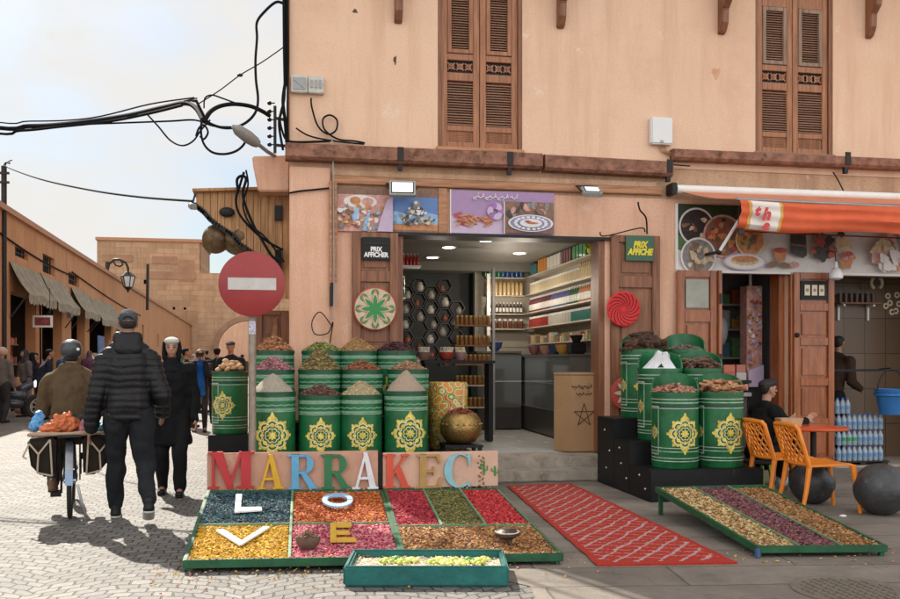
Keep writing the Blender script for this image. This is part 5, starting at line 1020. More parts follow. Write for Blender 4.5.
b.build('vine_drawing', CB, LC)
# ================================================================ trays
def lerp2(c, a, b_): # bilinear in corners c = (front left, front right, back right, back left)
    return c[0].lerp(c[1], a).lerp(c[3].lerp(c[2], a), b_)
def tray(label, c, hlines, vlines, legs, depth=.055, wd=.03, mat=None):
    mat = mat or GRN2; t = thing('spice_tray', ((c[0]+c[2])/2).xy.to_3d(), label, 'tray'); up = Vector((0,0,1)); dn = Vector((0,0,-depth))
    b = MB(); ins = lambda a, b_: lerp2(c, a, b_)
    fl = [ins(.005,.005)+dn*.8, ins(.995,.005)+dn*.8, ins(.995,.995)+dn*.8, ins(.005,.995)+dn*.8]; b.hexa([p+dn*.25 for p in fl]+fl); b.build('base', mat, t)
    b = MB(); E = [(c[0],c[1]),(c[1],c[2]),(c[2],c[3]),(c[3],c[0])]
    for k, (p, q) in enumerate(E):
        s = Vector((0,0,.0006*k)); d = (q-p).normalized(); b.bar(p-d*wd*.45+dn*.5+s, q+d*wd*.45+dn*.5+s, wd, depth)
    b.build('frame', mat, t, bevel=.004); b = MB()
    for (a0, b0, a1, b1) in hlines+vlines: b.bar(ins(a0,b0)+dn*.35, ins(a1,b1)+dn*.35, wd*.7, depth*.8)
    b.build('divider', M('pale_divider',(.13,.24,.13),.55,.35,14) , t, bevel=.003)
    for (a, b_) in legs:
        p = ins(a, b_)+dn*.6; 
        if p.z > .015: MB().bar((p.x,p.y,.006), p, .032, .032).build('leg', mat, t)
    return t
def bed(c, a0, a1, b0, b1, mats, label, n, size, name='petal_bed', dz=-.018, long=1.0):
    b = MB(); K = 8; e = .012
    P = [lerp2(c, a0+e+(a1-a0-2*e)*i/K, b0+e+(b1-b0-2*e)*j/K)+Vector((0,0,dz+.006*mnoise.noise(Vector((i*.9+a0*9,j*.9+b0*7,0))))) for j in range(K+1) for i in range(K+1)]
    b.add(P, [(j*(K+1)+i,j*(K+1)+i+1,(j+1)*(K+1)+i+1,(j+1)*(K+1)+i) for j in range(K) for i in range(K)], 0)
    bits(b, n, lambda: lerp2(c, random.uniform(a0+e,a1-e), random.uniform(b0+e,b1-e))+Vector((0,0,dz+size*.2+.006*random.random())), size, len(mats), long=long)
    root = (P[0]+P[-1])/2; o = b.build(name, mats); o.data.transform(Matrix.Translation(-root)); o.location = root; return tag(o, label, 'dried flowers')
GTA = lambda u, v, Y: F(u, v, Y)
# left tray pair: four letters' beds and four spice beds
zf, zk = .085, .27
L0 = G(185,560,zf); L1 = G(401,556,zf); L2 = F(381.5,490,7.76); L3 = F(208.5,490.5,7.76)
LT = (L0, L1, L2, L3)
R0 = G(404,555,zf); R1 = G(561,553,zf); R2 = F(497,488.5,7.76); R3 = F(385,489,7.76); RT = (R0, R1, R2, R3)
random.seed(21)
def flow(n, cs): return [M('%s_%d' % (n, i), c, .75, .2, 50) for i, c in enumerate(cs)]
# splits found where the photo shows the dividers
def solve_b(c, u, v):   # fraction (a, b) of a tray point seen at pixel (u, v)
    nrm = (c[1]-c[0]).cross(c[3]-c[0]); r = ray(u, v); e = Vector((0,0,EYE)); k = (c[0]-e).dot(nrm)/r.dot(nrm); p = e+r*k; a = b_ = .5
    for _ in range(40):
        q = lerp2(c, a, b_); da = (lerp2(c, a+.01, b_)-q)/.01; db = (lerp2(c, a, b_+.01)-q)/.01; d = p-q
        m00, m01, m11 = da.dot(da), da.dot(db), db.dot(db); r0, r1 = da.dot(d), db.dot(d); det = m00*m11-m01*m01; a += (r0*m11-r1*m01)/det; b_ += (r1*m00-r0*m01)/det
    return a, b_, p
lm = solve_b(LT, 291, 522); bl = lm[1]; al = lm[0]
tray('green tray with four beds of flowers carrying white blue and yellow letters', LT, [(0,bl,1,bl)], [(al,0,al,1)], [(0.02,0.01),(.98,.01),(.02,.98),(.98,.98)])
bed(LT,0,al,bl,1, flow('blue_flower',[(.02,.055,.075),(.03,.09,.11),(.012,.03,.05),(.06,.13,.13)]), 'bed of blue green dried flowers under the white letter L', 2600, .016)
bed(LT,al,1,bl,1, flow('orange_flower',[(.50,.12,.02),(.40,.07,.015),(.58,.20,.04),(.28,.05,.015)]), 'bed of orange dried petals under the blue letter O', 2600, .016)
bed(LT,0,al,0,bl, flow('yellow_flower',[(.60,.34,.012),(.50,.25,.008),(.66,.44,.03),(.34,.17,.01)]), 'bed of yellow dried petals under the white letter V', 3000, .016)
bed(LT,al,1,0,bl, flow('pink_flower',[(.50,.07,.13),(.58,.17,.20),(.36,.03,.07),(.62,.30,.27)]), 'bed of pink dried rosebuds under the yellow letter E', 3000, .016)
rb = solve_b(RT, 470, 524)[1]; r1_ = solve_b(RT, 432, 505)[0]; r2_ = solve_b(RT, 473, 505)[0]
tray('green tray with red, green and brown beds of dried spices', RT, [(0,rb,1,rb)], [(r1_,rb,r1_,1),(r2_,rb,r2_,1)], [(0.02,0.01),(.98,.01),(.02,.98),(.98,.98)])
bed(RT,0,r1_,rb,1, flow('crimson_bud',[(.40,.02,.035),(.30,.012,.03),(.50,.05,.06),(.20,.01,.02)]), 'bed of crimson dried buds left of the green bed', 1900, .016)
bed(RT,r1_,r2_,rb,1, flow('olive_bud',[(.16,.14,.035),(.11,.11,.025),(.24,.20,.06),(.07,.07,.02)]), 'bed of olive green dried leaves between two red beds', 1900, .015)
bed(RT,r2_,1,rb,1, flow('scarlet_bud',[(.52,.025,.03),(.42,.015,.02),(.60,.07,.06),(.28,.01,.015)]), 'bed of scarlet dried buds right of the green bed', 1900, .016)
bed(RT,0,1,0,rb, flow('mixed_brown',[(.42,.19,.05),(.50,.30,.11),(.24,.09,.03),(.10,.05,.03),(.34,.13,.04)]), 'wide bed of mixed brown dried pods with a small brazier', 2900, .019)
# flat letters lying on the beds
def flat_letter(polys, c, mat, label, th=.014, dz=.012):
    b = MB(); up = Vector((0,0,th))
    for k, poly in enumerate(polys):
        P = [solve_b(c, u, v)[2]+Vector((0,0,dz-.012)) for u, v in poly]; q = up*(1+.015*k); n = len(P)
        b.add(P+[x+q for x in P], [tuple(range(n)), tuple(reversed(range(n,2*n)))]+[(i,i+n,(i+1)%n+n,(i+1)%n) for i in range(n)])
    o = b.build('flat_letter', mat, None, bevel=.002); ctr = sum((Vector(v.co) for v in o.data.vertices), Vector())/len(o.data.vertices); o.data.transform(Matrix.Translation(-ctr)); o.location = ctr; return tag(o, label, 'letter')
flat_letter([[(234.5,513.5),(240.5,513),(242,495.5),(236,495.5)],[(240.6,513),(262,511.5),(261.5,508.5),(240.9,508.8)]], LT, WHITE, 'white letter L lying on the blue green flowers')
o1, o2 = [], []
for i in range(26): a = 2*PI*i/26; o1.append((337.5+15.5*math.cos(a), 501.5+6.8*math.sin(a))); o2.append((337.5+10.2*math.cos(a), 501.3+3.9*math.sin(a)))
flat_letter([[o1[i], o1[(i+1)%26], o2[(i+1)%26], o2[i]] for i in range(26)], LT, M('letter_powder_blue',(.30,.46,.66),.5,.1,10), 'powder blue letter O lying on the orange petals')
flat_letter([[(216,532),(223,530.5),(241.5,542),(240,547)],[(240.6,546.8),(242,542),(263,528.5),(270,528.5)]], LT, WHITE, 'white letter V lying on the yellow petals')
flat_letter([[(330,543),(336.5,542.8),(336,524.5),(330.3,524.6)],[(336.6,542.8),(357,542.5),(355,539.2),(336.5,539.4)],[(336.3,535.4),(350,535.2),(349,532.2),(336.3,532.3)],[(336.1,528),(351.5,527.8),(351,524.6),(336,524.6)]], LT, M('letter_yellow_flat',(.66,.40,.04),.5,.1,10), 'yellow letter E lying on the pink rosebuds')
# little pot and brazier
p = solve_b(LT, 308, 547)[2]; t = thing('clay_bowl', p, 'small dark woven bowl on the pink rosebuds', 'bowl'); MB().lathe([(.05,-.01),(.075,.02),(.085,.055),(.08,.075),(.065,.07)], p, 20).build('shell', M('dark_clay',(.13,.08,.055),.8,.3,30,.4), t, True)
heap(p+Vector((0,0,.066)), .07, .045, sp('bowl_seed',(.20,.10,.06)), 'brown seeds heaped in the small dark bowl', n=120, size=.014)
p = solve_b(RT, 507, 543)[2]; t = thing('incense_brazier', p, 'small dark metal brazier on the brown pods', 'brazier'); DM = M('tarnished_metal',(.12,.09,.07),.4,.4,20,.2,metal=.7); MB().lathe([(.03,.02),(.055,.035),(.085,.055),(.088,.075),(.08,.08),(.05,.10),(.02,.105)], p, 20).build('bowl', DM, t, True)
for a in (0.5, 2.6, 4.7): MB().bar(p+Vector((.04*math.cos(a),.04*math.sin(a),-.005)), p+Vector((.05*math.cos(a),.05*math.sin(a),.05)), .012).build('leg', DM, t)
MB().tube([p+Vector((.085*math.cos(a),.085*math.sin(a),.077)) for a in [2*PI*i/16 for i in range(17)]], .006, 6).build('rim', STEEL, t, True)
# right tray
b0, b1 = G(757,546,.085), G(885,545,.085); b2, b3 = F(762,485,7.42), F(657,487,7.45); b2.z = b3.z = .25
c = (b0, b1, b2, b3); s1 = solve_b(c, 740, 520)[0]; s1 = 1/3.; s2 = 2/3.
tray('green tray in front of the studded stand with three long strips of spice', c, [], [(s1,0,s1,1),(s2,0,s2,1)], [(0.02,0.01),(.98,.01),(.02,.98),(.98,.98)], depth=.05)
bed(c,0,s1,0,1, flow('pale_pod',[(.52,.36,.14),(.60,.46,.24),(.36,.20,.07),(.20,.10,.04)]), 'strip of pale yellow dried pods nearest the carpet', 2200, .019)
bed(c,s1,s2,0,1, flow('purple_bud',[(.19,.05,.055),(.27,.11,.10),(.11,.028,.032),(.13,.065,.085)]), 'middle strip of purple dried buds', 2200, .018)
bed(c,s2,1,0,.97, flow('brown_pod',[(.34,.15,.05),(.42,.24,.09),(.22,.08,.03),(.16,.10,.03)]), 'strip of brown dried pods nearest the orange chairs', 2200, .018)
o = MB().bar((b0.x-.01,b0.y-.025,.008), (b0.x-.01,b0.y-.025,.07), .03).build('blue_block', M('blue_block',(.05,.10,.22),.6,.2,12), None, bevel=.004); tag(o, 'small blue wedge beside the front leg of the spice strips tray', 'wedge')
random.seed(44); b = MB()
bits(b, 260, lambda: Vector((random.uniform(-.95,1.95), random.gauss(5.85,.22), .012)), .011, 4)
bits(b, 60, lambda: Vector((random.uniform(3.0,4.4), random.gauss(5.55,.15), .012)), .012, 4)
for c_ in (LT, RT):
    bits(b, 130, lambda: lerp2(c_, random.random(), random.choice([0,0,1,bl if c_ is LT else rb]))+Vector((random.uniform(-.012,.012),random.uniform(-.012,.012),.006)), .011, 4)
o = b.build('spilled_petals', [MATS['yellow_flower_0'], MATS['mixed_brown_0'], MATS['pink_flower_1'], MATS['pale_pod_0'] if 'pale_pod_0' in MATS else MATS['mixed_brown_1']]); tag(o, 'petals and seeds spilled on the tray rims and the ground', 'petals', kind='stuff')
# ================================================================ teal box
TEAL = M('teal_cloth', (.008,.115,.105), .7, .25, 6, .3, 25); tl = G(343,587,.004); tr = G(509,587,.004); ex = (tr-tl).normalized(); ey = Vector((-ex.y, ex.x, 0)); W_ = (tr-tl).length
t = thing('teal_box_tray', (tl+tr)/2, 'shallow teal cloth covered tray nearest the camera', 'tray'); D_ = .50; Hh = .125
def TB(a, b_, z): return tl+ex*a+ey*b_+Vector((0,0,z))
def wall4(a0,a1,b0,b1,z0,z1): 
    P = [TB(a,b_,z) for z in (z0,z1) for a, b_ in ((a0,b0),(a1,b0),(a1,b1),(a0,b1))]; return MB().hexa(P)
for args in ((0,W_,0,.035,0,Hh),(0,W_,D_-.035,D_,0,Hh+.001),(.001,.035,.036,D_-.036,0,Hh-.001),(W_-.035,W_-.001,.036,D_-.036,0,Hh-.0015)): wall4(*args).build('side', TEAL, t, bevel=.012)
wall4(.03,W_-.03,.03,D_-.03,.002,.03).build('base', TEAL, t)
b = MB(); K = 10; P = [TB(.036+(W_-.072)*i/20, .036+(D_-.072)*j/K, .075+.02*mnoise.noise(Vector((i*.5,j*.5,3)))) for j in range(K+1) for i in range(21)]; b.add(P, [(j*21+i,j*21+i+1,(j+1)*21+i+1,(j+1)*21+i) for j in range(K) for i in range(20)])
random.seed(8); bits(b, 420, lambda: TB(random.uniform(.05,W_-.05), random.uniform(.05,D_-.05), .086), .013, 3, flat=.25)
o = b.build('white_petals', [M('petal_white_%d' % i, c, .8, .1, 30) for i, c in enumerate(((.60,.52,.38),(.64,.56,.43),(.54,.45,.31)))]); tag(o, 'creamy white petals filling the teal tray', 'dried flowers')
soap = [(.24,.28,0),(.30,.33,2),(.34,.25,0),(.40,.30,1),(.53,.24,0),(.58,.31,1),(.62,.22,1),(.67,.29,0),(.72,.22,1),(.76,.30,2),(.82,.24,0),(.86,.32,1)]
SM = [M('soap_%d' % i, c, .5, .15, 20) for i, c in enumerate(((.42,.46,.05),(.62,.60,.14),(.12,.26,.04)))]
for k, (a, b_, m) in enumerate(soap):
    s = MB(); p0 = TB(a*W_, b_+.03, .09); s.ball(p0, (.03,.03,.022), 10)
    for j in range(6): s.ball(p0+Vector((.034*math.cos(j*PI/3+k), .034*math.sin(j*PI/3+k), -.002)), (.018,.018,.014), 8)
    o = s.build('scented_flower', SM[m], None, True); o.data.transform(Matrix.Translation(-p0)); o.location = p0; tag(o, ['green yellow flower head lying on the white petals','pale yellow flower head lying on the white petals','dark green flower head lying on the white petals'][m], 'flower', ['green yellow flower heads','pale yellow flower heads','dark green flower heads'][m])
# ================================================================ carpet
wear(BP, (.36,.19,.13), .56, .68, 5); wear(BP2, (.46,.28,.20), .56, .68, 5); wear(TEAL, (.03,.17,.15), .58, .68, 6)
CR = [M('carpet_red',(.47,.028,.012),.95,.4,70,.6,260), M('carpet_line',(.50,.36,.36),.95,.15,30,.5,260), M('carpet_thin_line',(.52,.26,.24),.95,.15,30,.5,260)]
cc = [Vector((2.0,5.62,0)), Vector((2.98,5.52,0)), Vector((3.05,9.45,0)), Vector((2.3,9.4,0))]
b = MB(); NX, NY = 80, 300
def cz(a, d): return .012+.006*mnoise.noise(Vector((a*4,d*11,1)))+.004*mnoise.noise(Vector((a*13,d*30,5)))
P = []
for j in range(NY+1):
    for i in range(NX+1):
        a, d = i/NX, j/NY; p = lerp2(cc, a, d); p.x += .012*mnoise.noise(Vector((0,d*18,2)))+(.05*(d-.3) if a > .5 and d < .34 else 0); p.z = cz(a, d)+.004; P.append(p)
fs, ms = [], []
for j in range(NY):
    for i in range(NX):
        a, d = (i+.5)/NX, (j+.5)/NY; x, y = a*.9, d*4.0
        l1 = abs((((y*1.0-x*1.45+.035*mnoise.noise(Vector((x*6,y*6,0))))/.215) % 1)-.5)*.215 < .019+random.uniform(-.011,.007) and .06 < a < .94
        l2 = abs((((y*1.0+x*.30+.03*mnoise.noise(Vector((x*5,y*5,7))))/.125) % 1)-.5)*.125 < .0075+random.uniform(-.005,.004) and .05 < a < .95
        fs.append((j*(NX+1)+i,j*(NX+1)+i+1,(j+1)*(NX+1)+i+1,(j+1)*(NX+1)+i)); ms.append(1 if (l1 and .02 < d < .98) else 2 if (l2 and .04 < d < .97) else 0)
b.add(P, fs); b.m = ms; b.recalc = True
e0 = [P[i]-Vector((0,0,.012)) for i in range(NX+1)]; k0 = len(b.v); b.add(e0, []); 
for i in range(NX): b.f.append((i, k0+i, k0+i+1, i+1)); b.m.append(0)
o = b.build('carpet', CR, None, True); tag(o, 'red woven carpet with pale lattice leading up to the shop step', 'carpet')
# ================================================================ manhole
q = G(850,590,.008); t = thing('manhole_cover', q, 'worn round manhole cover set in the paving', 'manhole'); CI = M('worn_iron',(.20,.17,.135),.6,.25,20,.3,metal=.2); MB().lathe([(.30,-.004),(.30,.0),(.001,.0005)], q, 40).build('lid', CI, t, True)
b = MB()
for i in range(-5,6):
    for j in range(-5,6):
        if i*i+j*j < 27: b.cbox(q+Vector((i*.052,j*.052,.003)), (.034,.034,.006))
b.build('tread', CI, t); MB().lathe([(.30,0),(.31,.004),(.335,.004),(.34,0)], q, 40, caps=False).build('rim', CI, t)
# ================================================================ no entry sign
q = F(252,284,8.36); t = thing('no_entry_sign', (q.x,8.4,0), 'red no entry disc with a white bar on a grey pole', 'road sign'); SR = M('sign_red',(.30,.028,.03),.45,.12,8); Q = Matrix.Rotation(R(90),3,'X')
MB().lathe([(.298,-.006),(.304,0),(.304,.012),(.298,.016)], q, 56, 0, Q).build('disc', SR, t, True); MB().box((q.x-.218,q.y-.0195,q.z-.056),(q.x+.222,q.y-.0165,q.z+.056)).build('white_bar', M('sign_white',(.52,.50,.47),.5,.1,12), t)
POLE = M('galvanised_pole',(.29,.24,.19),.5,.25,12,.15,metal=.3); MB().tube([(q.x+.0,8.42,.006),(q.x+.0,8.42,q.z+.2)], .036, 14).build('pole', POLE, t, True); MB().box((q.x-.05,8.375,q.z-.02),(q.x+.05,8.46,q.z+.02)).build('clamp', STEEL, t)
MB().box((q.x-.03,8.378,1.64),(q.x+.032,8.383,1.76)).build('sticker', M('blue_sticker',(.12,.22,.50),.4,.5,40,hue=(.6,.55,.6)), t)
# ================================================================ orange chairs, table, stone balls
ORG = M('orange_plastic', (.78,.225,.015), .38, .12, 5, coat=.15)
wear(ORG, (.50,.16,.03), .60, .70, 12)
def make_chair(label):
    t = thing('chair', (0,0,0), label, 'chair', None); w2, d = .22, .42      # faces +Y locally
    b = MB(); K = 8; P = []
    for j in range(K+1):
        for i in range(K+1):
            x = -w2+2*w2*i/K; y = d*j/K; z = .44-.02*math.sin(PI*i/K)*math.sin(PI*j/K)+.015*(j/K)-(.02 if j == K else 0); P.append((x,y,z))
    n = len(P); b.add(P+[(x,y,z-.022) for x, y, z in P], [(j*(K+1)+i,j*(K+1)+i+1,(j+1)*(K+1)+i+1,(j+1)*(K+1)+i) for j in range(K) for i in range(K)]+[(n+j*(K+1)+i,n+(j+1)*(K+1)+i,n+(j+1)*(K+1)+i+1,n+j*(K+1)+i+1) for j in range(K) for i in range(K)])
    per = [i for i in range(K+1)]+[j*(K+1)+K for j in range(1,K+1)]+[K*(K+1)+i for i in range(K-1,-1,-1)]+[j*(K+1) for j in range(K-1,0,-1)]
    b.add([], []); b.f += [(per[i], per[(i+1)%len(per)], n+per[(i+1)%len(per)], n+per[i]) for i in range(len(per))]; b.m += [0]*len(per)
    b.build('seat', ORG, t, True, local=True)
    # back: a rounded frame filled with an open random web
    bp = lambda a, h: Vector((-w2*1.02+2*w2*1.02*a, -.02-.11*h-.03*math.sin(PI*a), .43+.36*h-.015*math.cos(PI*(a-.5))*0))
    b = MB(); b.tube([bp(0,-.02), bp(0,.5), bp(.0,.93), bp(.05,1), bp(.5,1.03), bp(.95,1), bp(1,.93), bp(1,.5), bp(1,-.02)], .021, 8); b.tube([bp(0,.04), bp(.25,.02), bp(.5,.01), bp(.75,.02), bp(1,.04)], .018, 8); b.build('back_frame', ORG, t, True, local=True)
    rr = random.Random(12); b = MB(); NXg, NZ = 6, 7; node = {}
    for i in range(NXg+1):
        for j in range(NZ+1): node[i,j] = (min(1,max(0,(i+(.5 if j%2 else 0)+rr.uniform(-.22,.22))/NXg)), min(1,max(0,(j+rr.uniform(-.25,.25))/NZ)))
    for i in range(NXg+1):
        for j in range(NZ):
            for di in ((0,-1) if j%2 == 0 else (0,1)):
                if (i+di, j+1) in node:
                    p, q = node[i,j], node[i+di,j+1]; wv = .0055+.004*(1-p[1]); b.bar(bp(*p), bp(*q), wv*2.0, .010, up=(0,1,.2))
            if (i+1,j) in node and rr.random() < .35-.3*(j/NZ): b.bar(bp(*node[i,j]), bp(*node[i+1,j]), .015, .012, up=(0,1,.2))
    b.build('web_backrest', ORG, t, local=True)
    for sx in (-1,1):
        MB().tube([(sx*w2*.98,-.01,.45),(sx*w2*1.04,-.05,.2),(sx*w2*1.1,-.10,.0)], .02, 8, rs=[.027,.022,.017]).build('leg', ORG, t, True, local=True)
        MB().tube([(sx*w2*.96,d-.02,.435),(sx*w2*1.02,d+.015,.2),(sx*w2*1.06,d+.04,0)], .02, 8, rs=[.027,.022,.017]).build('leg', ORG, t, True, local=True)
    return t
ca = make_chair('orange openwork plastic chair standing clear with its whole seat in view'); ca.location = (4.62,7.45,.006); ca.rotation_euler.z = R(-95)
cb = copy_tree(ca); cb['label'] = 'orange openwork plastic chair next to the seated man and cut off by the tray'; cb.location = (4.60,8.02,.006); cb.rotation_euler.z = R(-92)
t = thing('cafe_table', (5.32,8.32,.006), 'round red orange table by the seated man', 'table'); TR = M('red_orange_top',(.60,.085,.02),.3,.06,5,coat=.3)
MB().lathe([(.33,.675),(.345,.685),(.345,.70),(.335,.708),(.001,.709)], (5.32,8.32,.0), 40).build('top', TR, t, True)
MB().tube([(5.32,8.32,.02),(5.32,8.32,.674)], .03, 12).build('column', IRON, t, True); MB().lathe([(.2,.006),(.2,.02),(.05,.045)], (5.32,8.32,0), 24).build('foot', IRON, t, True)
o = MB().prism([(-.10,0),(-.13,.09),(.13,.09),(.10,0)], (5.02,8.22,.712), (.95,-.1,0), (0,0,1), (0,.12,0)).build('paper_tray', M('kraft_paper',(.48,.30,.16),.8,.15,14), None, bevel=.004); tag(o, 'small kraft paper tray on the red orange table', 'food tray')
SBALL = M('dark_stone_ball', (.045,.045,.047), .4, .35, 7, .25, 30)
wear(SBALL, (.16,.15,.14), .58, .66, 9)
for (u, v, r_, lb) in ((812,503,.215,'dark stone ball beneath the orange chair'),(881,514,.235,'dark stone ball at the foot of the tiled recess')):
    q = G(u, v, .006); o = MB().ball((0,0,0), r_, 32).build('stone_ball', SBALL, None, True); o.location = q+Vector((0,.0,r_-.012)); tag(o, lb, 'bollard')
o = tag(MB().ball(G(843,516,.012), (.035,.025,.012), 8).build('crumpled_paper', WHITE, None, True), 'scrap of white paper on the paving near the chair leg', 'litter')
# ================================================================ the corner: plank canopy, corbel, lamps, cables
YC = 10.7
def C3(u, v, Y=YC): return F(u, v, Y)
t = thing('plank_canopy', C3(240,200), 'weathered wooden plank canopy jutting from the side of the corner', 'canopy')
out = [(195,192),(195,203),(203,209),(210,217),(222,226),(232,232),(240,242),(253,250),(258,262),(258,300),(284.5,300),(284.5,190)]
pl = MB(); N = 13
def low(u):   # lower edge of the boarding at column u
    L_ = [(195,203),(203,209),(210,217),(222,226),(232,232),(240,242),(253,250),(258,262),(262,296),(285,299)]
    for (a, c), (a2, c2) in zip(L_, L_[1:]):
        if a <= u <= a2: return c+(c2-c)*(u-a)/(a2-a)
    return 299
for k in range(N):
    u0, u1 = 196+(289.6-196)*k/N+.22, 196+(289.6-196)*(k+1)/N-.22; y = YC+.004*(k%3)
    P = [C3(u0,190.5,y), C3(u1,190.5,y), C3(u1,low(u1),y), C3(u0,low(u0),y)]; pl.hexa([P[3],P[2],P[2]+Vector((0,.03,0)),P[3]+Vector((0,.03,0)),P[0],P[1],P[1]+Vector((0,.03,0)),P[0]+Vector((0,.03,0))])
pl.build('boarding', PLANK, t); bk_ = MB(); bk_.prism([(C3(u,0).x, C3(u,low(min(u,284))-3).z) for u in (197,205,215,228,240,252,258,262,270,289.4)]+[(C3(289.4,0).x, C3(0,192).z),(C3(197,0).x, C3(0,192).z)], (0,YC+.045,0), (1,0,0), (0,0,1), (0,.02,0)); bk_.build('backing', WOOD, t); a, c = C3(193,191), C3(289.8,188.5); MB().bar((a.x,YC-.03,a.z),(c.x,YC-.03,c.z),.09,.035).build('top_rail', PLANK, t, bevel=.004)
b = MB(); b.hexa([(a.x,YC+.04,a.z-.02),(XL-.01,YC+.04,c.z-.02),(XL-.01,YC+3,c.z-.02),(a.x,YC+3,a.z-.02),(a.x,YC+.04,a.z+.03),(XL-.01,YC+.04,c.z+.03),(XL-.01,YC+3,c.z+.03),(a.x,YC+3,a.z+.03)]); b.build('roof_sheet', PALEW, t)
b = MB(); L_ = [(194,204),(203,211),(210,219),(222,228),(232,234),(240,244),(252,252)]
for i in range(26):
    f = i/25*(len(L_)-1); k = min(int(f), len(L_)-2); u = L_[k][0]+(L_[k+1][0]-L_[k][0])*(f-k); v = L_[k][1]+(L_[k+1][1]-L_[k][1])*(f-k); q = C3(u, v, YC-.02); b.prism([(-.028,.02),(.028,.02),(.022,-.02),(0,-.045),(-.022,-.02)], q, (1,0,0), (0,0,1), (0,.02,0))
b.build('scalloped_trim', BLACK, t); b = MB(); q = C3(278,213,YC-.05); b.box((q.x-.04,YC-.06,q.z-.08),(q.x+.05,YC-.002,q.z+.09)); b.build('bracket_box', BLACK, t); q = C3(278,258,YC-.05); MB().box((q.x-.03,YC-.06,q.z-.14),(q.x+.04,YC-.002,q.z+.1)).build('bracket_box', BLACK, t); b = MB(); q = C3(227,212,YC-.03); b.ball(q, (.09,.03,.06), 10); b.build('dark_opening', BLACK, t)
POT = M('patinated_copper', (.085,.05,.022), .5, .45, 9, .4, 30, metal=.4, hue=(.16,.10,.045))
for (u, v, s, lb) in ((217,238,(.17,.17,.20),'tilted dark copper pot hanging at the outer end under the canopy'),(241,238,(.21,.20,.24),'wide dark copper pot hanging under the middle of the canopy')):
    q = C3(u, v, YC+.2); t = thing('copper_pot', q, lb, 'pot'); r0 = s[0]; MB().lathe([(.02,-s[2])]+[(r0*math.cos(a_), s[2]*math.sin(a_)*(.98 if a_ < 0 else .8)) for a_ in [R(-75+10*k_) for k_ in range(14)]]+[(r0*.52,s[2]*.72),(r0*.50,s[2]*.85),(r0*.66,s[2]*1.0),(r0*.60,s[2]*1.02),(r0*.42,s[2]*.85)], q, 32, 0, Matrix.Rotation(.5 if u < 230 else 1.1,3,'Y')).build('vessel', POT, t, True); MB().tube([q+Vector((0,0,s[2]*.7)), q+Vector((.02,0,.45))], .012).build('hanger', IRON, t)
q = C3(192.5,206); t = thing('security_camera', q, 'small security camera at the outer tip of the plank canopy', 'camera'); MB().cbox(q, (.08,.14,.07), (.3,0,.3)).build('housing', GREY, t, bevel=.01); MB().bar(q+Vector((0,0,.03)), q+Vector((.03,0,.14)), .02).build('mount', IRON, t)
# side-street doorway clutter just past the corner
t = thing('side_cabinet', (-.35,11.6,0), 'tall brown wooden cabinet against the side wall behind the barrels', 'cabinet'); leaf(-.52,-.08,.02,2.05,WOOD,y=11.6,parent=t,name='front'); MB().box((-.52,11.657,.02),(-.08,12.0,2.05)).build('carcass', WOOD, t)
b = MB(); b.prism([(-.07,0),(.06,0),(.02,.6),(-.03,.6)], (-.33,11.35,1.25), (1,0,.1), (.15,0,1), (0,.03,0)); o = b.build('leather_bellows', M('tan_leather',(.30,.15,.07),.6,.25,10), None, bevel=.005); tag(o, 'tan leather bellows leaning against the brown cabinet', 'bellows')
# salmon corbel on the corner with stuff on it
t = thing('plaster_corbel', C3(265,170,10.5), 'salmon plastered corbel box on the corner above the plank canopy', 'corbel'); P = [C3(u, v, 10.42) for u, v in ((258,191),(289.5,191),(289.5,155),(252,156),(253,166))]; n = len(P); b = MB(); b.add(P+[p+Vector((0,.5,0)) for p in P], [tuple(range(n)), tuple(reversed(range(n,2*n)))]+[(i,i+n,(i+1)%n+n,(i+1)%n) for i in range(n)]); b.build('block', PLL, t, bevel=.015)
# insulator rack and street light arm
q = C3(274,127,10.45); t = thing('insulator_rack', q, 'black insulator rack fixed to the corner edge', 'insulators'); MB().bar(C3(275,153,10.45), C3(275,106,10.45), .035).build('bar', IRON, t); b = MB()
for k in range(6): b.ball(C3(269.5,103+k*8.3,10.45), (.028,.028,.025), 8)
b.build('insulator', BLACK, t, True); b = MB()
for k in range(6): b.bar(C3(269.5,103+k*8.3,10.45), C3(275,103+k*8.3,10.45), .012)
b.bar(C3(275,118,10.45), C3(286,120,10.45), .03); b.bar(C3(275,145,10.45), C3(286,146,10.45), .03); b.build('arm', IRON, t)
t = thing('street_light', C3(246,136,9.9), 'grey street light head slanting out from the corner among the cables', 'street light'); A, B_ = C3(234,127,9.8), C3(258,144,10.0); d_ = (B_-A).normalized()
MB().tube([A-d_*.02, A+d_*.05, A+d_*.2, A+d_*.3, B_], .06, 12, rs=[.02,.06,.072,.06,.045]).build('head', M('light_head',(.24,.22,.20),.5,.15,12), t, True); MB().tube([B_, C3(268,152,10.2), C3(275,156,10.45)], .022, 8).build('arm', GREY, t, True)
def cable(pts, r, label, cat='cable', m=CABLE, group=None, n=6, sub=6):
    P = [Vector(p) for p in pts]; out_ = []
    for i in range(len(P)-1):
        p0, p1, p2, p3 = P[max(i-1,0)], P[i], P[i+1], P[min(i+2,len(P)-1)]
        for k in range(sub):
            t_ = k/sub; out_.append(.5*((2*p1)+(p2-p0)*t_+(2*p0-5*p1+4*p2-p3)*t_*t_+(3*p1-p0-3*p2+p3)*t_**3))
    out_.append(P[-1]); o = MB().tube(out_, r, n).build('cable', m, None, True); return tag(o, label, cat, group)
def cp(L_, Y0, Y1): return [C3(u, v, Y0+(Y1-Y0)*i/(len(L_)-1)) for i, (u, v) in enumerate(L_)]
FAR = Vector((-9.6,17.0,6.2)); o = MB().tube([(-9.6,17,4.9),(-9.6,17,6.5)], .05, 8).build('rooftop_mast', IRON, None, True); tag(o, 'iron mast on the roof of the shop row holding the cable bundle', 'mast')
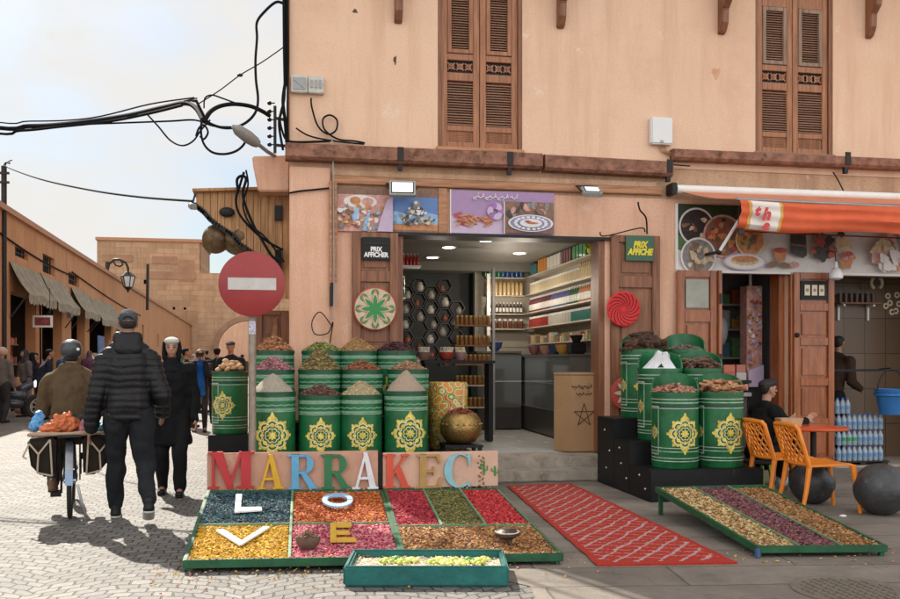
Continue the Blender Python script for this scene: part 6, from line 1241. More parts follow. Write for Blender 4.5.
cable([FAR]+cp([(-30,124),(30,126),(75,123),(125,116),(165,107),(185,103),(196,108),(203,120)],13,10.1), .030, 'thick black cable bundle sagging in from the far side of the street')
cable([FAR-Vector((0,0,.15))]+cp([(-30,130),(20,130.5),(60,126.5),(110,121),(150,113),(182,105)],13.1,10.15), .018, 'black cable running just under the thick bundle')
cable([FAR+Vector((0,0,.15))]+cp([(-30,118),(30,121),(90,118),(150,104),(194,97.5)],12.9,10.2), .009, 'thin wire running above the thick cable bundle')
cable(cp([(90,124),(130,122.5),(170,121),(195,120),(214,126),(240,127)],11.5,10.1), .011, 'thin cable running level into the cable loops')
cable(cp([(147,114),(158,126),(170,140),(182,145.5),(193,141),(201,130),(210,120)],11,10.2), .010, 'slack cable hanging in a deep curve before the loops')
cable(cp([(204,122),(210,112),(220,106),(234,104),(250,106),(262,111),(270,116)],10.1,10.4), .026, 'thick arched cable from the loops to the insulators')
cable(cp([(196,100),(202,112),(208,122),(222,127.5),(236,127),(248,121),(256,111),(258,98),(256,80),(255.5,60),(257,38),(257,22),(266,10),(276,2),(283,3)],10.1,10.3), .016, 'black cable climbing in a big curve up the building corner')
cable(cp([(202,118),(201,132),(204,144),(212,152),(224,154),(236,151),(244,144),(246,136),(243,128)],10.05,10.05), .014, 'round black cable loop hanging below the bundle')
cable(cp([(204,108),(205,98),(212,95),(222,98),(236,103),(246,105)],10.2,10.25), .009, 'thin cable looping over the top of the bundle')
cable(cp([(196,136),(199,128),(204,125),(208,132),(204,139),(200,136)],10.0,10.0), .012, 'small twist of cable at the middle of the loops')
cable(cp([(198,104),(220,90),(240,75),(262,62),(285,46)],10.2,10.35), .007, 'thin wire rising straight to the upper corner')
o = tag(MB().ball(C3(240,75,10.27), (.035,.02,.02), 8).build('wire_clamp', IRON, None, True), 'small dark clamp on the rising thin wire', 'clamp')
t = MB(); 
for k in range(3): t.bar(C3(184+k*4,101,10.1), C3(197,98+k*2,10.2), .014)
o = t.build('suspension_clamp', IRON); tag(o, 'iron suspension clamp where the thick bundle ends', 'clamp')
cable(cp([(286,-5),(285.5,40),(286,75),(283,100),(285,120),(287,145)],10.17,10.17), .022, 'thick black cable running down the building corner')
cable(cp([(283.5,-5),(284,50),(284.5,95),(281,112),(279,125),(283,150)],10.14,10.14), .016, 'thinner black cable down the building corner')
cable(cp([(287.5,-5),(288,60),(287.5,110),(288,148)],10.15,10.15), .014, 'black cable tight against the corner arris')
cable(cp([(283,110),(280,118),(282,130),(287,140),(300,142),(330,141)],10.1,10.1), .014, 'black cable turning off the corner onto the beam')
cable(cp([(238,190),(237,180),(241,176),(246,179),(243,196),(252,222),(262,240),(272,256),(281,262)],10.5,10.5), .018, 'black cable draped over the plank canopy')
cable(cp([(244,172),(240,185),(236,200),(240,215),(255,232),(270,243),(283,250)],10.55,10.55), .016, 'second black cable draped across the canopy boards')
cable(cp([(246,170),(248,185),(243,205),(250,224),(266,238),(284,262)],10.52,10.52), .012, 'thin black cable crossing the canopy boards')
cable(cp([(311,98),(312,108),(318,126),(328,134),(336,130),(337,120),(330,115),(323,119),(325,130),(338,139),(355,141),(365,143)],10.14,10.14), .011, 'black cable looping below the meter boxes')
cable(cp([(296,128),(310,136),(335,141),(364,144)],10.13,10.13), .010, 'black cable lying along the top of the beam')
cable(cp([(332,138),(333,160),(333.5,200),(334,280),(333,320)],10.09,10.09), .007, 'thin grey cable running down beside the bamboo poles', m=GREY)
cable(cp([(289,193),(300,191),(310,190),(330,188)],10.14,10.14), .011, 'black cable stapled across the pilaster')
cable(cp([(331,325),(320,312),(312,322),(315,334),(328,333),(333,322),(330,345),(333,360)],10.1,10.1), .007, 'thin tangled wire hanging at the foot of the bamboo poles')
cable(cp([(600,232),(605,236),(640,228),(645,232)],10.1,10.1), .008, 'thin wire running to the dark green price sign')
cable(cp([(638,202),(640,210),(646,218),(647,234)],10.1,10.1), .010, 'thin cable dropping to the right door leaf')
cable(cp([(600,171),(630,165),(660,164),(690,166)],10.1,10.1), .008, 'thin wire lying along the beam below the white junction box')
cable(cp([(833,172),(838,180),(846,196)],10.1,10.1), .008, 'thin wire dropping from the upper beam to the awning')
cable([C3(12,160,25.3),C3(4,164,25.3),C3(9,168,24),C3(40,179,17),C3(90,190,14),C3(140,197,12),C3(192,201,10.75)], .014, 'black cable crossing the street from the left pole to the canopy')
t = thing('utility_pole', (C3(4,166,25.4).x,25.4,0), 'black utility pole at the near end of the awning row', 'pole'); YP = 25.4; q = C3(4,166,YP); MB().tube([(q.x,YP,.0),(q.x,YP,q.z)], .07, 10).build('post', IRON, t, True); MB().tube([(q.x,YP,q.z-.05),(q.x+.05,YP,q.z+.1),(q.x+.2,YP-.2,q.z+.04)], .025, 8).build('hook', IRON, t, True); b = MB(); 
for z in (q.z-.2,q.z-.45): b.bar((q.x-.2,YP-.06,z),(q.x+.15,YP-.06,z),.06)
b.build('crossarm', IRON, t)
# ================================================================ street on the far left
O0 = Vector((-7.8,25.7,0)); DR = Vector((-math.sin(R(2.8)), math.cos(R(2.8)), 0)); NR = Vector((DR.y, -DR.x, 0))   # along the street / towards the street
def RW(s, n, z): return O0+DR*s+NR*n+Vector((0,0,z))
ROWB = thing('shop_row', O0, 'long low orange shop row running down the street', 'building')
HB = 5.47; holes = []; aw = [(0.3,3.9),(4.1,7.8),(8.8,12.2),(12.6,19.0)]
for a, c in aw: holes.append((a+.2, c-.45, -.01, 3.35))
holes += [(21.5,23.2,-.01,2.9),(27,28.6,-.01,2.4),(34,35.4,-.01,2.3)]
wins = [(1.0,2.5,4.42,4.72),(4.4,6.1,4.3,4.9),(8.5,10.6,4.28,4.72),(24.2,25.2,1.8,3.0),(31,32,2.9,3.7),(40,41,2.5,3.4),(-2.2,-.6,3.9,4.4)]
mb = MB(); mb.recalc = False; wall_faces(mb, -16, 78, 0, HB, holes+wins, 0, .3)
mb.v = [tuple(RW(x, -y, z)) for x, y, z in mb.v]; mb.build('front_wall', OCH, ROWB)
b = MB(); P = [RW(s, n, z) for z in (HB,HB+.16) for s, n in ((-16,.12),(78,.12),(78,-.5),(-16,-.5))]; b.hexa(P); b.build('cornice', TRIM, ROWB)
b = MB(); P = [RW(s, n, z) for z in (HB-.4,HB-.2) for s, n in ((-16,-.31),(78,-.31),(78,-6),(-16,-6))]; b.hexa(P); b.build('roof', OCH, ROWB)
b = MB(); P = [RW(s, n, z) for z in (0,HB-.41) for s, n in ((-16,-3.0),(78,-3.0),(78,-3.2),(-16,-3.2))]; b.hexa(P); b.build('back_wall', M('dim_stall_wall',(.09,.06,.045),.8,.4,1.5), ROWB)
for s in (0.4,4.05,8.6,12.4,20,26,33,40):
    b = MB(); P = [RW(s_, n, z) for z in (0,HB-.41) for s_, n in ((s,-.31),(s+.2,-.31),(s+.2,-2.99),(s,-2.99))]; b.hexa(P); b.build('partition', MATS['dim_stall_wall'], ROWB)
for w0, w1, z0, z1 in wins:
    b = MB(); P = [RW(s, n, z) for z in (z0,z1) for s, n in ((w0,-.2),(w1,-.2),(w1,-.25),(w0,-.25))]; b.hexa(P); wn = b.build('window', DARK, ROWB); b = MB()
    for k in range(5): s = w0+(w1-w0)*(k+.5)/5; b.bar(RW(s,-.1,z0), RW(s,-.1,z1), .03)
    b.bar(RW(w0,-.1,(z0+z1)/2), RW(w1,-.1,(z0+z1)/2), .03); b.build('grille', IRON, wn)
AWM = M('old_grey_awning', (.20,.165,.115), .9, .25, 4, .2, 30, hue=(.30,.25,.18))
lbA = ['faded grey fabric awning nearest the utility pole','faded grey fabric awning second along the shop row','faded fabric awning third along the shop row','wide pale awning furthest along the shop row']
for i, (a, c) in enumerate(aw):
    t = thing('shop_awning', RW((a+c)/2, .02, 3.3), lbA[i], 'awning'); z0, z1 = (4.18,3.30) if i != 3 else (4.1,3.2); dep = .50
    def fa(x, y, a=a, c=c, z0=z0, z1=z1): return RW(a+(c-a)*x, .03+dep*y, z0+(z1-z0)*y-.10*math.sin(PI*y)-.03*math.sin(x*11)*y)
    sheet(fa, 14, 6).build('canvas', AWM, t, True)
    def fv(x, y, a=a, c=c, z1=z1): return RW(a+(c-a)*x, .03+dep, z1-.03*math.sin(x*11)-(.22+.06*abs(math.sin(x*PI*9)))*y)
    sheet(fv, 56, 2).build('valance', AWM, t, True)
    for s in (a+.05, c-.05): MB().bar(RW(s,.03,2.6), RW(s,dep,z1), .035).build('arm', IRON, t)
random.seed(31)
for k, (s, n, w_, h, c_, lb) in enumerate(((2.6,-.6,.9,1.9,(.22,.06,.04),'tall red rack of goods in the first shop of the row'),(1.2,-.9,.7,1.5,(.10,.10,.13),'dark goods rack in the first shop beside the pole'),(6.2,-.5,1.6,1.2,(.16,.13,.10),'low goods counter in the second shop'),(10.6,-.5,1.8,1.3,(.14,.11,.09),'low goods counter in the third shop'))):
    t = thing('goods_rack', RW(s,n,0), lb, 'rack'); b = MB()
    for j in range(4): P = [RW(s+ds, n+dn, z) for z in (h*j/3.2+.1,h*j/3.2+.14) for ds, dn in ((-w_/2,.2),(w_/2,.2),(w_/2,-.2),(-w_/2,-.2))]; b.hexa(P)
    for ds in (-w_/2,w_/2): b.bar(RW(s+ds,n,0), RW(s+ds,n,h+.1), .05)
    b.build('frame', WOOD, t); b = MB()
    for j in range(4):
        for q in range(7):
            x = s-w_/2+w_*(q+.5)/7; zz = h*j/3.2+.145; hh = random.uniform(.1,.25); P = [RW(x+ds, n+dn, z) for z in (zz,zz+hh) for ds, dn in ((-w_/18,.15),(w_/18,.15),(w_/18,-.1),(-w_/18,-.1))]; b.hexa(P, random.randrange(4))
    b.build('goods', [M('rack_%d_%d' % (k,i), tuple(min(1,x*f) for x in c_), .6, .3, 6) for i, f in enumerate((1,1.8,2.6,.5))], t)
q = RW(2.3,.45,2.6); t = thing('hanging_sign', q, 'small white framed sign hanging under the first awning', 'sign'); b = MB(); 
b.box((q.x-.28,q.y-.02,q.z-.18),(q.x+.28,q.y+.02,q.z+.18)); b.build('frame', WHITE, t); MB().box((q.x-.22,q.y-.03,q.z-.12),(q.x+.22,q.y-.021,q.z+.12)).build('picture', M('sign_dark_red',(.25,.05,.05),.5,.6,12), t); b = MB(); b.bar((q.x-.2,q.y,q.z+.18),(q.x-.2,q.y,q.z+1.0),.015); b.bar((q.x+.2,q.y,q.z+.18),(q.x+.2,q.y,q.z+1.0),.015); b.build('hanger', IRON, t)
q = RW(11.2,.6,1.0); t = thing('leaning_board', RW(11.2,.6,0), 'pale board propped outside the third shop', 'board'); P = [RW(10.2,.9,.55),RW(11.4,.9,.55),RW(11.4,.3,1.75),RW(10.2,.3,1.75)]; b = MB(); b.hexa([p+Vector((.03,0,-.02)) for p in P]+P); b.build('panel', M('pale_board',(.48,.45,.42),.6,.1,5), t); P = [RW(11.6,.9,.55),RW(12.6,.9,.55),RW(12.6,.3,1.75),RW(11.6,.3,1.75)]; b = MB(); b.hexa([p+Vector((.03,0,-.02)) for p in P]+P); b.build('straw_panel', M('straw',(.30,.20,.10),.8,.2,9), t); b = MB(); b.bar(RW(10.4,.6,0),RW(10.4,.55,1.1),.06); b.bar(RW(12.4,.6,0),RW(12.4,.55,1.1),.06); b.build('trestle', WOOD, t)
q = RW(-1.6,.02,1.9); o = MB().lathe([(.27,0),(.27,.02)], q, 24, 0, Matrix.Rotation(R(90),3,'Y')).build('round_sign', M('ring_red',(.4,.06,.05),.5,.1,6), None); tag(o, 'round red rimmed sign on the row wall beside the pole', 'sign')
for i_, (s0, z0, s1, z1, lb) in enumerate(((-2,4.9,9,4.6,'sagging cable pinned high on the first half of the shop row'),(9,4.75,30,4.2,'sagging cable pinned along the far half of the shop row'),(3.9,4.2,4.0,1.2,'cable dropping between the first two awnings of the row'))):
    cable([RW(s0+(s1-s0)*k/6, .03, z0+(z1-z0)*k/6-(.12*math.sin(PI*k/6))) for k in range(7)], .025, lb)
for s, z, lb in ((8.35,3.0,'grey electric box on the pier between the second and third awning'),(20.3,2.6,'grey electric box on the pier past the last awning')):
    P = [RW(s_, n, z_) for z_ in (z,z+.5) for s_, n in ((s-.2,.01),(s+.2,.01),(s+.2,.16),(s-.2,.16))]; o = MB().hexa(P).build('electric_box', GREY, None, bevel=.01); tag(o, lb, 'electric box')
for s, w_, z, c_, lb in ((13.2,1.6,2.0,(.10,.16,.30),'blue cloth hung out under the last awning'),(16.0,1.2,1.9,(.35,.10,.06),'red cloth hung out under the last awning'),(24.0,1.0,3.2,(.32,.28,.22),'pale shop sign board further down the row')):
    P = [RW(s_, n, z_) for z_ in (z-.6,z+.5) for s_, n in ((s,.25),(s+w_,.25),(s+w_,.28),(s,.28))]; o = MB().hexa(P).build('hung_cloth' if 'cloth' in lb else 'sign_board', M('hung_%.2f' % s, c_, .8, .4, 4), None); tag(o, lb, 'cloth' if 'cloth' in lb else 'sign')
# wall lantern on a scroll arm
def lantern():
    s = 19.5; base = RW(s,0,0); zc = 0
    def L3(u, v): # on a plane facing us at the lantern's depth
        return F(u, v, 44.5)
    t = thing('street_lantern', L3(107,290), 'black street lantern on a scrolled arm from the shop row', 'street lamp')
    MB().tube([L3(107,291), L3(107.2,262)], .09, 8).build('bracket_post', IRON, t, True)
    pts = [(107,272),(109,264),(114,259.5),(120,259.5),(126,263),(128,268),(128,272)]; b = MB(); b.tube([L3(*p) for p in pts], .06, 8); b.tube([L3(*p) for p in ((113,261),(116,265.5),(120,266.5),(123,264.5),(121.5,262))], .045, 6); b.build('scroll_arm', IRON, t, True)
    c = L3(128,280); b = MB(); b.lathe([(.03,.42),(.12,.38),(.34,.20),(.36,.17)], c, 6); b.lathe([(.02,-.62),(.06,-.5),(.2,-.36),(.2,-.33)], c, 6)
    for k in range(6): a = k*PI/3; b.bar(c+Vector((.34*math.cos(a),.34*math.sin(a),.18)), c+Vector((.2*math.cos(a),.2*math.sin(a),-.35)), .035)
    b.build('lantern_frame', IRON, t); MB().lathe([(.185,-.33),(.32,.165)], c, 6).build('glass', M('lantern_glass',(.62,.60,.58),.3,.1,6), t)
    p = L3(147.5,264); MB().tube([L3(147.3,310), L3(147.8,264)], .07, 8).build('thin_mast', IRON, None); 
lantern(); 
for o in list(SC.objects):
    if o.name.startswith('thin_mast'): tag(o, 'thin black mast rising beside the street lantern', 'mast')
# tower and gate wall at the end of the street
TWR = thing('kasbah_tower', (-17,108,0), 'square rammed earth tower at the end of the street', 'tower'); a, c = F(97,240,108), F(200,238,108)
mb = MB(); mb.recalc = False; wall_faces(mb, a.x, c.x, 0, a.z, [(a.x+5.2,a.x+5.6,10.6,11.1)]+[(a.x+6.0+i*1.25,a.x+6.3+i*1.25,7.6,7.9) for i in range(4)], 108, .6); mb.build('front_wall', EARTH, TWR)
b = MB(); b.box((a.x,108.6,0),(a.x+.6,120,a.z)); b.box((c.x-.6,108.6,0),(c.x,120,a.z)); b.box((a.x,119.4,0),(c.x,120,a.z)); b.build('side_wall', EARTH, TWR); b = MB(); b.box((a.x-.15,107.8,a.z),(c.x+.15,120.2,a.z+.35)); b.build('parapet', TRIM, TWR)
b = MB()
for (x0, x1, z0, z1) in ((.6,4.0,13.2,14.0),(6.2,9.0,13.0,13.9),(5.5,11.2,11.2,12.1),(9.2,11,11.0,13.5)): b.box((a.x+x0,107.96-.004*z0+.003*x0,z0),(a.x+x1,107.995,z1))
b.build('patch', M('earth_patch',(.33,.18,.105),.9,.2,.8), TWR)
GW = thing('gate_wall', (-6,101,0), 'lower earth wall with a round arched gateway beside the tower', 'wall'); YG = 100.0; zt_ = F(210,273,YG).z; gc = F(247,362,YG).x; gr = 3.2; zs_ = F(247,350,YG).z
XA, XB_ = F(198,300,YG).x, 14
b = MB(); b.recalc = False; N = 20; arc_ = [(gc+gr*math.cos(PI-PI*i/N), zs_+ (F(247,321,YG).z-zs_)*math.sin(PI*i/N)) for i in range(N+1)]
for y in (YG, YG+1.2):
    for i in range(N): (x0, z0), (x1, z1) = arc_[i], arc_[i+1]; b.add([(x0,y,z0),(x1,y,z1),(x1,y,zt_),(x0,y,zt_)], [(0,1,2,3)])
    b.add([(XA,y,0),(gc-gr,y,0),(gc-gr,y,zt_),(XA,y,zt_)], [(0,1,2,3)]); b.add([(gc+gr,y,0),(XB_,y,0),(XB_,y,zt_),(gc+gr,y,zt_)], [(0,1,2,3)])
for (x0, z0), (x1, z1) in zip([(gc-gr,0)]+arc_, arc_+[(gc+gr,0)]): b.add([(x0,YG,z0),(x1,YG,z1),(x1,YG+1.2,z1),(x0,YG+1.2,z0)], [(0,1,2,3)])
b.add([(XA,YG,zt_),(XB_,YG,zt_),(XB_,YG+1.2,zt_),(XA,YG+1.2,zt_)], [(0,1,2,3)]); b.add([(XA,YG,0),(XA,YG+1.2,0),(XA,YG+1.2,zt_),(XA,YG,zt_)], [(0,1,2,3)])
b.build('wall', EARTH, GW); b = MB()
for i in range(N):
    (x0, z0), (x1, z1) = arc_[i], arc_[i+1]; o0 = (gc+(x0-gc)*1.17, zs_+(z0-zs_)*1.17); o1 = (gc+(x1-gc)*1.17, zs_+(z1-zs_)*1.17); b.add([(x0,YG-.12,z0),(x1,YG-.12,z1),(o1[0],YG-.12,o1[1]),(o0[0],YG-.12,o0[1]),(x0,YG-.005,z0),(x1,YG-.005,z1),(o1[0],YG-.005,o1[1]),(o0[0],YG-.005,o0[1])], [(3,2,1,0),(0,1,5,4),(2,3,7,6)])
b.build('arch_moulding', M('arch_brick',(.30,.16,.10),.85,.2,2), GW)
o = MB().box((-22,128,0),(16,128.6,9.5)).build('far_wall', PL); tag(o, 'sunny peach wall seen through the arched gateway', 'wall')
# ================================================================ people
SKIN = M('skin', (.42,.22,.15), .55, .1, 20); SKIN2 = M('tanned_skin', (.30,.15,.095), .55, .1, 20); EYEM = M('dark_eye', (.02,.015,.012), .3, .1, 5); LIP = M('lip', (.36,.11,.09), .5, .1, 10); HAIR = M('black_hair', (.014,.011,.010), .6, .3, 40, .5, 90)
def cl(n, c, r=.85, bump=.25, bs=60, **k): return M(n, tuple(x*.8 for x in c), r, .25, 7, bump, bs, spec=.15, **k)
def V(*a): return Vector(a)
def ik(a, b, l1, l2, pole):
    d = b-a; L = min(d.length, (l1+l2)*.999); u = d.normalized(); x = (l1*l1-l2*l2+L*L)/(2*L); h = math.sqrt(max(0, l1*l1-x*x)); p = (pole-u*pole.dot(u)).normalized(); return a+u*x+p*h
class Human:
    """joints of one figure in its own frame: +Y is where it faces, +X its right"""
    def __init__(s, H, hip=(0,0), hipz=.525, lean=(0,0), feet=((-.1,0,0),(.1,0,0)), hands=((-.28,.05,.80),(.28,.05,.80)), look=0, heel=(0,0), knee=(0,1,0), elbow=(0,-1,-.3), sh=1.0, shz=-.055):
        s.H = H; s.pel = V(hip[0]*H, hip[1]*H, hipz*H); s.ch = s.pel+V(lean[0]*H*.7, lean[1]*H*.7, .215*H); s.nk = s.pel+V(lean[0]*H, lean[1]*H, .325*H); s.hd = s.nk+V(lean[0]*.1*H, lean[1]*.12*H+.012*H, .090*H); s.look = look; s.sh = sh
        s.S = [s.nk+V(k*.104*H*sh, 0, shz*H) for k in (-1,1)]; s.Hn = [V(*h) for h in hands]; s.E = []
        for i, k in enumerate((-1,1)):
            d = s.Hn[i]-s.S[i]; m = .172*H+.155*H
            if d.length > m*.995: s.Hn[i] = s.S[i]+d.normalized()*m*.995
            s.E.append(ik(s.S[i], s.Hn[i], .172*H, .155*H, V(elbow[0]+k*.22, elbow[1], elbow[2])))
        s.P = [s.pel+V(k*.052*H, 0, -.01*H) for k in (-1,1)]; s.F = [V(*f) for f in feet]; s.heel = heel; s.A = []; s.K = []
        for i in (0,1):
            a = s.F[i]+V(0,-.01*H,.042*H+heel[i]); s.A.append(a); s.K.append(ik(s.P[i], a, .245*H, .243*H, V(*knee)))
    def hand_prims(s, i, curl=.5, toward=None):
        H = s.H; w_ = s.Hn[i]; d = (s.Hn[i]-s.E[i]).normalized(); side = V((-1,1)[i],0,0); fwd = V(0,1,0); d2 = (d+(toward or V(0,0,0))).normalized()
        x = (fwd-d2*fwd.dot(d2)); x = x.normalized() if x.length > .1 else V(0,0,1); nrm = d2.cross(x)*(1 if i else -1); q = []; k = H/1.75
        pm = w_+d2*.045*k; q.append((w_, .024*k, w_+d2*.03*k-x*.012*k, .022*k)); q.append((w_+d2*.02*k+x*.02*k, .015*k, w_+d2*.085*k+x*.026*k, .012*k)); q.append((w_+d2*.02*k-x*.02*k, .015*k, w_+d2*.08*k-x*.026*k, .012*k)); q.append((w_+d2*.02*k, .017*k, w_+d2*.088*k, .013*k))
        for j, (off, L) in enumerate(((.028,.068),(.010,.078),(-.009,.072),(-.027,.056))):
            b0 = w_+d2*.082*k+x*off*k*1.05; b1 = b0+(d2+nrm*-curl*.5).normalized()*L*.5*k; b2 = b1+(d2+nrm*-curl*1.4).normalized()*L*.5*k; q.append((b0,.0095*k,b1,.0088*k)); q.append((b1,.0088*k,b2,.0072*k))
        t0 = w_+d2*.03*k+x*.024*k; t1 = t0+(d2*.5+x*.8-nrm*.3).normalized()*.035*k; t2 = t1+(d2*.9+x*.3-nrm*.3).normalized()*.03*k; q += [(t0,.0125*k,t1,.0105*k),(t1,.0105*k,t2,.0085*k)]
        return q
    def rl(s, v):   # head-local vector -> figure frame
        c, n = math.cos(s.look), math.sin(s.look); return V(v[0]*c-v[1]*n, v[0]*n+v[1]*c, v[2])
    def head_prims(s):
        H = s.H; h = s.hd; k = H/1.75; r = s.rl; q = [(h+r((0,-.012*k,.03*k)), (.074*k,.088*k,.078*k), h+r((0,.012*k,.0)), (.068*k,.078*k,.08*k)), (h+r((0,.025*k,-.03*k)), (.056*k,.06*k,.05*k), h+r((0,.052*k,-.082*k)), (.026*k,.022*k,.02*k)), (s.nk+V(0,0,-.03*H), .055*k, h+r((0,-.01*k,-.04*k)), .05*k)]
        q += [(h+r((0,.088*k,.012*k)), .010*k, h+r((0,.108*k,-.022*k)), .013*k), (h+r((.018*k,.085*k,.03*k)), .012*k, h+r((.046*k,.072*k,.028*k)), .012*k), (h+r((-.018*k,.085*k,.03*k)), .012*k, h+r((-.046*k,.072*k,.028*k)), .012*k), (h+r((.02*k,.078*k,-.055*k)), .010*k, h+r((-.02*k,.078*k,-.055*k)), .010*k)]
        for e in (-1,1): q.append((h+r((e*.074*k,-.005*k,.02*k)), (.009*k,.018*k,.022*k), h+r((e*.072*k,0,-.02*k)), (.007*k,.012*k,.014*k)))
        return q
    def torso(s, g=0.0, low=0.0):
        H = s.H; a = lambda x, y, z: ((x+g/H)*H, (y+g/H)*H, z*H)
        return [(s.pel+V(0,0,low), a(.088,.066,.05), s.pel.lerp(s.ch,.5), a(.080,.060,.03)), (s.pel.lerp(s.ch,.5), a(.080,.060,.03), s.ch, a(.096,.068,.04)), (s.ch, a(.096,.068,.04), s.nk+V(0,0,-.055*H), a(.085*s.sh,.05,.03)), (s.nk+V(-.08*H*s.sh,0,-.06*H), .033*H+g*.55, s.nk+V(-.02*H,0,-.028*H), .033*H+g*.55), (s.nk+V(.08*H*s.sh,0,-.06*H), .033*H+g*.55, s.nk+V(.02*H,0,-.028*H), .033*H+g*.55), (s.nk+V(0,0,-.06*H), (.055*H+g*.5,.045*H+g*.5,.03*H), s.nk+V(0,0,-.01*H), .032*H+g*.5)]
    def arm(s, i, g=0.0, to=1.0):
        H = s.H; w_ = s.E[i].lerp(s.Hn[i], to); return [(s.S[i], .036*H+g, s.E[i], .026*H+g), (s.E[i], .026*H+g, w_, (.017*H+g))]
    def leg(s, i, g=0.0, to=1.0):
        H = s.H; e = s.K[i].lerp(s.A[i], to); return [(s.P[i], .056*H+g, s.K[i], .034*H+g), (s.K[i], .035*H+g, s.K[i].lerp(s.A[i],.35*to), .034*H+g), (s.K[i].lerp(s.A[i],.35*to), .034*H+g, e, .023*H+g)]
    def body(s, parent, mat, vox=.009, curl=(.5,.5), face=True, lod=False):
        q = s.torso()+s.head_prims()
        for i in (0,1):
            q += s.arm(i)+s.leg(i); q += s.hand_prims(i, curl[i]); f = s.F[i]; q.append((s.A[i], .023*s.H, f+V(0,.08*s.H,.018*s.H+s.heel[i]*.3), .018*s.H))
        o = solid(q, vox, 'body', [mat, LIP], parent, 2)
        if face:
            k = s.H/1.75
            for e in (-1,1):
                p = s.hd+s.rl((e*.031*k,.083*k,.010*k)); MB().ball(p, (.0125*k,.008*k,.007*k), 8).build('eye', EYEM, parent, True, local=True); MB().bar(s.hd+s.rl((e*.016*k,.095*k,.033*k)), s.hd+s.rl((e*.05*k,.082*k,.033*k)), .007*k).build('eyebrow', HAIR, parent, local=True)
            for f in o.data.polygons:
                v = f.center-s.hd; c, n = math.cos(-s.look), math.sin(-s.look); y = v.x*n+v.y*c; x = v.x*c-v.y*n
                if abs(x) < .026*k and abs(v.z+.055*k) < .009*k and y > .06*k: f.material_index = 1
        return o
    def shoe(s, i, parent, mat, sole, vox=.009):
        f = s.F[i]; H = s.H; hl = s.heel[i]; a = f+V(0,-.035*H,.022*H+hl); b = f+V(0,.085*H,.02*H+hl*.12); o = solid([(a, .026*H, b, (.026*H,.024*H,.018*H)), (a+V(0,.01*H,.03*H), .026*H, f+V(0,.03*H,.03*H+hl*.6), .022*H)], vox, 'shoe', mat, parent, 2)
        so_ = solid([(a+V(0,0,-.016*H), (.027*H,.027*H,.009*H), b+V(0,0,-.012*H), (.028*H,.026*H,.008*H))], vox, 'sole', sole, o, 1); return o
    def garment(s, name, mat, prims, parent, vox=.011, amp=.008, sc=9, sm=3, fn=None): return solid(prims, vox, name, mat, parent, sm, fn or folds(amp, sc))
def person(label, loc, yaw): return thing('person', loc, label, 'person', None, yaw)
def facing(p, q): return math.atan2(-(q[0]-p[0]), q[1]-p[1])
# ---- man walking away in a quilted black jacket
yaw = .17; p = G(128,523); p.z = 0; t = person('man in quilted black jacket and grey cap walking away', p, yaw)
h = Human(1.82, hipz=.525, feet=((-.105,.36,0),(.165,-.27,.02)), hands=((-.30,.05,.82),(.285,.16,.92)), heel=(0,.11), sh=.93, shz=-.088, elbow=(0,-1,-.1))
h.body(t, SKIN2, face=False); JK = M('quilted_black', (.009,.009,.011), .45, .2, 10, .3, 40, spec=.3)
def puff(q): z = q.z; return .011*abs(math.sin((z+.018*mnoise.noise(q*5))*PI/.058))**.6-.004+.013*mnoise.noise(q*8)
pr = h.torso(.038, .03)+[(h.pel+V(0,0,-.05), (.18,.145,.05), h.ch, (.19,.15,.05))]+h.arm(0,.030,.93)+h.arm(1,.030,.93); h.garment('jacket', JK, pr, t, .011, fn=puff)
hd_ = [(h.nk+V(-.075,-.06,.045), .045, h.nk+V(.075,-.06,.045), .045), (h.nk+V(0,-.10,-.06), (.12,.045,.06), h.nk+V(0,-.085,.05), (.10,.04,.035)), (h.nk+V(-.085,0,.03), .045, h.nk+V(-.07,-.05,.03), .05), (h.nk+V(.085,0,.03), .045, h.nk+V(.07,-.05,.03), .05), (h.nk+V(-.09,.02,.0), .04, h.nk+V(-.02,.07,-.02), .035), (h.nk+V(.09,.02,.0), .04, h.nk+V(.02,.07,-.02), .035)]; h.garment('hood', JK, hd_, t, .011, .006, 14)
JN = cl('charcoal_jeans', (.022,.024,.028), .85); h.garment('trousers', JN, [(h.pel+V(0,0,-.02), (.165,.125,.06), h.pel+V(0,0,.09), (.16,.12,.05))]+h.leg(0,.017,.92)+h.leg(1,.017,.92), t, .011, .020, 8)
SHW = M('white_sole', (.5,.48,.45), .6, .1, 10)
for i in (0,1): h.shoe(i, t, BLACK, SHW)
CAPM = cl('charcoal_cap', (.085,.088,.092)); k = 1.8/1.75
h.garment('cap', CAPM, [(h.hd+V(0,-.012,.045), (.083,.098,.07), h.hd+V(0,0,.06), (.08,.092,.068)), (h.hd+V(0,.09,.05), (.05,.02,.008), h.hd+V(0,.15,.04), (.05,.02,.007))], t, .009, .002, 12); h.garment('hair', HAIR, [(h.hd+V(0,-.035,.005), (.076,.07,.05), h.hd+V(0,-.045,-.03), (.06,.045,.02))], t, .009, .003, 40)
MB().tube([h.hd+V(.04*math.cos(a),-.108-.0*math.sin(a),.028+.028*math.sin(a)) for a in [PI*i/10 for i in range(11)]], .006, 6).build('cap_opening', BLACK, t, local=True)
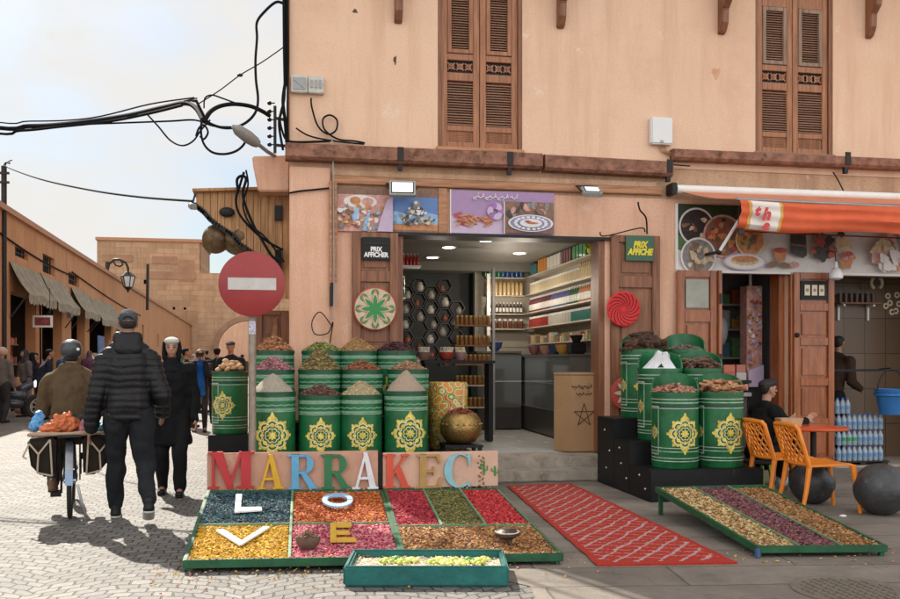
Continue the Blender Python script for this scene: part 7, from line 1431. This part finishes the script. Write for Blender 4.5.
# ---- woman in black with a headscarf
p = G(172,494); p.z = 0; t = person('woman in a long black coat with black headscarf over a white band', p, facing(p,(-.75,0))); 
h = Human(1.62, hipz=.525, feet=((-.09,.16,0),(.10,-.05,0)), hands=((-.24,.08,.78),(.25,.10,.80)), sh=.98); h.body(t, SKIN, face=True); BC = cl('black_coat', (.011,.011,.013)); H_ = 1.62
pr = h.torso(.035)+h.arm(0,.028,.96)+h.arm(1,.028,.96)+[(h.pel+V(0,0,.12), (.165,.125,.04), h.pel+V(0,.02,-.32), (.20,.165,.03))]; h.garment('coat', BC, pr, t, .012, .026, 7)
h.garment('trousers', cl('black_trousers',(.014,.014,.015)), [(h.pel, (.14,.11,.05), h.pel+V(0,0,.03), (.14,.11,.05))]+h.leg(0,.022,.97)+h.leg(1,.022,.97), t, .012, .012, 8)
for i in (0,1): h.shoe(i, t, BLACK, BLACK)
r_ = h.rl; SC_ = cl('black_scarf', (.010,.010,.013)); 
h.garment('headscarf', SC_, [(h.hd+V(0,-.048,.048), (.090,.074,.086), h.hd+V(0,-.05,-.04), (.088,.065,.06)), (h.hd+V(-.082,.005,.0), (.018,.045,.08), h.hd+V(-.07,.04,-.10), (.025,.03,.03)), (h.hd+V(.082,.005,.0), (.018,.045,.08), h.hd+V(.07,.04,-.10), (.025,.03,.03)), (h.hd+V(0,-.01,-.12), (.085,.08,.03), h.nk+V(0,.02,-.09), (.14,.115,.04)), (h.hd+V(0,.055,-.135), (.055,.03,.025), h.nk+V(0,.09,-.2), (.09,.045,.05))], t, .009, .005, 14)
h.garment('white_band', cl('white_cloth',(.62,.60,.56)), [(h.hd+V(0,.004,.072), (.080,.088,.044), h.hd+V(0,-.01,.082), (.074,.075,.04))], t, .008, .001, 12)
# ---- seated man in black by the table
p = Vector((4.98,8.80,0)); t = person('man in black jacket seated side on at the red orange table', p, R(-83)); 
h = Human(1.66, hipz=.235, lean=(0,.05), feet=((-.14,.42,0),(.14,.36,0)), hands=((-.12,.46,.72),(.16,.48,.74)), look=-.15, knee=(0,.5,1), elbow=(0,-.5,-1)); h.body(t, SKIN, face=True, curl=(.9,.9)); BJ = cl('black_jacket', (.012,.012,.013))
h.garment('jacket', BJ, h.torso(.028)+h.arm(0,.024,.93)+h.arm(1,.024,.93)+[(h.nk+V(-.05,-.02,-.02), .03, h.nk+V(.05,-.02,-.02), .03)], t, .011, .012, 9); h.garment('trousers', cl('dark_trousers',(.025,.026,.03)), [(h.pel, (.15,.12,.06), h.pel+V(0,0,.04), (.14,.11,.05))]+h.leg(0,.02,.96)+h.leg(1,.02,.96), t, .011, .01, 9)
for i in (0,1): h.shoe(i, t, M('pale_trainer',(.36,.40,.45),.6,.1,8), SHW)
h.garment('hair', HAIR, [(h.hd+V(0,-.025,.05), (.082,.088,.062), h.hd+V(0,.02,.075), (.072,.075,.045)), (h.hd+V(0,-.05,.03), (.079,.055,.06), h.hd+V(0,-.055,-.02), (.06,.04,.03))], t, .009, .004, 40)
t = thing('stool', (4.96,8.80,.006), 'dark stool under the seated man', 'stool'); b = MB(); b.lathe([(.17,.28),(.19,.29),(.19,.315),(.17,.325)], (4.96,8.80,0), 20); b.build('seat', DARK, t, True)
for a in range(4): MB().bar((4.96+.17*math.cos(a*PI/2+.7),8.80+.17*math.sin(a*PI/2+.7),.006),(4.96+.13*math.cos(a*PI/2+.7),8.80+.13*math.sin(a*PI/2+.7),.28),.03).build('leg', M('lime_green_leg',(.25,.40,.03),.5,.1,6), t)
# ---- person half hidden in the tiled recess
t = person('person in a dark brown jumper half hidden behind the varnished door leaf', (7.2,10.86,.032), R(-65)); h = Human(1.70, hipz=.53, lean=(0,.10), feet=((-.1,.02,0),(.1,.02,0)), hands=((-.2,.30,.95),(.22,.34,.98))); h.body(t, SKIN2, .012); h.garment('jumper', cl('dark_brown_knit',(.055,.032,.022)), h.torso(.025)+h.arm(0,.02,.95)+h.arm(1,.02,.95), t, .014, .012, 9); h.garment('trousers', cl('black_trousers',(.014,.014,.015)), [(h.pel, (.15,.12,.06), h.pel+V(0,0,.04), (.14,.11,.05))]+h.leg(0,.02,.96)+h.leg(1,.02,.96), t, .014, .01, 9); h.garment('hair', HAIR, [(h.hd+V(0,-.02,.045), (.082,.088,.06), h.hd+V(0,-.045,-.01), (.07,.05,.05))], t, .012, .004, 40)
for i in (0,1): h.shoe(i, t, BLACK, SHW, .012)
# ---- woman with the blue scarf
p = G(200,432); p.z = 0; t = person('woman in dark coat and long blue scarf lifting both hands to her face', p, facing(p,(0,0))); h = Human(1.62, hipz=.525, feet=((-.09,.08,0),(.11,-.03,0)), hands=((-.09,.22,1.38),(.10,.22,1.38)), elbow=(0,.2,-1)); h.body(t, SKIN, .012)
h.garment('coat', cl('navy_coat',(.016,.017,.024)), h.torso(.03)+h.arm(0,.025,.94)+h.arm(1,.025,.94)+[(h.pel+V(0,0,.1),(.15,.12,.04),h.pel+V(0,0,-.08),(.17,.13,.03))], t, .014, .01, 9); h.garment('skirt', M('patterned_skirt',(.10,.095,.10),.85,.8,16), [(h.pel+V(0,0,-.02),(.155,.125,.04),h.pel+V(0,0,-.30),(.19,.15,.02))], t, .014, .012, 9); h.garment('tights', BLACK, h.leg(0,.006)+h.leg(1,.006), t, .014, .002, 9)
h.garment('scarf', cl('blue_scarf',(.012,.10,.36)), [(h.nk+V(-.07,.06,.0),.045,h.nk+V(.07,.06,.0),.045),(h.nk+V(.01,.14,-.06),(.08,.03,.05),h.pel+V(-.02,.17,.02),(.085,.03,.04)),(h.pel+V(-.02,.17,.02),(.085,.03,.04),h.pel+V(-.03,.18,-.12),(.08,.025,.03))], t, .014, .012, 11); h.garment('hair', M('brown_hair',(.10,.05,.03),.6,.3,40,.4,90), [(h.hd+V(0,-.025,.035),(.086,.09,.075),h.hd+V(0,-.05,-.03),(.075,.05,.06))], t, .012, .004, 30)
for i in (0,1): h.shoe(i, t, BLACK, BLACK, .012)
MB().cbox(h.hd+V(0,.17,.0), (.15,.02,.08)).build('raised_phone', BLACK, t, bevel=.005, local=True)
o = copy_tree  # (kept for clarity: repeats below use it)
# ---- cyclist on a laden bicycle
p = G(70,519); p.z = 0; yb = .21
BK = thing('bicycle', p, 'old laden bicycle ridden away down the cobbles', 'bicycle', None, yb); TY = M('tyre_rubber',(.018,.017,.016),.8,.2,20)
def wheel(y, name='wheel'):
    b = MB(); b.tube([(0, y+.315*math.cos(2*PI*i/32), .335+.315*math.sin(2*PI*i/32)) for i in range(33)], .02, 8, cap=False); wo_ = b.build('wheel', TY, BK, True, local=True); b = MB(); b.tube([(0, y+.29*math.cos(2*PI*i/32), .335+.29*math.sin(2*PI*i/32)) for i in range(33)], .012, 6, cap=False); b.tube([(-.05,y,.335),(.05,y,.335)], .025, 10); b.build('rim', STEEL, wo_, True, local=True); b = MB()
    for k in range(18): a = 2*PI*k/18; b.bar((.02*(-1)**k,y,.335),(0,y+.285*math.cos(a),.335+.285*math.sin(a)),.004)
    b.build('spokes', STEEL, wo_, local=True)
wheel(0.335-.335+.02); wheel(1.07); FRM = M('bike_frame',(.05,.06,.08),.4,.2,10,coat=.3)
b = MB(); b.tube([(0,.26,.76),(0,.36,.35)], .018); b.tube([(0,.36,.35),(0,.92,.78)], .02); b.tube([(0,.28,.68),(0,.90,.82)], .018); b.tube([(0,.88,.95),(0,1.07,.335)], .018)
for sx in (-.05,.05): b.tube([(sx,.02,.335),(sx,.36,.35)], .011); b.tube([(sx,.02,.335),(sx*.5,.27,.76)], .011)
b.build('frame', FRM, BK, True, local=True); b = MB(); b.tube([(-.26,.66,.97),(-.25,.80,1.0),(-.1,.88,.96),(.1,.88,.96),(.25,.80,1.0),(.26,.66,.97)], .014); b.build('handlebar', STEEL, BK, True, local=True)
solid([((0,.22,.78),(.11,.05,.03),(0,.38,.79),(.035,.06,.02))], .012, 'saddle', BLACK, BK)
P = []; b = MB(); n = 13
for i in range(n): 
    a = R(8)+R(150)*i/(n-1); P += [(sx*.030, .02-.365*math.cos(a), .335+.365*math.sin(a)+(.006 if sx == 0 else 0)) for sx in (-1,0,1)]
b.add(P, [(i*3+j,i*3+j+1,i*3+j+4,i*3+j+3) for i in range(n-1) for j in range(2)]); b.recalc = False; b.build('mudguard', M('silver_mudguard',(.26,.27,.30),.4,.25,10,metal=.6), BK, True, local=True)
MB().cbox((0,-.36,.40), (.06,.012,.12)).build('number_plate', M('pale_blue_plate',(.30,.42,.58),.5,.1,8), BK, local=True)
b = MB(); b.box((-.09,-.25,.735),(.09,.22,.755)); 
for sx in (-.08,.08): b.bar((sx,.0,.34),(sx,-.05,.735),.012); b.bar((sx,.03,.34),(sx,.16,.735),.012)
b.build('rack', IRON, BK, local=True)
b = MB(); b.tube([(-.03,.36,.35),(.03,.36,.35)], .05, 12); b.bar((-.08,.36,.35),(-.08,.30,.19),.02); b.bar((.08,.36,.35),(.08,.42,.51),.02); b.bar((-.17,.30,.19),(-.08,.30,.19),.03,.06); b.bar((.17,.42,.51),(.08,.42,.51),.03,.06); b.build('cranks', IRON, BK, local=True)
b = MB(); b.tube([(.06,.0,.3),(.10,-.03,.12),(.13,-.02,.02)], .012); b.build('kickstand', STEEL, BK, True, local=True)
Qb = Matrix.Translation(p)@Matrix.Rotation(yb,4,'Z'); BAGM = cl('dark_pannier',(.03,.022,.018)); EDG = M('tan_webbing',(.40,.32,.24),.8,.15,20)
for sx, lb in ((-1,'dark saddlebag with pale straps hanging under the blue plastic bag'),(1,'dark saddlebag with pale straps hanging at the side of the walking man')):
    bg_ = thing('saddlebag', Qb@Vector((sx*.2,-.02,.42)), lb, 'saddlebag', 'saddlebag pair', yb); fr = lambda v: v
    b = MB(); pr_ = [(sx*.10,-.22,.735),(sx*.33,-.20,.72),(sx*.30,-.20,.50),(sx*.22,-.18,.40),(sx*.11,-.18,.40)]; bk = [(x, y+.38, z) for x, y, z in pr_]; off = Vector((sx*.2,-.02,.42)); n = 5
    b.add([Vector(v)-off for v in pr_+bk], [tuple(range(n)), tuple(reversed(range(n,2*n)))]+[(i,i+n,(i+1)%n+n,(i+1)%n) for i in range(n)]); b.build('bag', BAGM, bg_, bevel=.02, local=True); b = MB()
    f = lambda x, y, z: Vector((sx*x,y,z))-off
    for a0, a1 in (((.15,-.228,.72),(.24,-.225,.60)),((.24,-.225,.60),(.31,-.215,.69)),((.24,-.225,.60),(.25,-.205,.44)),((.15,-.228,.72),(.135,-.2,.41)),((.25,-.205,.44),(.135,-.2,.41)),((.31,-.215,.69),(.36,-.20,.58)),((.36,-.2,.58),(.33,-.2,.56))): b.bar(f(*a0), f(*a1), .014, .008, up=(0,1,0))
    b.build('strap', EDG, bg_, local=True)
o = solid([((-.31,-.21,.765),(.02,.02,.018),(.31,-.21,.765),(.02,.02,.018)),((-.30,-.1,.765),(.03,.08,.018),(.30,-.1,.765),(.03,.08,.018)),((-.25,.05,.765),(.03,.05,.015),(.25,.05,.765),(.03,.05,.015))], .012, 'folded_mat', M('tan_mat',(.38,.26,.19),.85,.2,8,.3), None, 3, folds(.012,7)); o.matrix_world = Qb; tag(o, 'tan folded mat lying over the bicycle rack', 'mat')
for (pr_, nm, c_, lb) in (([((-.1,-.14,.83),.05,(.02,-.12,.84),.055),((-.16,-.14,.815),.035,(-.2,-.14,.81),.025),((-.03,-.1,.9),.035,(-.0,-.1,.93),.02),((-.09,-.1,.88),.03,(-.11,-.1,.91),.015)],'orange_bag',(.62,.16,.05),'crumpled orange plastic bag on the bicycle rack'),([((-.26,-.1,.84),.05,(-.24,-.08,.92),.035)],'blue_bag',(.10,.32,.62),'blue plastic bag at the end of the bicycle rack'),([((.12,-.14,.82),.045,(.18,-.13,.83),.04)],'patterned_bag',(.42,.14,.18),'red and white parcel on the bicycle rack'),([((.24,-.14,.81),.035,(.27,-.13,.80),.03)],'teal_bag',(.10,.36,.40),'teal parcel on the bicycle rack'),([((-.02,-.0,.85),(.1,.06,.06),(.14,.02,.88),(.09,.05,.05))],'black_bag',(.012,.012,.014),'black bag behind the rider')):
    o = solid(pr_, .01, nm, M(nm, c_, .4, .45, 16, .8, 40), None, 0, lambda q: .035*abs(mnoise.noise(q*17))-.03*abs(mnoise.noise(q*31+Vector((3,1,2))))+.006); o.matrix_world = Qb; tag(o, lb, 'bag')
t = person('cyclist in an olive brown jacket and dark helmet seen from behind', p, yb); h = Human(1.64, hip=(0,.165), hipz=.485, lean=(0,.085), feet=((-.15,.33,.205),(.15,.43,.53)), hands=((-.25,.68,.99),(.25,.68,.99)), knee=(0,1,.3), elbow=(0,-.6,-1), sh=.95, shz=-.075); h.body(t, SKIN2, .011, face=False, curl=(1.2,1.2))
OJ = cl('olive_brown_jacket', (.115,.075,.04), .85, .3, 50); h.garment('jacket', OJ, h.torso(.04,-.08)+h.arm(0,.03,.94)+h.arm(1,.03,.94)+[(h.nk+V(-.06,-.03,-.01),.04,h.nk+V(.06,-.03,-.01),.04),(h.pel+V(0,0,-.02),(.17,.145,.06),h.ch+V(0,0,.02),(.178,.14,.05))], t, .011, .026, 8); h.garment('trousers', cl('grey_trousers',(.05,.045,.04)), [(h.pel,(.16,.12,.06),h.pel+V(0,.05,-.04),(.15,.12,.05))]+h.leg(0,.02,.95)+h.leg(1,.02,.95), t, .011, .01, 9)
for i in (0,1): h.shoe(i, t, M('brown_shoe',(.13,.065,.03),.6,.2,12), BLACK)
h.garment('helmet', M('slate_helmet',(.03,.033,.04),.45,.15,8,coat=.3), [(h.hd+V(0,-.015,.035),(.098,.110,.083),h.hd+V(0,-.02,-.01),(.096,.104,.065))], t, .011, .0, 5); MB().ball(h.hd+V(.06,-.12,.02), (.015,.008,.015), 8).build('reflector', WHITE, t, True, local=True)
h.garment('helmet_liner', HAIR, [(h.hd+V(0,-.03,-.06),(.07,.06,.03),h.hd+V(0,-.03,-.08),(.055,.05,.02))], t, .012, .003, 30)
# ---- people further off
def simple(label, u, v, H, yaw, top_c, leg_c, hair='hair', hair_c=(.014,.011,.010), pose=None, long=False, vox=.02, loc=None):
    p = loc or G(u, v); p.z = 0; t = person(label, p, yaw); kw = dict(hipz=.525, feet=((-.09,.1,0),(.1,-.06,0)), hands=((-.25,.06,.45*H),(.25,.1,.46*H))); kw.update(pose or {}); h = Human(H, **kw); h.body(t, SKIN2, vox*.8, face=False)
    nm = 'top_%.3f_%.3f_%.3f' % top_c; pr = h.torso(.03)+h.arm(0,.022,.94)+h.arm(1,.022,.94)
    if long: pr += [(h.pel+V(0,0,.1),(.16,.12,.04),h.pel+V(0,0,-.45),(.21,.17,.03))]
    h.garment('robe' if long else 'jacket', cl(nm, top_c), pr, t, vox, .012, 8); h.garment('trousers', cl('leg_%.3f_%.3f_%.3f' % leg_c, leg_c), [(h.pel,(.15,.12,.06),h.pel+V(0,0,.04),(.14,.11,.05))]+h.leg(0,.02,.97)+h.leg(1,.02,.97), t, vox, .01, 8)
    pr = {'hair':[(h.hd+V(0,-.022,.045),(.084,.09,.062),h.hd+V(0,-.05,-.01),(.07,.05,.05))], 'cap':[(h.hd+V(0,0,.06),(.09,.10,.05),h.hd+V(0,.02,.05),(.088,.12,.02))], 'headscarf':[(h.hd+V(0,-.02,.03),(.09,.092,.085),h.hd+V(0,-.02,-.08),(.09,.08,.05)),(h.hd+V(0,-.01,-.1),(.09,.08,.03),h.nk+V(0,0,-.08),(.15,.11,.04))], 'helmet':[(h.hd+V(0,0,.03),(.12,.13,.10),h.hd+V(0,0,.0),(.115,.125,.08))]}[hair]
    h.garment(hair, cl('head_%.3f_%.3f_%.3f' % hair_c, hair_c), pr, t, vox*.8, .003, 20)
    for i in (0,1): h.shoe(i, t, BLACK, BLACK, vox*.8)
    return t
simple('man in dark uniform and peaked cap beyond the bread topped barrel', 233, 437, 1.76, 2.9, (.016,.017,.02), (.02,.02,.022), 'cap', (.06,.06,.065), loc=Vector((-1.15,16.4,0)))
simple('person in a black coat walking at the right shoulder of the blue scarfed woman', 216, 424, 1.70, .2, (.014,.014,.016), (.02,.02,.022), loc=Vector((-1.72,20.2,0)))
simple('distant person in grey with a green scarf near the gateway', 186, 415, 1.7, 2.8, (.16,.17,.15), (.04,.04,.045), 'headscarf', (.08,.16,.06), loc=Vector((-2.75,22.5,0)))
simple('person in pale shirt and dark trousers in the far crowd', 180, 410, 1.68, 3.0, (.34,.32,.30), (.03,.03,.035), loc=Vector((-3.6,27,0)))
simple('dark haired man at the edge of the far crowd', 205, 405, 1.78, .1, (.022,.022,.03), (.03,.03,.03), loc=Vector((-2.9,30,0)))
simple('far off person in a brown robe by the gate wall', 222, 398, 1.7, .0, (.12,.07,.045), (.03,.03,.03), long=True, loc=Vector((-2.2,38,0)))
simple('far off person in a white robe in mid street', 195, 396, 1.72, 3.0, (.45,.43,.40), (.2,.2,.2), 'headscarf', (.4,.38,.35), long=True, loc=Vector((-4.4,40,0)))
simple('far off man in blue beside the shop row', 172, 395, 1.72, .4, (.05,.09,.18), (.03,.03,.04), loc=Vector((-6.0,40,0)))
simple('vendor in a dark blue jacket bending over goods at the row', 50, 412, 1.68, -1.2, (.022,.026,.045), (.02,.02,.025), pose=dict(lean=(0,.12), hands=((-.15,.45,.9),(.15,.45,.95))), loc=Vector((-6.0,22.2,0)))
simple('woman in black at the stall with her hood up', 40, 412, 1.62, -1.6, (.014,.014,.018), (.014,.014,.016), 'headscarf', (.012,.012,.016), long=True, loc=Vector((-6.75,24.4,0)))
simple('man in a bright blue jacket beyond the cyclist', 66, 408, 1.72, -.5, (.03,.10,.24), (.03,.03,.035), loc=Vector((-6.1,25.0,0)))
simple('motorcyclist in a pale pink helmet behind the red delivery box', 12, 418, 1.70, -.3, (.16,.14,.13), (.04,.04,.045), 'helmet', (.58,.42,.36), loc=Vector((-6.55,21.3,0)))
rp = random.Random(9)
crowd = [('woman in a grey robe near the first awning',-6.7,23.6,(.14,.13,.13),1,'headscarf',(.05,.05,.06)),('man in a maroon jacket standing by the goods racks',-6.9,25.2,(.12,.03,.03),0,'hair',(.014,.011,.01)),('man in a mustard jacket further along the shop row',-7.0,29.0,(.28,.17,.04),0,'hair',(.014,.011,.01)),('woman in a plum robe walking by the second awning',-6.9,31.5,(.10,.04,.07),1,'headscarf',(.14,.08,.10)),('man in a dark green jacket by the third awning',-7.2,35.5,(.03,.06,.035),0,'cap',(.03,.03,.03)),('person in black near the third shop board',-6.4,33.5,(.014,.014,.016),0,'hair',(.014,.011,.01)),('man in light blue shirt far along the row',-7.4,44.0,(.20,.27,.36),0,'hair',(.014,.011,.01)),('person in a cream robe far along the row',-6.6,48.0,(.42,.38,.30),1,'headscarf',(.4,.36,.3)),('far pedestrian in dark red in mid street',-3.3,34.0,(.18,.03,.03),0,'hair',(.014,.011,.01)),('far pedestrian in navy beside the one in brown',-1.9,42.0,(.02,.025,.05),0,'hair',(.014,.011,.01)),('pedestrian in grey hooded top left of the blue scarf',-2.5,24.5,(.10,.10,.105),0,'cap',(.10,.10,.10)),('pedestrian in black just past the headscarved woman',-2.25,19.0,(.016,.016,.018),0,'hair',(.014,.011,.01))]
for lb, x, y, tc_, lg, hr_, hc_ in crowd: simple(lb, 0, 0, rp.uniform(1.6,1.78), rp.uniform(0,6.28), tc_, (.025,.025,.03), hr_, hc_, long=bool(lg), vox=.024, loc=Vector((x,y,0)))
# ---- parked motorbike with a delivery box and sack
p = G(10,421); p.z = 0; my = R(-75); MBK = thing('motorbike', p, 'dark parked motorbike with its wheel towards the street', 'motorbike', None, my)
for y in (-.6,.62):
    b = MB(); b.tube([(0, y+.26*math.cos(2*PI*i/28), .32+.26*math.sin(2*PI*i/28)) for i in range(29)], .055, 8, cap=False); w_ = b.build('wheel', TY, MBK, True, local=True); b = MB(); b.tube([(0, y+.19*math.cos(2*PI*i/28), .32+.19*math.sin(2*PI*i/28)) for i in range(29)], .02, 6, cap=False)
    for k in range(8): a = k*PI/4; b.bar((0,y,.32),(0,y+.19*math.cos(a),.32+.19*math.sin(a)),.02)
    b.build('rim', GREY, w_, local=True)
solid([((0,-.25,.62),(.12,.2,.1),(0,.2,.6),(.13,.2,.14)),((0,.25,.75),(.12,.12,.1),(0,.45,.85),(.1,.08,.1)),((0,-.1,.42),(.12,.2,.12),(0,.15,.4),(.12,.15,.12))], .025, 'fairing', M('dark_blue_fairing',(.03,.04,.06),.3,.2,6,coat=.4), MBK); solid([((0,-.6,.80),(.12,.12,.05),(0,.05,.78),(.13,.12,.05))], .02, 'seat', BLACK, MBK)
b = MB(); b.tube([(0,.5,.95),(0,.64,.34)], .03); b.tube([(-.33,.36,1.05),(-.1,.48,1.02),(.1,.48,1.02),(.33,.36,1.05)], .02); b.tube([(0,.0,.4),(0,-.6,.32)], .035); b.build('frame', IRON, MBK, True, local=True); MB().ball((0,.56,.86), (.09,.08,.1), 12).build('headlight', GLASSP, MBK, True, local=True); MB().tube([(.1,-.1,.3),(.14,-.8,.4)], .045).build('exhaust', STEEL, MBK, True, local=True)
Qm = Matrix.Translation(p)@Matrix.Rotation(my,4,'Z'); t = thing('delivery_box', Qm@Vector((0,-.5,.86)), 'red delivery box with a dark lid on the parked motorbike', 'box', None, my); MB().box((-.25,-.25,0),(.25,.25,.34)).build('body', RED, t, bevel=.03, local=True); MB().box((-.26,-.26,.342),(.26,.26,.52)).build('lid', M('dark_lid',(.05,.05,.06),.5,.2,8), t, bevel=.03, local=True)
q = G(28,416); o = solid([((0,0,.15),(.22,.16,.12),(.02,0,.75),(.19,.13,.1)),((.0,0,.7),(.19,.13,.1),(-.12,0,.98),(.08,.10,.03))], .025, 'kraft_sack', M('kraft_sack',(.42,.26,.14),.85,.2,5,.4,20), None, 2, folds(.05,5)); o.location = (q.x,q.y-.3,0); tag(o, 'tall crumpled kraft sack standing against the motorbike', 'sack')
